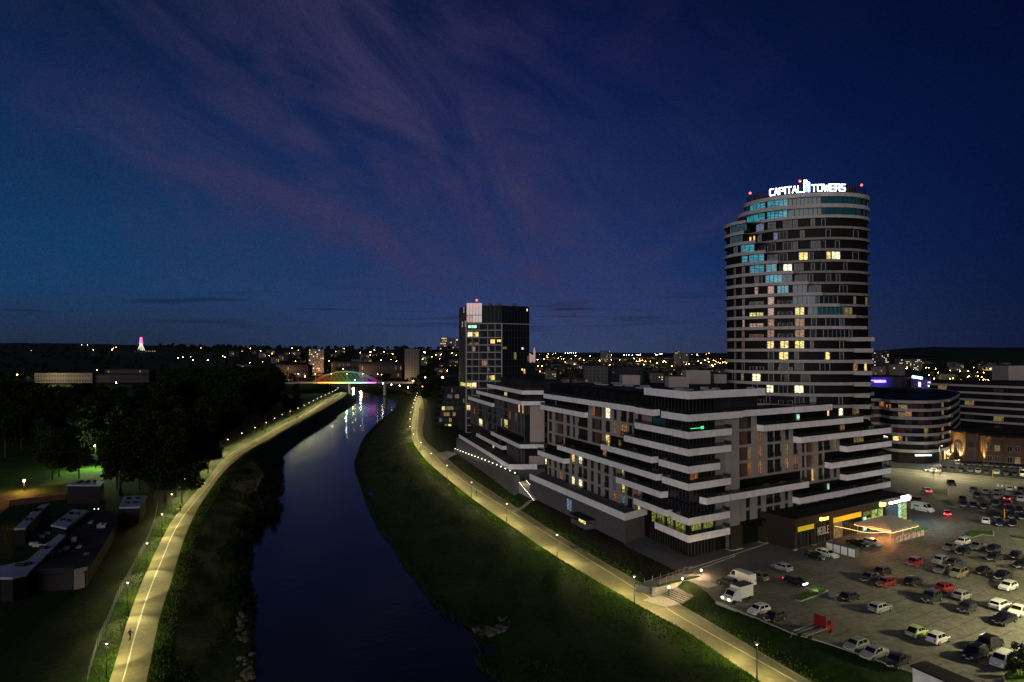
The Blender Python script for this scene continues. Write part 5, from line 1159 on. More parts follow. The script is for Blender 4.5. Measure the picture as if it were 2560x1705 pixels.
block('apartment_building', 'wide pale block above the orange lights of the town', 'building', 1704, 1722, 883, 1900, 18, 'house_wall', lits=.2, seed=17)
block('school_building', 'long two storey school with a lit left end beyond the dark trees', 'building', 86, 231, 933, 900, 20, 'house_wall', lits=.0, seed=18, floors=2)
block('school_building', 'dim annex with a row of windows right of the lit school', 'building', 232, 372, 937, 905, 20, 'house_wall_dark', lits=.0, seed=19, floors=2)
block('school_building', 'upper glazed wing with a light frame behind the dim annex', 'building', 262, 373, 924, 960, 20, 'house_wall_dark', lits=.15, seed=20, floors=3, wm=('lit_dim', 'lit_red'))
lamp('POINT', (PY(118, 930, 880).x, 880, 16), 38000, (1, .75, .35), 2); lamp('POINT', (PY(180, 930, 880).x, 875, 12), 14000, (1, .7, .35), 2)
lamp('POINT', (PY(60, 932, 870).x, 872, 17), 16000, (1, .7, .2), 2)
block('riverside_hall', 'low pale retail building with a glowing orange entrance behind the bridge', 'building', 897, 1005, 911, 1050, 25, 'house_wall_dark', lits=.25, seed=22, wm=('lit_orange', 'lit_grey'), floors=2)
block('riverside_hall', 'low building lit orange from below left of the bridge', 'building', 700, 770, 913, 1080, 25, 'house_wall_dark', lits=.2, seed=23, wm=('lit_orange',), floors=2)
block('riverside_hall', 'long warehouse with a pale roof behind the arch of the bridge', 'building', 828, 985, 905, 1300, 25, 'house_wall_dark', lits=.3, seed=24, wm=('lit_grey', 'lit_dim'), floors=2)
for px_, D_, e_ in ((885, 1040, 30000), (715, 1070, 30000), (780, 1280, 40000), (800, 1280, 40000), (905, 1040, 20000)): lamp('POINT', (PY(px_, 905, D_).x, D_ - 6, 7), e_, (1, .5, .2), 1.5)
# church, monument, red-lit church
def church(px, pyt, D, label, m, hall=14, s=1.):
    a = PY(px, pyt, D); t = thing('church', label, 'church', (a.x, D, 0))
    mb = MB(); mb.box(a.x - 2.2 * s, a.x + 2.2 * s, D, D + 5, 0, a.z * .72, m); mb.build('tower', m, t)
    mb = MB(); i = len(mb.v); mb.v += [(a.x - 2.2 * s, D, a.z * .72), (a.x + 2.2 * s, D, a.z * .72), (a.x + 2.2 * s, D + 5, a.z * .72), (a.x - 2.2 * s, D + 5, a.z * .72), (a.x, D + 2.5, a.z)]
    for f in ((0, 1, 4), (1, 2, 4), (2, 3, 4), (3, 0, 4)): mb.f.append(f); mb.m.append(m)
    mb.build('spire', m, t)
    h_ = a.z * .45; x0, x1 = a.x - hall * s - 2.2 * s, a.x - 2.2 * s; mb = MB(); mb.box(x0, x1, D, D + 12, 0, h_, m); mb.build('nave', m, t)
    mb = MB(); mb.poly([(x0, D - .1, h_), (x1, D - .1, h_), ((x0 + x1) / 2, D - .1, h_ * 1.35)], m); mb.poly([(x0, D + 12, h_), (x1, D + 12, h_), ((x0 + x1) / 2, D + 12, h_ * 1.35)], m)
    mb.quad((x0, D - .1, h_), ((x0 + x1) / 2, D - .1, h_ * 1.35), ((x0 + x1) / 2, D + 12, h_ * 1.35), (x0, D + 12, h_), m); mb.quad((x1, D - .1, h_), ((x0 + x1) / 2, D - .1, h_ * 1.35), ((x0 + x1) / 2, D + 12, h_ * 1.35), (x1, D + 12, h_), m)
    mb.build('roof', m, t)
glow('g_church', srgb(235, 180, 80), .75); glow('g_church_red', srgb(150, 40, 35), .5)  # church walls glow themselves; the floodlight is put into the material
church(2491, 914, 1500, 'glowing yellow church with a slim tower at the far right below the hill', 'g_church', 14, 1.3)
church(1336, 867, 2500, 'glowing red church on the skyline right of the glass office tower', 'g_church_red', 18, 1.6)
mo = thing('monument', 'tall monument glowing pink at its top with white legs on the left skyline', 'monument', (PY(353, 860, 1900).x, 1900, 0))
a = PY(353, 843, 1900); zq = lambda y: PY(353, y, 1900).z
mb = MB(); mb.tube((a.x, 1900, zq(859)), (a.x, 1900, zq(850)), 5, 4, 8, 'g_pink'); mb.tube((a.x, 1900, zq(850)), (a.x, 1900, zq(843)), 4, 3, 8, 'g_pink'); mb.tube((a.x, 1900, zq(860)), (a.x, 1900, zq(858.5)), 5, 5, 8, 'g_facade'); mb.build('crown', 'g_pink', mo)  # crown and legs glow by material, in place of floodlight on them
for dx in (-7, -2.5, 2.5, 7):
    mb = MB(); mb.tube((a.x + dx * 1.3, 1900, zq(876)), (a.x + dx * .35, 1900, zq(860)), 1.5, .8, 6, 'g_facade'); mb.build('leg', 'g_facade', mo)
mb = MB(); mb.box(PY(337, 880, 1910).x, PY(391, 880, 1910).x, 1910, 1925, 0, zq(877), 'house_wall_dark'); 
for px_ in (338, 342, 345, 348, 365, 371, 376, 382, 387): q = PY(px_, 880, 1909).x; mb.box(q - .7, q + .7, 1908, 1909.8, zq(888), zq(877.5), 'g_facade')
mb.build('base', 'house_wall_dark', mo)
# ================================================================ bridge
br = thing('arch_bridge', 'arched road bridge with rainbow light strips over the river', 'bridge', tuple(P(872, 985, -4)))
DB = 734.0
bx0, bx1 = PY(738, 955, DB).x, PY(1035, 955, DB).x; zd = PY(840, 955, DB).z
mb = MB(); mb.box(bx0, bx1, DB, DB + 14, zd - 1.6, zd, 'concrete'); mb.box(bx0 - 120, bx0, DB, DB + 14, zd - 2.0, zd - .4, 'concrete'); mb.build('deck', 'concrete', br)
mb = MB(); 
for x in (872, 960): p = PY(x, 960, DB).x; mb.box(p - 1.2, p + 1.2, DB + 2, DB + 12, -8, zd - 1.6, 'concrete')
mb.build('pier', 'concrete', br)
rb = bpy.data.materials.new('rainbow'); rb.use_nodes = True; t_ = rb.node_tree; b_ = t_.nodes['Principled BSDF']; b_.inputs['Base Color'].default_value = (.02, .02, .02, 1)
g_ = t_.nodes.new('ShaderNodeNewGeometry'); s_ = t_.nodes.new('ShaderNodeSeparateXYZ'); mr = t_.nodes.new('ShaderNodeMapRange'); rp = t_.nodes.new('ShaderNodeValToRGB')
t_.links.new(g_.outputs['Position'], s_.inputs[0]); t_.links.new(s_.outputs[0], mr.inputs[0]); mr.inputs[1].default_value = PY(775, 950, DB).x; mr.inputs[2].default_value = PY(942, 950, DB).x; t_.links.new(mr.outputs[0], rp.inputs[0]); t_.links.new(rp.outputs[0], b_.inputs['Emission Color']); b_.inputs['Emission Strength'].default_value = .34
cr = rp.color_ramp; cr.elements[0].color = (1, .05, .02, 1); cr.elements[1].color = (.9, .05, .35, 1)
for p, c in ((.14, (1, .16, .02, 1)), (.3, (1, .55, .08, 1)), (.45, (.65, .9, .15, 1)), (.6, (.25, .8, .35, 1)), (.75, (.3, .7, .8, 1)), (.88, (.5, .25, .9, 1))): e_ = cr.elements.new(p); e_.color = c
MATS['rainbow'] = rb
rb2 = rb.copy(); rb2.node_tree.nodes['Principled BSDF'].inputs['Emission Strength'].default_value = 3.2; MATS['rainbow_bright'] = rb2
rb3 = rb.copy(); rb3.node_tree.nodes['Principled BSDF'].inputs['Emission Strength'].default_value = .3; MATS['rainbow_dim'] = rb3
for yy, m_ in ((DB + .4, 'rainbow'), (DB + 13, 'rainbow_dim')):
    mb = MB(); n = 28; pts = []
    for k in range(n + 1):
        px_ = 780 + (942 - 780) * k / n; s = (k / n) * 2 - 1; pyv = 955 - 26 * (1 - s * s); pts.append((PY(px_, 900, DB).x, yy, PY(px_, pyv, DB).z))
    for k in range(n): mb.tube(pts[k], pts[k + 1], .34, n=5, m=m_)
    mb.build('arch', m_, br)
    mb = MB()
    for k in range(2, n - 2, 2):
        mb.tube(pts[k], (pts[min(n, k + 3)][0], yy, zd), .13, n=4, m='rainbow_dim'); mb.tube(pts[k], (pts[max(0, k - 3)][0], yy, zd), .13, n=4, m='rainbow_dim')
    mb.build('hanger', 'rainbow_dim', br)
mb = MB(); mb.box(PY(795, 955, DB).x, PY(940, 955, DB).x, DB - .4, DB - .02, zd - 1.3, zd - .2, 'rainbow_bright'); mb.box(PY(742, 955, DB).x, PY(795, 955, DB).x, DB - .3, DB - .02, zd - .9, zd - .5, 'rainbow'); mb.build('light_strip', 'rainbow_bright', br)
lamp('POINT', (PY(870, 955, DB).x, DB - 6, zd + 2), 3500, (.9, 1, .8), .4); lamp('POINT', (PY(1030, 955, DB).x, DB - 5, zd + 6), 6000, (1, .6, .3), .4); lamp('POINT', (PY(790, 955, DB).x, DB - 10, zd + 1), 5000, (.6, 1, .3), .4)
# ================================================================ path lamps
def make_path_lamp():
    t = thing('street_lamp', 'x', 'street lamp')
    mb = MB(); mb.tube((0, 0, 0), (0, 0, 1.1), .11, .09, 8); mb.tube((0, 0, 1.1), (0, 0, 4.45), .06, .045, 8); mb.build('post', 'metal_dark', t)
    mb = MB(); mb.tube((0, 0, 4.45), (0, 0, 4.7), .06, .22, 10, 'g_lamp'); mb.build('lamp_head', 'g_lamp', t)
    mb = MB(); mb.tube((0, 0, 4.71), (0, 0, 4.79), .44, .30, 10, 'metal'); mb.build('lamp_cap', 'metal', t)
    lamp('SPOT', (.2, 0, 4.42), 2500, (1, .87, .32), .2, 144, parent=t).data.spot_blend = 1.0
    for s in (-1, 1): lamp('SPOT', (.25, s * .3, 4.42), 10500, (1, .86, .34), .2, 68, parent=t, aim=(.10, s, -.5)).data.spot_blend = 1.0
    return t
ORD = ['nearest', 'second', 'third', 'fourth', 'fifth', 'sixth', 'seventh', 'eighth', 'ninth', 'tenth', 'eleventh', 'twelfth', 'thirteenth', 'fourteenth', 'fifteenth', 'sixteenth', 'seventeenth', 'eighteenth', 'nineteenth', 'twentieth', 'twenty-first', 'twenty-second', 'twenty-third', 'twenty-fourth', 'twenty-fifth', 'twenty-sixth', 'twenty-seventh', 'twenty-eighth', 'twenty-ninth', 'thirtieth', 'thirty-first', 'thirty-second']
proto = make_path_lamp(); used = False
rb_ = W3([(1892.5, 1695.7), (1586, 1507), (1392.8, 1390.6), (1267, 1304), (1178.7, 1243.8), (1117.8, 1197), (1077.9, 1163.5), (1052, 1133), (1033.5, 1110), (1025, 1088), (1025, 1067), (1027, 1049), (1031, 1035), (1034, 1023), (1037, 1014), (1039, 1007), (1041, 1001), (1043, 995)], ZP)
lb_ = W3([(266, 1694), (319, 1524), (367, 1414), (405, 1333), (440, 1277)], ZP)
# beyond the trees the left lamps go on at the same spacing
la = resamp(dense(W3([(440, 1277), (505, 1190), (560, 1135), (612, 1106), (664, 1081), (714, 1053), (763, 1030), (804, 1006), (838, 989), (848, 980)], ZP)), 24)
lb_ += la[1:]
for side, L, n0 in (('right', rb_, 0), ('left', lb_, 0)):
    for i, (x, y) in enumerate(L):
        if side == 'left' and i >= 4: x -= 1.2
        loc = (x, y, ZP - .06); q0 = L[max(0, i - 1)]; q1 = L[min(len(L) - 1, i + 1)]; rzl = math.atan2(q1[1] - q0[1], q1[0] - q0[0]) - math.pi / 2
        if not used: proto.location = loc; proto.rotation_euler = (0, 0, rzl); o = proto; used = True
        else: o = dup(proto, loc, rzl)
        o['label'] = f'black path lamp on the {side} riverbank, ' + (f'{ORD[i]} from the camera' if i else 'nearest to the camera'); o['group'] = f'lamps along the {side} riverside path'
lamp0 = proto
# two more of the same just below the frame, whose light reaches into it
for px_, py_ in ((2330, 1985), (170, 1950)):
    q = P(px_, py_, ZP); o = dup(proto, q, 0); o['label'] = 'black path lamp just below the lower edge of the picture'; o['group'] = 'lamps below the frame'
# street lights
def make_mast(h=9, e=9000, col=(1, .86, .5), arm=1.6, head='g_lamp', spot=True):
    t = thing('street_light', 'x', 'street lamp')
    mb = MB(); mb.tube((0, 0, 0), (0, 0, h), .12, .07, 8); mb.build('post', 'metal_dark', t)
    mb = MB(); mb.tube((0, 0, h), (arm, 0, h + .25), .05, .05, 6); mb.build('arm', 'metal_dark', t)
    mb = MB(); mb.box(arm - .1, arm + .7, -.18, .18, h + .2, h + .32, 'metal_dark'); mb.box(arm, arm + .6, -.14, .14, h + .14, h + .197, head); mb.build('lamp_head', head, t)
    o_ = lamp('SPOT', (arm + .3, 0, h), e, col, .25, 175, parent=t); o_.data.spot_blend = .3
    return t
LC = (1, .9, .46)
for (x, y, h, e, rz, lb) in ((92, 92, 13, 90000, 2.6, 'tall lot light just outside the lower right edge of the picture'), (130, 128, 13, 70000, 2.6, 'tall lot light outside the right edge of the picture'),
                         (178, 205, 10, 22000, 2.2, 'tall street light by the main road at the right'), (145, 232, 10, 22000, -1.8, 'street light over the road junction'),
                         (215, 178, 10, 26000, 2.2, 'street light of the main road outside the right edge'), (112, 262, 9, 9000, -1.2, 'street light beside the road behind the balconies')):
    o = make_mast(h, e, LC); o.location = (x, y, 0); o.rotation_euler = (0, 0, rz); o['label'] = lb
q = P(2473, 1230, 0)
# traffic signs and posts by the junction
def post_sign(px, py, h, label, kind):
    q = P(px, py, 0); t = thing('road_sign', label, 'sign', q); mb = MB(); mb.tube((0, 0, 0), (0, 0, h), .05, n=6); mb.build('post', 'metal', t, world=False); mb = MB()
    if kind == 'disc':
        mb.tube((0, -.08, h - .4), (0, -.05, h - .4), .42, n=14, m='g_blue_off'); mb.tube((0, -.1, h - .4), (0, -.085, h - .4), .2, n=3, m='paint')
        mb.build('plate', 'g_blue_off', t, world=False); m2_ = MB(); m2_.box(-.3, .3, -.1, -.05, h + .15, h + .6, 'g_amber_off'); m2_.build('plate', 'g_amber_off', t, world=False)
    elif kind == 'red': mb.box(-.5, .5, -.1, -.05, h - .6, h, 'tail_off'); mb.box(-.35, .35, -.12, -.102, h - .42, h - .22, 'paint'); mb.build('plate', 'tail_off', t, world=False)
    else: mb.tube((0, 0, .0), (0, 0, h), .09, n=6, m='g_amber_off'); mb.build('marker', 'g_amber_off', t, world=False)
    return t
mat('g_blue_off', (.02, .08, .3), .4); mat('g_amber_off', (.5, .28, .02), .5)
post_sign(2334, 1212, 4.4, 'blue round direction sign under an amber plate at the junction', 'disc'); post_sign(*c5(918, 1110), 4.2, 'red sign with a white bar on the verge beyond the road', 'red')
post_sign(2482, 1201, 3.4, 'yellow marker post at the kerb of the main road', 'mark'); post_sign(2511, 1302, 3.0, 'orange reflective post among the dark parked cars', 'mark'); post_sign(*c5(815, 1145), 5, 'plain grey post on the verge beyond the road', 'mark2')
# ================================================================ stairs with bollards and railing
st = thing('stairs', 'broad pale steps climbing from the right path to the car park', 'stairs', (28, 118, ZP))
a = np.array(P(1672, 1500, ZP)[:2]); r_ = np.array(Rd); n_ = np.array(Nd)
FSs = Fac(tuple(a), Rd, 1)
W2 = 2.4; base_s = FSs.u(1672)
mb = MB(); u = 0.; z = ZP
mb.prism([FSs.xy(-4.0, -W2), FSs.xy(.6, -W2), FSs.xy(.6, W2), FSs.xy(-3.0, W2)], ZP - .1, ZP + .03, 'concrete')
for k in range(10):
    z = ZP + .15 * (k + 1); l = 2.4 if k == 4 else (3.0 if k == 9 else .5)
    FSs.box(mb, u + .6, u + .6 + l - .002, -W2, W2, ZP - .2, z, 'concrete'); FSs.box(mb, u + .56, u + .62, -W2 + .01, W2 - .01, z - .05, z + .004, 'stone'); u += l
mb.build('steps', 'concrete', st)
mb = MB()
FSs.box(mb, -1, 10.5, -W2 - .7, -W2 - .05, ZP - .2, .0, 'concrete'); FSs.box(mb, 0, 10.5, -W2 - .6, -W2 - .15, .0, .25, 'leaf_light'); mb.build('planter', 'concrete', st)
lawnramp = MB()
mb = MB()
for k in range(7):
    p = FSs.xy(-.5 + k * 2, -W2 - 3.2); mb.tube((*p, -1.3), (*p, .9), .035, n=5)
p, q = FSs.xy(-.5, -W2 - 3.2), FSs.xy(11.5, -W2 - 3.2); mb.tube((*p, .1), (*q, .95), .03, n=5); mb.tube((*p, -.5), (*q, .45), .02, n=5); mb.build('handrail', 'metal', st)
mb = MB(); mb.prism([FSs.xy(-2.4, -W2 - 3.4), FSs.xy(-1.4, -W2 - .9), FSs.xy(12, -W2 - .9), FSs.xy(12, -W2 - 3.4)], -1.2, .02, 'plaza_paving'); mb.build('ramp', 'plaza_paving', st)
for i, (px_, py_) in enumerate(((1672, 1482), (1706, 1460), (1753, 1438))):
    q = P(px_, py_, -.1 * (2 - i)); o = thing('bollard_light', f'glowing amber bollard beside the broad steps, {("lowest", "middle", "topmost")[i]} of the three', 'light', q, group='three bollards beside the steps')
    mb = MB(); mb.tube((0, 0, -.6), (0, 0, .8), .07, n=8); mb.build('post', 'metal_dark', o, world=False); mb = MB(); mb.tube((0, 0, .8), (0, 0, 1.05), .13, n=8, m='g_lamp'); mb.build('lamp_head', 'g_lamp', o, world=False)
    lamp('POINT', (0, -.25, 1.2), 900, (1, .68, .34), .1, parent=o)
# fence with glowing panel left of the ramp
def fence(name, label, pts, h=1.3, z=None, step=2.4, slant=0, m='metal', mesh='rail_glass'):
    t = thing(name, label, 'fence', (*pts[0], hgt(*pts[0]))); mb = MB(); pan = MB(); P_ = resamp(pts, max(2, int(sum(math.dist(pts[i], pts[i + 1]) for i in range(len(pts) - 1)) / step) + 1))
    for i, p in enumerate(P_):
        z0 = hgt(*p) if z is None else z; mb.tube((*p, z0 - .1), (p[0] + slant, p[1], z0 + h), .04, n=5)
        if i:
            q = P_[i - 1]; z1 = hgt(*q) if z is None else z
            for hh in (.1, h * .5, h - .05): pan.tube((q[0] + slant * hh / h, q[1], z1 + hh), (p[0] + slant * hh / h, p[1], z0 + hh), .007, n=4, m=m)
            n = 6
            for j in range(1, n):
                s = j / n; x = q[0] + (p[0] - q[0]) * s; y = q[1] + (p[1] - q[1]) * s; zz_ = z1 + (z0 - z1) * s; pan.tube((x, y, zz_ + .1), (x + slant * .9, y, zz_ + h - .05), .004, n=3, m=m)
    mb.build('posts', m, t); pan.m = ['concrete' if name == 'wire_fence' else m] * len(pan.m); pan.build('mesh_panel', m, t); return t
fence('wire_fence', 'wire mesh fence beside the left path catching the lamp light', W3([(218, 1702), (240, 1625), (272, 1552), (292, 1500), (312, 1465), (342, 1408), (362, 1370), (386, 1310), (392, 1270)], ZP), 2.0, slant=.25)
fence('railing_fence', 'thin railing along the plaza edge above the planted bank', W3([(1650, 1466), (1690, 1442), (1712, 1428)], 0), 1.1, 0)
# second lit stair at the terrace gap
s2_ = thing('stairs', 'narrow lit stair between the two terrace walls', 'stairs', P(1334, 1230, 0)); a = P(1306, 1203, 3.2); b = P(1352, 1258, -.6); mb = MB(); glowm = MB()
d_ = (b - a); L_ = math.hypot(d_.x, d_.y); ux, uy = d_.x / L_, d_.y / L_
for k in range(16):
    s = L_ * k / 16; z1 = 3.2 - 3.8 * k / 16
    p = [(a.x + ux * s - uy * w, a.y + uy * s + ux * w) for w in (-1.3, 1.3)] + [(a.x + ux * (s + L_ / 16 - .01) - uy * w, a.y + uy * (s + L_ / 16 - .01) + ux * w) for w in (1.3, -1.3)]; mb.prism(p, -1.6, z1, 'concrete')
    for w in (-1.35, 1.35): q = (a.x + ux * s - uy * w, a.y + uy * s + ux * w); glowm.tube((*q, z1), (*q, z1 + .22), .035, n=5, m='g_lamp')
mb.build('steps', 'concrete', s2_); glowm.build('step_light', 'g_lamp', s2_)
for s in (.2, .5, .8): lamp('POINT', (a.x + d_.x * s, a.y + d_.y * s - .2, 4.4 - 3.6 * s), 90, (1, .88, .6), .2)
q = P(1325, 1190, 0); o = thing('wall_light', 'orange lamp at the left end of the long terrace wall', 'light', (q.x, q.y, 0)); mb = MB(); mb.tube((0, 0, 0), (0, 0, 3), .05); mb.build('post', 'metal_dark', o, world=False); mb = MB(); mb.ball((0, 0, 3.1), .2, 8, 'g_orange'); mb.build('lamp_head', 'g_orange', o, world=False); lamp('POINT', (0, -.4, 3.2), 200, (1, .6, .3), .2, parent=o)
# footpaths crossing the bank
for nm, px in (('bank_footpath', [(1088, 1132), (1100, 1128), (1143, 1128), (1146, 1138), (1112, 1146)]),):
    pts = W3(px, -.8); mb = MB(); mb.poly([(x, y, hgt(x, y) + .12) for x, y in pts]); mb.build(nm, 'concrete', kind='structure')
tp = resamp(dense(W3([(1283, 1275), (1300, 1266), (1325, 1258), (1354, 1254)], -.8), 1), 20); A = offset_path(tp, .9); B = offset_path(tp, -.9); mb = MB()
for i in range(19): mb.quad(*[(x, y, max(hgt(x, y), -1.5) + .14) for x, y in (A[i], B[i], B[i + 1], A[i + 1])])
mb.build('bank_footpath', 'concrete', kind='structure')
# ================================================================ cafe tent
te = thing('cafe_tent', 'pale hip roofed cafe tent edged with string lights in front of the lit shop', 'tent', (83, 150, 0))
ang = math.atan2(.53, .848); A0 = P(2226, 1356, 0)
FTt = Fac((A0.x, A0.y), Rd, 1); LT_ = 10.2; WT = 7.5
mb = MB(); e = .5; ze = 2.7; zr = 4.5
c_ = [FTt.pt(-e, e, ze), FTt.pt(LT_ + e, e, ze), FTt.pt(LT_ + e, -WT - e, ze), FTt.pt(-e, -WT - e, ze)]; r0 = FTt.pt(3.2, -WT / 2, zr); r1 = FTt.pt(LT_ - 3.2, -WT / 2, zr)
mb.quad(c_[0], c_[1], r1, r0); mb.poly([c_[1], c_[2], r1]); mb.quad(c_[2], c_[3], r0, r1); mb.poly([c_[3], c_[0], r0]); mb.build('canopy', 'canopy', te)
mb = MB()
for i in range(4):
    p, q = Vector(c_[i]), Vector(c_[(i + 1) % 4]); n = 7
    for j in range(n):
        a, b = p.lerp(q, j / n), p.lerp(q, (j + 1) / n); m_ = (a + b) / 2; mb.poly([a, b, b + Vector((0, 0, -.3)), m_ + Vector((0, 0, -.5)), a + Vector((0, 0, -.3))], 'canopy')
mb.build('valance', 'canopy', te)
mb = MB()
for i in range(4):
    p, q = Vector(c_[i]), Vector(c_[(i + 1) % 4]); n = 10
    for j in range(n): mb.tube(p.lerp(q, j / n) + Vector((0, 0, -.45 - .1 * (j % 2))), p.lerp(q, (j + 1) / n) + Vector((0, 0, -.45 - .1 * ((j + 1) % 2))), .03, n=5, m='g_string')
p, q = Vector(c_[0]), Vector(FTt.pt(-7.5, -WT * .6, 2.9)); 
for j in range(9): mb.tube(p.lerp(q, j / 9) + Vector((0, 0, -.6 * math.sin(math.pi * j / 9))), p.lerp(q, (j + 1) / 9) + Vector((0, 0, -.6 * math.sin(math.pi * (j + 1) / 9))), .03, n=5, m='g_string')
p2 = Vector(FTt.pt(-8, -WT - 1.5, 2.9))
for j in range(5): mb.tube(q.lerp(p2, j / 5), q.lerp(p2, (j + 1) / 5), .03, n=5, m='g_string')
mb.build('string_light', 'g_string', te)
for u, d in ((0, 0), (LT_, 0), (LT_, -WT), (0, -WT), (LT_ / 2, 0), (LT_ / 2, -WT)): mb = MB(); mb.tube(FTt.pt(u, d, 0), FTt.pt(u, d, ze), .07, n=6); mb.build('pole', 'metal', te)
for u, d, e in ((2, -2.2, 1300), (8, -2.2, 1300), (-3, -2, 1800)): lamp('POINT', FTt.pt(u, d, 2.3), e, (1, .38, .11), .2)
fp_ = thing('poster_fence', 'low fence of printed panels round the front of the cafe tent', 'fence', (84, 151, 0))
for k in range(7):
    mb = MB(); FTt.box(mb, k * 1.75 + .05, k * 1.75 + 1.6, .95, 1.0, .1, 1.35, 'poster'); FTt.box(mb, k * 1.75 - .05, k * 1.75 + .04, .93, 1.02, 0, 1.4, 'wood_cladding'); mb.build('panel', 'poster', fp_)
def table_set(u, d, label):
    t = thing('cafe_table', label, 'table', FTt.pt(u, d, 0), ang); mb = MB(); mb.tube((0, 0, .72), (0, 0, .76), .45, n=12); mb.build('table_top', 'wood_cladding', t); mb = MB(); mb.tube((0, 0, 0), (0, 0, .72), .04); mb.tube((0, 0, 0), (0, 0, .04), .28, n=10); mb.build('stand', 'metal_dark', t); return t
def cafe_chair(u, d, rz, label):
    t = thing('cafe_chair', label, 'chair', FTt.pt(u, d, 0), ang + rz); mb = MB(); mb.box(-.22, .22, -.22, .22, .42, .46); mb.build('seat', 'wood_cladding', t); mb = MB(); mb.box(-.22, .22, .19, .23, .5, .9); mb.build('backrest', 'wood_cladding', t); mb = MB()
    for x in (-.2, .2):
        for y in (-.2, .2): mb.tube((x, y, 0), (x, y, .42), .02, n=4)
    mb.build('legs', 'metal_dark', t); return t
for i, (u, d) in enumerate(((-1.8, -1), (-4.5, -2.5), (-3, -5), (1.5, -1.6), (5, -1.6), (8.5, -1.6))):
    w_ = ('just left of the tent', 'at the terrace end', 'nearest the shop', 'under the tent corner', 'mid tent', 'at the right tent pole')[i]
    table_set(u, d, f'round cafe table {w_}')
    for s, wd in ((-1, 'near'), (1, 'far')): cafe_chair(u, d + s * .75 * -1, 0 if s < 0 else math.pi, f'wooden cafe chair on the {wd} side of the table {w_}')
# white containers
cn = thing('container_row', 'row of four white storage lockers standing beside the white estate car', 'container', P(2110, 1385, 0))
FC = Fac(tuple(P(2066, 1377, 0)[:2]), (.531, -.847), 1)
for k in range(4):
    mb = MB(); FC.box(mb, k * 1.62, k * 1.62 + 1.55, -1.3, .1, .1, 1.9, 'house_wall'); FC.box(mb, k * 1.62 + .1, k * 1.62 + .74, .1, .14, .2, 1.8, 'white_render'); FC.box(mb, k * 1.62 + .8, k * 1.62 + 1.45, .1, .14, .2, 1.8, 'white_render'); FC.box(mb, k * 1.62 - .02, k * 1.62 + 1.57, -1.33, .13, 1.9, 1.97, 'house_wall'); mb.build('locker', 'house_wall', cn)
# kiosk bottom right with flat dark roof
kb = thing('flat_roof_hut', 'white walled hut with a flat dark roof at the bottom edge of the car park', 'building', P(2300, 1700, 0))
a = P(2275, 1666, 3.0); b = P(2300, 1658, 3.0)
FK2 = Fac((a.x, a.y), (.42, -.907), 1)
mb = MB(); FK2.box(mb, .2, 13, -2.6, -.2, 0, 2.95, 'white_render'); mb.build('wall', 'white_render', kb); mb = MB(); FK2.box(mb, 0, 13.3, -2.9, 0, 2.96, 3.2, 'roof_dark'); mb.build('roof', 'roof_dark', kb)
# ================================================================ left sports / depot complex
zL0 = ZP - .06
dp = thing('depot_building', 'long low dark flat roofed building left of the left path', 'building', P(190, 1450, zL0))
def roofpoly(pts, z): return [tuple(P(x, y, z)[:2]) for x, y in pts]
def q2(x, y): return (x / 2.592, 1100 + y / 2.592)
rp_ = roofpoly([q2(205, 850), q2(430, 640), q2(600, 460), q2(790, 470), q2(700, 640), q2(560, 862), q2(330, 842)], 1.2)
mb = MB(); c_ = np.mean(np.array(rp_), 0); wp = [(c_[0] + (p[0] - c_[0]) * .985, c_[1] + (p[1] - c_[1]) * .985) for p in rp_]; mb.prism(wp, zL0, 1.2, 'dark_cladding'); mb.build('wall', 'dark_cladding', dp); mb = MB(); mb.prism(rp_, 1.2, 1.45, 'roof_dark'); mb.build('roof', 'roof_dark', dp)
random.seed(64); mb = MB(); sl = MB()
ax = (np.array(rp_[2]) - np.array(rp_[0])); ax = ax / np.hypot(*ax); pr = np.array((-ax[1], ax[0]))
for k in range(16):
    q = c_ + ax * random.uniform(-17, 17) + pr * random.uniform(-4, 4); l_ = random.uniform(.6, 2.4)
    (sl if k % 2 else mb).prism([tuple(q), tuple(q + ax * l_), tuple(q + ax * l_ + pr * .9), tuple(q + pr * .9)], 1.46, 1.46 + random.uniform(.2, .9))
mb.build('roof_vent', 'frame_light', dp); sl.build('skylight', 'roof_blue', dp); mb = MB()
for k in range(14): q = c_ + ax * (-24 + 3.6 * k); a1, b1 = q - pr * 3.5, q + pr * 3.5; mb.tube((*a1, 1.47), (*b1, 1.47), .05, n=4)
mb.build('roof_seam', 'roof_dark', dp)
ew = thing('gable_building', 'low building with a gable wall coloured beige as if lamplit left of the path', 'building', P(150, 1480, zL0))
A = P(*q2(190, 985), zL0); B = P(*q2(480, 970), zL0); D_ = P(*q2(565, 950), zL0)
zt_ = 2.6
mb = MB(); mb.prism([A[:2], B[:2], D_[:2], (D_.x - 3, D_.y + 6), (A.x, A.y + 6)], zL0, zt_ - .4, 'house_wall_dark'); mb.build('wall', 'house_wall_dark', ew); mb = MB(); mb.prism([(B.x + .05, B.y - .12), (D_.x + .06, D_.y - .1), (D_.x - .05, D_.y), (B.x, B.y)], zL0, zt_ - .4, 'end_render'); mb.build('end_wall', 'end_render', ew)  # end wall paler than the front: path light put into the colours
mb = MB(); mb.prism([(A.x, A.y - .3), (B.x, B.y - .3), (D_.x + .3, D_.y), (D_.x - 2.6, D_.y + 6.3), (A.x, A.y + 6.3)], zt_ - .39, zt_, 'roof_dark'); mb.build('roof', 'roof_dark', ew)
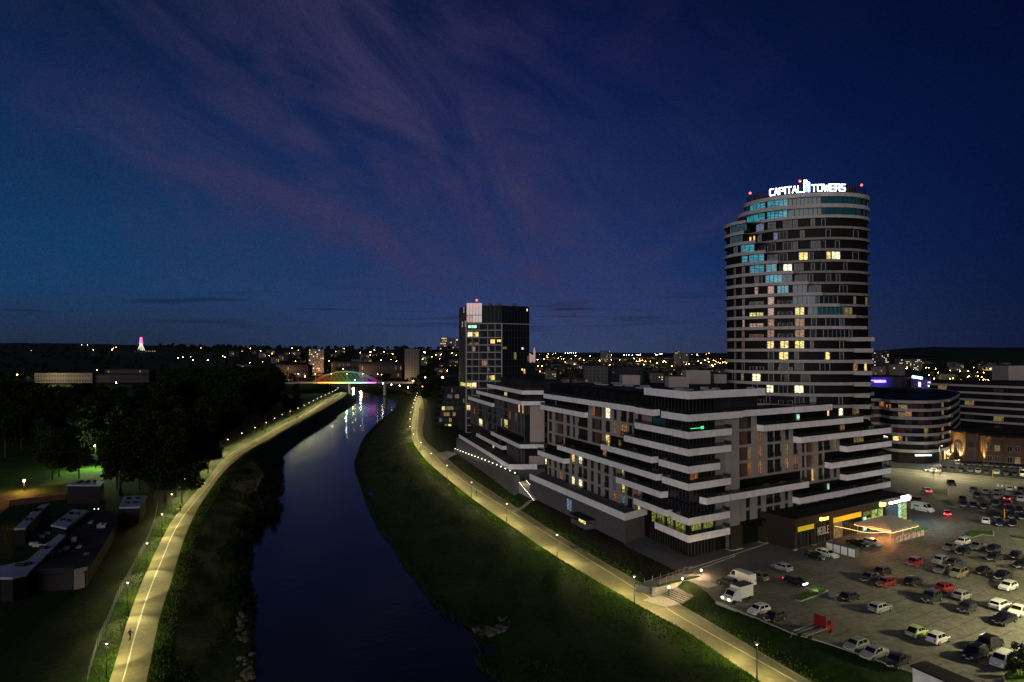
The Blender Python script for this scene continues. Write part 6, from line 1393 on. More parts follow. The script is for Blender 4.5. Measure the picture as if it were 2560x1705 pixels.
def low_roof(name, label, pts, z, m='roof_blue', th=.4, wallm='dark_cladding'):
    rp = roofpoly([q2(*p) for p in pts], z); c = np.mean(np.array(rp), 0); t = thing(name, label, 'building', (*c, zL0))
    mb = MB(); mb.prism([(c[0] + (p[0] - c[0]) * .96, c[1] + (p[1] - c[1]) * .96) for p in rp], zL0, z, wallm); mb.build('wall', wallm, t); mb = MB(); mb.prism(rp, z + .002, z + th, m); mb.build('roof', m, t); mb = MB()
    for k in range(5): q_ = np.array(rp[k % len(rp)]) * .4 + c * .6; mb.box(q_[0] - .4, q_[0] + .4, q_[1] - .3, q_[1] + .3, z + th, z + th + .5)
    mb.build('roof_vent', 'roof_dark', t); return t
low_roof('pavilion', 'small pavilion with a pale blue roof below the green lamp', [(430, 298), (480, 275), (560, 290), (590, 270), (680, 276), (655, 300)], 3.4)
low_roof('shed_wing', 'narrow bluish roof wing running down the left edge of the yard', [(262, 430), (320, 420), (165, 580), (90, 585)], 1.8)
low_roof('shed_wing', 'bluish flat roof right of the yard next to the trees', [(800, 372), (950, 368), (905, 442), (770, 445)], 2.2)
low_roof('shed_wing', 'bluish roof strip along the near side of the yard', [(380, 622), (425, 630), (180, 880), (80, 905), (0, 905), (0, 830), (170, 795)], 2.4)
low_roof('shed_wing', 'bluish flat roof between the yard and the long dark building', [(470, 458), (575, 466), (430, 580), (330, 560)], 2.0)
o = thing('garden_wall', 'low wall tinted orange by the sodium lamp at the far left', 'wall', P(*q2(200, 420), zL0)); a, b = P(*q2(60, 428), zL0), P(*q2(425, 385), zL0); mb = MB(); FW2 = Fac((a.x, a.y), (b.x - a.x, b.y - a.y), 1); FW2.box(mb, 0, math.hypot(b.x - a.x, b.y - a.y), -.4, 0, zL0, zL0 + 1.6, 'brick'); mb.build('wall', 'brick', o)
random.seed(31)
mb = MB()
for k in range(46):
    p = P(*q2(random.uniform(180, 420), random.uniform(470, 760)), zL0); mb.box(p.x, p.x + random.uniform(.6, 2.2), p.y, p.y + random.uniform(.3, .8), zL0, zL0 + random.uniform(.5, 1.2), random.choice(('roof_blue', 'concrete', 'roof_dark')))
o = mb.build('yard_goods', 'roof_blue'); tag(o, 'stacked pallets and materials in the dark yard at the left', 'stacks'); o['kind'] = 'stuff'
def globe(px, py, pz_, label, m, e, col, h=None, zg=zL0, r=.25):
    """lamp head seen at px,py; pz_ = base pixel row"""
    b = P(px, pz_, zg); z = PY(px, py, b.y).z; t = thing('street_light', label, 'street lamp', (b.x, b.y, zg)); mb = MB(); mb.tube((0, 0, 0), (0, 0, z - zg), .09, .06, 6); mb.build('post', 'metal_dark' if m != 'g_lamp2' else 'metal', t, world=False)
    mb = MB(); mb.ball((0, 0, z - zg + .1), r, 8, m); mb.build('lamp_head', m, t, world=False); lamp('POINT', (.1, -.5, z - zg - .3), e, col, .3, parent=t); return t
glow('g_lampgreen', srgb(225, 255, 190), 40)
globe(238, 1115, 1171, 'tall park lamp with a green white glow over the lawn in the dark trees', 'g_lampgreen', 16000, (.75, 1, .45), r=.35)
globe(60, 1202, 1228, 'orange sodium lamp behind the depot at the far left', 'g_orange', 9000, (1, .4, .1), r=.35)
globe(235, 1228, 1240, 'small white lamp in front of the pale blue pavilion', 'g_lamp', 8, (.9, .9, .8), r=.12)
for x in (236, 246): globe(x, 1273, 1277, 'small lamp by the bluish roofs in the yard' if x == 236 else 'small lamp beside the yard lamp to its right', 'g_lamp', 12, (1, .95, .8), r=.1)
# lit lawn patch
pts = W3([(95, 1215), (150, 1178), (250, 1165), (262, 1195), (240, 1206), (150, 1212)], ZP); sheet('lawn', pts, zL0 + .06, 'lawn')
# ================================================================ trees
def leaf_clump(mb, c, r, n, s, m='leaf'):
    for _ in range(n):
        v = Vector((random.gauss(0, 1), random.gauss(0, 1), random.gauss(0, 1))).normalized() * r * random.uniform(.55, 1.08); q = Vector(c) + Vector((v.x, v.y, v.z * .8))
        a = Vector((random.uniform(-1, 1), random.uniform(-1, 1), random.uniform(-.6, .6))).normalized(); b = a.cross(Vector((random.uniform(-1, 1), random.uniform(-1, 1), random.uniform(-1, 1)))).normalized(); k = s * random.uniform(.6, 1.3)
        mb.poly([q - a * k, q - b * k * .6, q + a * k, q + b * k * .6], m)
def make_tree(seed, H_=20, R_=6, tall=1.0, leaf='leaf', nl=3600, ls=.5):
    random.seed(seed); t = thing('tree', 'x', 'tree'); mb = MB(); pts = [Vector((0, 0, 0))]
    for k in range(1, 6): pts.append(Vector((random.uniform(-.3, .3) * k * .4, random.uniform(-.3, .3) * k * .4, H_ * .16 * k)))
    for k in range(5): mb.tube(pts[k], pts[k + 1], .38 * (1 - k * .17), .38 * (1 - (k + 1) * .17), 7)
    cl_ = []
    for k in range(16):
        b0 = pts[random.randint(1, 4)]; an = random.uniform(0, 6.28); rr_ = R_ * random.uniform(.3, .85); z = H_ * random.uniform(.35, .92) * 1.0; f = math.sin(math.pi * min(1, max(.12, (z / H_ - .22) / .8))) ** .6
        e = Vector((math.cos(an) * rr_ * f, math.sin(an) * rr_ * f, z)); mb.tube(b0, e, .13, .03, 5); cl_.append((e, R_ * random.uniform(.26, .46)))
    cl_.append((Vector((0, 0, H_ * .9)), R_ * .35)); mb.build('trunk', 'bark', t)
    cr_ = MB(); per = nl // len(cl_)
    for e, r in cl_: leaf_clump(cr_, e, r, per, ls, leaf)
    cr_.build('crown', leaf, t); return t
protos = [make_tree(1, 20, 6.5), make_tree(2, 20, 5.2), make_tree(3, 20, 7.5), make_tree(4, 20, 6.0)]
usedp = [False] * 4
def plant(i, loc, s, label, group=None, rz=None):
    rz = random.uniform(0, 6.28) if rz is None else rz
    if not usedp[i]:
        usedp[i] = True; o = protos[i]; o.location = loc; o.rotation_euler = (0, 0, rz); o.scale = (s[0], s[0], s[1]) if isinstance(s, tuple) else (s,) * 3; o['label'] = label
        if group: o['group'] = group
        return o
    return dup(protos[i], loc, rz, label, group, (s[0], s[0], s[1]) if isinstance(s, tuple) else s)
sil = [(-300, 945), (0, 945), (60, 946), (86, 956), (180, 953), (330, 960), (372, 950), (400, 935), (450, 915), (520, 906), (600, 904), (660, 905), (700, 915), (730, 940), (745, 962), (770, 975)]
silf = lambda px: float(np.interp(px, [a for a, b in sil], [b for a, b in sil]))
random.seed(44); n = 0; tries = 0; placed = []
lx = lambda y: float(np.interp(y, [p[1] for p in sorted(ll, key=lambda q: q[1])], [p[0] for p in sorted(ll, key=lambda q: q[1])]))
while n < 205 and tries < 9000:
    tries += 1; D = 196 * (660 / 196) ** random.random(); edge = lx(D) - 4.5; xmin = -.85 * D
    x = edge - (edge - xmin) * random.random() ** 1.35; px_ = 1280 + F * x / D; py_b = 878 + (CH - ZP) * F / D
    if px_ < 290 and py_b > 1160: continue
    if px_ < 400 and py_b > 1225: continue
    if px_ > 700 and D > 520: continue
    if any((x - a) ** 2 + (D - b) ** 2 < 30 for a, b in placed): continue
    zt_ = CH - (silf(px_) + random.uniform(0, 14) - 878) / F * D; h = min(zt_ - ZP, 31); 
    if h < 7: continue
    if D > 330 and px_ > 400: h = max(8, min(h, zt_ - ZP))
    else: h = min(h, random.uniform(15, 24))
    if px_ > 700: h = min(h, 12)
    placed.append((x, D)); n += 1; plant(random.randrange(4), (x, D, ZP - .1), (h / 20 * random.uniform(.8, 1.0) if h < 26 else 1.15, h / 20), 'dark leafy tree in the unlit wood left of the left path', 'trees of the dark wood')
# named near trees
for (px_, py_, h, s, lab) in ((455, 1258, 15, .8, 'tree overhanging the left path where it bends away'), (418, 1262, 17, .9, 'broad tree just left of the bend of the left path'), (380, 1255, 14, .85, 'tree behind the bluish roof beside the left path'), (301, 1239, 16, .95, 'dark round tree right of the lit lawn with the park lamp'),
                        (131, 1200, 15, .7, 'tree with a slim dark trunk at the left of the lit lawn'), (148, 1192, 15, .6, 'tree with its trunk just right of the slim one on the lit lawn'), (197, 1197, 11, .6, 'small tree silhouetted on the lit lawn beside the lamp'), (350, 1225, 15, .8, 'tree with leaves lit green behind the pavilion roof'), (490, 1222, 11, .6, 'tree leaning over the left path in lamp light'), (520, 1182, 12, .6, 'roadside tree on the left path beyond the bend')):
    p = P(px_, py_, ZP); plant(random.randrange(4), (p.x, p.y, ZP - .1), (s, h / 20), lab)
p = P(226, 1165, ZP); tl = make_tree(12, 7, 2.6, leaf='leaf_light', nl=1500, ls=.28); tl.location = (p.x - .5, p.y + 1.5, ZP); tl['label'] = 'small tree with bright green leaves right under the park lamp'
# trees near bridge and right bank
for i, (px_, py_, D, h, lab) in enumerate(((740, 0, 640, 12, 'green lit tree at the left end of the bridge'), (800, 0, 690, 9, 'dark round tree under the bridge lights'), (820, 0, 700, 10, 'second dark round tree under the bridge lights'), (967, 0, 760, 18, 'tall dark tree at the right end of the bridge'), (1000, 0, 740, 9, 'round tree at the head of the right bank'), (1035, 0, 660, 12, 'tree beyond the far end of the right path'), (1075, 0, 640, 17, 'tree row start left of the stepped apartments'), (1090, 0, 600, 19, 'tall tree left of the stepped apartments'), (1068, 0, 560, 14, 'tree beside the far right path'), (1060, 0, 700, 14, 'tree beyond the roundabout on the right bank'), (1105, 0, 520, 12, 'tree in the garden of the stepped apartments'), (950, 0, 900, 14, 'tree in front of the pale slab tower'), (930, 0, 880, 12, 'tree left of the pale slab tower'))):
    x = (px_ - 1280) / F * D; plant(i % 4, (x, D, -.5), (h / 20 * 1.1, h / 20), lab)
for (x, D, h, lab) in ((PY(2280, 950, 385).x, 385, 19, 'dark round tree in front of the violet lit hall'), (PY(2262, 950, 380).x, 380, 14, 'smaller dark tree left of the one before the violet hall'), (PY(2310, 950, 390).x, 392, 12, 'low dark tree right of the one before the violet hall')): plant(1, (x, D, 0), (h / 20 * 1.2, h / 20), lab)
# bushes on the left waterline
random.seed(8)
bush = thing('bush', 'x', 'bush'); mb = MB(); 
for k in range(7): mb.tube((0, 0, 0), (random.uniform(-1, 1), random.uniform(-1, 1), random.uniform(1.5, 3.6)), .05, .02, 4)
mb.build('stems', 'bark', bush); mb = MB()
for k in range(11): leaf_clump(mb, (random.uniform(-1.5, 1.5), random.uniform(-1.5, 1.5), random.uniform(.7, 3.6)), random.uniform(.5, .9), 120, .2)
mb.build('foliage', 'leaf', bush); fb = True
wlx = lambda y: float(np.interp(y, [p[1] for p in sorted(wl, key=lambda q: q[1])], [p[0] for p in sorted(wl, key=lambda q: q[1])]))
for k in range(44):
    y = random.uniform(140, 300) if k < 38 else random.uniform(110, 140); wid = 5.5 * math.exp(-((y - 238) / 45) ** 2) + 1.2
    x = wlx(y) + random.uniform(-2.5, wid * 1.1) + (.8 if y > 190 else -1); s = random.uniform(.7, 1.35)
    loc = (x, y, max(hgt(x, y), ZW) - .1)
    if fb: bush.location = loc; bush.scale = (s,) * 3; bush['label'] = 'dark willow bush on the left waterline of the river'; bush['group'] = 'willow bushes on the left waterline'; fb = False
    else: dup(bush, loc, random.uniform(0, 6), 'dark willow bush on the left waterline of the river', 'willow bushes on the left waterline', s)
for i, (x, y) in enumerate([tuple(P(px, py, 0)[:2]) for px, py in ((2535, 1672), (2556, 1650), (2550, 1690), (2575, 1665))]):
    dup(bush, (x, y, 0), i, ('shrub at the corner bed, nearest the white people carrier', 'shrub at the very right edge of the corner bed', 'shrub at the front of the corner bed', 'shrub behind the others in the corner bed')[i], None, .55)
# grass tufts fringe along the path edges, coloured brighter for lamp light
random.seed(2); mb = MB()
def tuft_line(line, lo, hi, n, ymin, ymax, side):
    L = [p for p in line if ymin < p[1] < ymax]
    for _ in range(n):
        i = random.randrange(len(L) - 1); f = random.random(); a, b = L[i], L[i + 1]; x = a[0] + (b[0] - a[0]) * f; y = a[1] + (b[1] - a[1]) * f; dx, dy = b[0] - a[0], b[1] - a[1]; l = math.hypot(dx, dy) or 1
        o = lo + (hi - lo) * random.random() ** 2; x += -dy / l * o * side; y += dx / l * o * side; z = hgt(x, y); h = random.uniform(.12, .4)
        for q in range(3): an = random.uniform(0, 6.28); mb.poly([(x + math.cos(an) * .07, y + math.sin(an) * .07, z - .05), (x - math.cos(an) * .07, y - math.sin(an) * .07, z - .05), (x + random.uniform(-.15, .15), y + random.uniform(-.15, .15), z + h)], 'lamplit_fringe')
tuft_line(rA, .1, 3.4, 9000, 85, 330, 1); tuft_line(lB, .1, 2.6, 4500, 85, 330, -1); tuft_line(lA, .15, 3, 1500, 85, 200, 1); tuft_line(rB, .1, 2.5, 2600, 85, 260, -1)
o = mb.build('grass_tuft', 'lamplit_fringe'); o['kind'] = 'stuff'; tag(o, 'rough grass fringing the edges of the riverside paths', 'grass')
mb = MB(); random.seed(15)
for _ in range(20000):
    side = random.random() < .62
    y = 88 * (400 / 88) ** random.random()
    x0, x1 = (xat(wr, y), xat(rA, y)) if side else (xat(lB, y), xat(wl, y))
    x = float(x0 + (x1 - x0) * random.random())
    if math.sin(x * .9 + 2 * math.sin(y * .11)) + math.sin(y * .37 + x * .2) + random.gauss(0, .8) < .2: continue
    z = hgt(x, y); h = random.uniform(.08, .3)
    for q in range(3): an = random.uniform(0, 6.28); w_ = random.uniform(.08, .2); mb.poly([(x + math.cos(an) * w_, y + math.sin(an) * w_, z - .05), (x - math.cos(an) * w_, y - math.sin(an) * w_, z - .05), (x + random.uniform(-.2, .2), y + random.uniform(-.2, .2), z + h)], 'leaf_light' if random.random() < .5 else 'leaf')
o = mb.build('bank_grass', 'leaf_light'); o['kind'] = 'stuff'; tag(o, 'rough uncut grass over both sloping riverbanks', 'grass')
# small reeds along the water
mb = MB()
def reeds(line, n, ymin, ymax):
    L = [p for p in line if ymin < p[1] < ymax]
    for _ in range(n):
        i = random.randrange(len(L) - 1); f = random.random(); x = L[i][0] * (1 - f) + L[i + 1][0] * f + random.uniform(-.8, .8); y = L[i][1] * (1 - f) + L[i + 1][1] * f + random.uniform(-.8, .8); h = random.uniform(.3, 1.1)
        for q in range(3): mb.poly([(x - .08, y, ZW - .3), (x + .08, y, ZW - .3), (x + random.uniform(-.4, .4), y + random.uniform(-.3, .3), ZW + h)], 'leaf')
reeds(wr, 5000, 100, 500); reeds(wl, 3500, 100, 500); o = mb.build('reeds', 'leaf'); o['kind'] = 'stuff'; tag(o, 'dark reeds along both waterlines', 'reeds')
# ================================================================ cars
def paint(n, c, metal=.2): m = mat('paint_' + n, c, .28, metal, coat=.8); return 'paint_' + n
for n_, c_, k_ in (('white', (.62, .62, .6), 0), ('silver', (.36, .37, .38), .5), ('grey', (.14, .145, .15), .4), ('black', (.006, .006, .008), .1), ('dark', (.02, .022, .028), .2), ('red', (.2, .01, .012), .2), ('green', (.42, .5, .2), .1), ('beige', (.25, .22, .16), .3), ('blue', (.015, .02, .09), .3)): paint(n_, c_, k_)
def make_car(kind):
    L, W_, H_, hood, belt, rs0, rs1, ws1, ws0, tz = {
        'hatchback': (4.0, 1.72, 1.48, .92, .95, .05, .65, 2.45, 3.05, .95), 'saloon': (4.6, 1.78, 1.44, .9, .94, .75, 1.45, 2.75, 3.45, 1.0), 'estate car': (4.65, 1.78, 1.47, .9, .94, .05, .55, 2.8, 3.5, .95),
        'people carrier': (4.5, 1.82, 1.68, 1.02, 1.02, .05, .45, 2.9, 3.7, 1.0), 'off-roader': (4.55, 1.86, 1.72, 1.06, 1.08, .08, .55, 2.7, 3.3, 1.08), 'van': (5.3, 1.98, 2.3, 1.15, 1.25, .02, .08, 3.9, 4.65, 1.3), 'rounded small car': (4.0, 1.74, 1.5, .9, .96, .25, 1.15, 2.35, 3.05, .72)}[kind]
    w = W_ / 2; t = thing('parked_car', 'x', 'van' if kind == 'van' else 'car')
    wt = w * (.78 if kind != 'van' else .9)
    S = [(0, .35, .6, tz * .78, w * .88, w * .8), (.12, .28, .62, tz * .97, w * .97, w * .84)]
    if rs0 > .2: S.append((rs0, .25, .65, tz, w, w * .86))
    else: S.append((rs0 + .13, .25, .65, tz + .02, w, w * .86))
    S += [(max(rs1, S[-1][0] + .05), .24, .66, H_ * .975, w, wt), ((rs1 + ws1) / 2, .24, .66, H_, w, wt), (ws1, .24, .66, H_ * .975, w, wt), (ws0, .24, .65, hood + .04, w, w * .86), (L - .45, .26, .62, hood * .9, w * .97, w * .8), (L - .1, .3, .58, hood * .74, w * .86, w * .72), (L, .35, .55, hood * .6, w * .8, w * .66)]
    mb = MB(); rings = []
    for x, zl, zm, zt_, ww, wtop in S:
        zb_ = min(belt, zt_ - .03); rings.append([(x, -ww * .94, zl), (x, -ww, zm), (x, -ww * .96, zb_), (x, -wtop, zt_), (x, 0, zt_ + .03), (x, wtop, zt_), (x, ww * .96, zb_), (x, ww, zm), (x, ww * .94, zl)])
    i0 = 0
    for r in rings: mb.v += r
    n = 9
    for k in range(len(rings) - 1):
        for j in range(n): mb.f.append((k * n + j, (k + 1) * n + j, (k + 1) * n + (j + 1) % n, k * n + (j + 1) % n)); mb.m.append(None)
    mb.f.append(tuple(range(n))); mb.m.append(None); e = (len(rings) - 1) * n; mb.f.append(tuple(e + j for j in range(n))[::-1]); mb.m.append(None)
    body = mb.build('body', 'paint_white', t); body.material_slots[0].link = 'OBJECT'; body.material_slots[0].material = MATS['paint_white']
    def quad_on(r0, r1, j0, j1, a, b, c, d, off, nm):   # a..b along the length, c..d from belt to roof
        def q(s, u):
            p0 = Vector(r0[j0]).lerp(Vector(r1[j0]), s); p1 = Vector(r0[j1]).lerp(Vector(r1[j1]), s); return p0.lerp(p1, u)
        P4 = [q(a, c), q(b, c), q(b, d), q(a, d)]; nrm = (P4[1] - P4[0]).cross(P4[3] - P4[0]).normalized(); cen = sum(P4, Vector()) / 4
        if nrm.dot(cen - Vector((L / 2, 0, .8))) < 0: nrm = -nrm
        g_ = MB(); g_.hexa([tuple(p + nrm * .004) for p in P4] + [tuple(p + nrm * (.004 + off)) for p in P4], 'car_glass'); return g_.build(nm, 'car_glass', t)
    R3, R4, R5, R6, R2 = rings[3], rings[4], rings[5], rings[6], rings[2]
    for j0, j1 in ((2, 3), (6, 5)):
        if kind == 'van': quad_on(R5, R6, j0, j1, .0, .75, .1, .8, .01, 'side_window'); quad_on(R4, R5, j0, j1, .72, 1, .15, .85, .01, 'side_window')
        else: quad_on(R3, R4, j0, j1, .02, .95, .1, .86, .01, 'side_window'); quad_on(R4, R5, j0, j1, .05, .96, .1, .86, .01, 'side_window'); quad_on(R5, R6, j0, j1, .04, .62, .12, .82, .01, 'side_window')
    quad_on(R5, R6, 3, 5, .08, .92, .05, .95, .035, 'windscreen')
    if kind != 'van': quad_on(R2, R3, 3, 5, .12, .9, .07, .93, .035, 'rear_window')
    for x in (.78 if kind != 'van' else .95, L - .8):
        for s in (-1, 1):
            m = MB(); y = s * (w - .1); m.tube((x, y - .11, .32), (x, y + .11, .32), .32, n=14, m='tyre'); o = m.build('wheel', 'tyre', t)
            m = MB(); m.tube((x, y + s * .08, .32), (x, y + s * .125, .32), .2, n=10, m='rim'); m.build('rim', 'rim', o)
    for s in (-1, 1):
        m = MB(); m.box(L - .2, L + .0, s * w * .52 - .17, s * w * .52 + .17, hood * .6, hood * .76, 'lamp_off'); m.build('headlight', 'lamp_off', t)
        m = MB(); m.box(-.02, .14, s * w * .72 - .12, s * w * .72 + .12, tz * .7, tz * .92, 'tail_off'); m.build('taillight', 'tail_off', t)
        m = MB(); m.box(ws0 - .35, ws0 - .2, s * (w + .02), s * (w + .17), belt, belt + .14, 'metal_dark'); m.build('mirror', 'metal_dark', t)
    m = MB(); m.box(-.03, -.005, -.26, .26, .5, .61, 'plate'); m.box(L + .002, L + .02, -.26, .26, .4, .5, 'plate'); m.build('number_plate', 'plate', t)
    m = MB(); m.box(L - .03, L + .01, -w * .35, w * .35, .55, .64, 'metal_dark'); m.build('grille', 'metal_dark', t)
    m = MB(); m.box(L - .12, L + .02, -w * .78, w * .78, .3, .37, 'tyre'); m.box(-.025, .1, -w * .82, w * .82, .32, .4, 'tyre'); m.build('bumper_trim', 'tyre', t)
    m = MB()
    for s in (-1, 1): m.box(.9, L - 1.0, s * w * 1.0 - .008, s * w * 1.0 + .012, .60, .64, 'metal_dark'); m.box(L * .42, L * .42 + .12, s * w - .01, s * w + .02, belt - .12, belt - .09, 'metal')
    m.build('side_trim', 'metal_dark', t)
    if kind in ('estate car', 'off-roader', 'people carrier'):
        for s in (-1, 1): m = MB(); m.tube((rs1 + .1, s * wt * .9, H_ + .05), (ws1 - .1, s * wt * .9, H_ + .05), .02, n=5); m.build('roof_rail', 'metal', t)
    return t
car_p = {}; car_used = set()
def car(kind, colr, px, py, head, label, lights=0, scale=None, z=.006, group='cars standing in the car park'):
    q = P(px, py, z); h = math.radians(head + (len(label) * 7 % 9 - 4) * .8)
    if kind not in car_p: car_p[kind] = make_car(kind)
    L = {'hatchback': 4.0, 'saloon': 4.6, 'estate car': 4.65, 'people carrier': 4.5, 'off-roader': 4.55, 'van': 5.3, 'rounded small car': 4.0}[kind]
    loc = (q.x - math.cos(h) * L / 2, q.y - math.sin(h) * L / 2, z)
    if kind not in car_used: o = car_p[kind]; car_used.add(kind); fresh = True
    else: o = dup(car_p[kind], loc, h); fresh = False
    o.location = loc; o.rotation_euler = (0, 0, h); o['label'] = label; o['category'] = 'van' if kind == 'van' else 'car'; o['group'] = group
    for c in o.children:
        if c.name.startswith('body'): c.material_slots[0].material = MATS['paint_' + colr]
    LIT.append((o, kind, lights))
    return o
LIT = []
def b6(b): x0, y0, x1, y1 = b; return (1760 + (x0 + x1) / 2 / 2.94375, 1300 + (y1 - .22 * (y1 - y0) * 1.15) / 2.94375)
def b7(b): x0, y0, x1, y1 = b; return (2160 + (x0 + x1) / 2 / 5.8875, 1150 + (y1 - .25 * (y1 - y0)) / 5.8875)
CARS = [('estate car', 'white', (805, 195, 1005, 295), 302, 'white estate car parked beside the white lockers'), ('hatchback', 'black', (730, 230, 905, 305), 302, 'black car alongside the white estate near the lockers'),
 ('hatchback', 'silver', (485, 310, 660, 390), 122, 'silver hatchback standing alone between the plaza and the black car with headlights'), ('van', 'white', (165, 375, 390, 495), 122, 'white panel van with a bluish roof near the steps'),
 ('hatchback', 'grey', (340, 385, 458, 455), 122, 'grey hatchback half hidden behind the white panel van'), ('hatchback', 'black', (100, 420, 250, 500), 122, 'black hatchback between the panel van and the steps'),
 ('hatchback', 'white', (318, 605, 490, 715), 212, 'white hatchback by the lot kerb beside the van with lit headlights'), ('hatchback', 'black', (430, 660, 610, 765), 212, 'black hatchback beside the white one at the lot kerb'),
 ('hatchback', 'silver', (1030, 885, 1210, 970), 212, 'silver hatchback, left of the three at the bottom kerb'), ('saloon', 'silver', (1145, 925, 1355, 1035), 212, 'silver saloon, middle of the three at the bottom kerb'), ('saloon', 'dark', (1325, 960, 1515, 1100), 212, 'dark saloon, right of the three at the bottom kerb'),
 ('rounded small car', 'green', (1480, 760, 1655, 880), 32, 'pale green rounded small car in the middle of the lot'), ('hatchback', 'white', (1635, 805, 1812, 928), 32, 'white hatchback beside the pale green rounded car'),
 ('off-roader', 'black', (2000, 835, 2218, 965), 32, 'black off-roader behind the black one next to the white people carrier'), ('off-roader', 'black', (1870, 890, 2120, 1055), 212, 'large black off-roader facing the camera left of the white people carrier'), ('people carrier', 'white', (2100, 940, 2295, 1105), 212, 'white people carrier nearest the lower right corner'),
 ('estate car', 'silver', (1205, 600, 1390, 692), 32, 'silver estate car standing alone in the centre of the lot'), ('hatchback', 'black', (992, 518, 1162, 610), 32, 'black hatchback in front of the lit grass island'), ('off-roader', 'dark', (1590, 508, 1755, 625), 212, 'dark off-roader in front of the red hatchback, centre right'),
 ('hatchback', 'red', (1700, 465, 1855, 540), 32, 'red hatchback behind the dark off-roader, centre right'), ('hatchback', 'silver', (1820, 515, 1980, 600), 32, 'silver hatchback right of the red hatchback'), ('hatchback', 'dark', (1860, 600, 2005, 695), 212, 'dark hatchback standing alone below the silver one'),
 ('estate car', 'white', (2105, 580, 2258, 670), 32, 'white estate car at the right with its tail to the camera'), ('saloon', 'white', (2245, 612, 2390, 720), 212, 'white saloon cut by the right edge'), ('saloon', 'black', (2120, 668, 2300, 785), 212, 'black saloon in front of the white estate at the right'),
 ('hatchback', 'white', (2165, 432, 2312, 538), 212, 'white hatchback facing the camera behind the white estate'), ('hatchback', 'black', (1465, 410, 1622, 498), 32, 'black hatchback right of the red car cluster'), ('hatchback', 'black', (1245, 340, 1395, 415), 32, 'black hatchback at the back of the cluster with the red car'),
 ('saloon', 'dark', (1150, 390, 1290, 465), 212, 'dark car at the left of the cluster with the red car'), ('hatchback', 'red', (1270, 410, 1405, 510), 212, 'red hatchback at the front of its cluster of dark cars'), ('hatchback', 'red', (1485, 275, 1610, 350), 212, 'dark red hatchback standing alone in the upper lot'),
 ('hatchback', 'silver', (1665, 270, 1805, 335), 212, 'silver hatchback at the back of the four car group'), ('saloon', 'grey', (1690, 325, 1820, 405), 212, 'grey car at the left of the four car group'), ('hatchback', 'dark', (1790, 295, 1910, 350), 32, 'dark car behind the beige people carrier'), ('people carrier', 'beige', (1800, 340, 1945, 440), 212, 'beige people carrier at the front of the four car group'),
 ('hatchback', 'black', (2010, 352, 2120, 415), 32, 'black hatchback left of a black saloon in the right of the lot'), ('saloon', 'black', (2130, 375, 2270, 450), 212, 'black saloon directly behind the white hatchback at the right'), ('saloon', 'grey', (1750, 165, 1880, 238), 212, 'grey car at the left end of the upper row'),
 ('hatchback', 'black', (1835, 195, 1980, 270), 212, 'black hatchback in front of the upper row beside the grey car'), ('hatchback', 'white', (1850, 150, 1955, 190), 212, 'white car peeping out behind the upper row'), ('saloon', 'grey', (1950, 170, 2075, 225), 212, 'grey saloon in the middle of the upper row'), ('hatchback', 'dark', (2070, 195, 2195, 250), 212, 'dark hatchback at the right of the upper row'), ('hatchback', 'dark', (2075, 240, 2195, 315), 212, 'dark hatchback in front of the right end of the upper row'),
 ('hatchback', 'black', (2255, 228, 2355, 300), 32, 'black hatchback at the right edge above a dark one'), ('hatchback', 'dark', (2280, 280, 2400, 375), 212, 'dark hatchback cut by the right edge below a black one'), ('saloon', 'black', (1035, 140, 1230, 205), 302, 'black saloon beside the cafe terrace'), ('hatchback', 'silver', (1165, 130, 1295, 205), 302, 'silver hatchback right at the cafe tent'),]
for k, c, b, hd, lab in CARS: car(k, c, *b6(b), hd, lab)
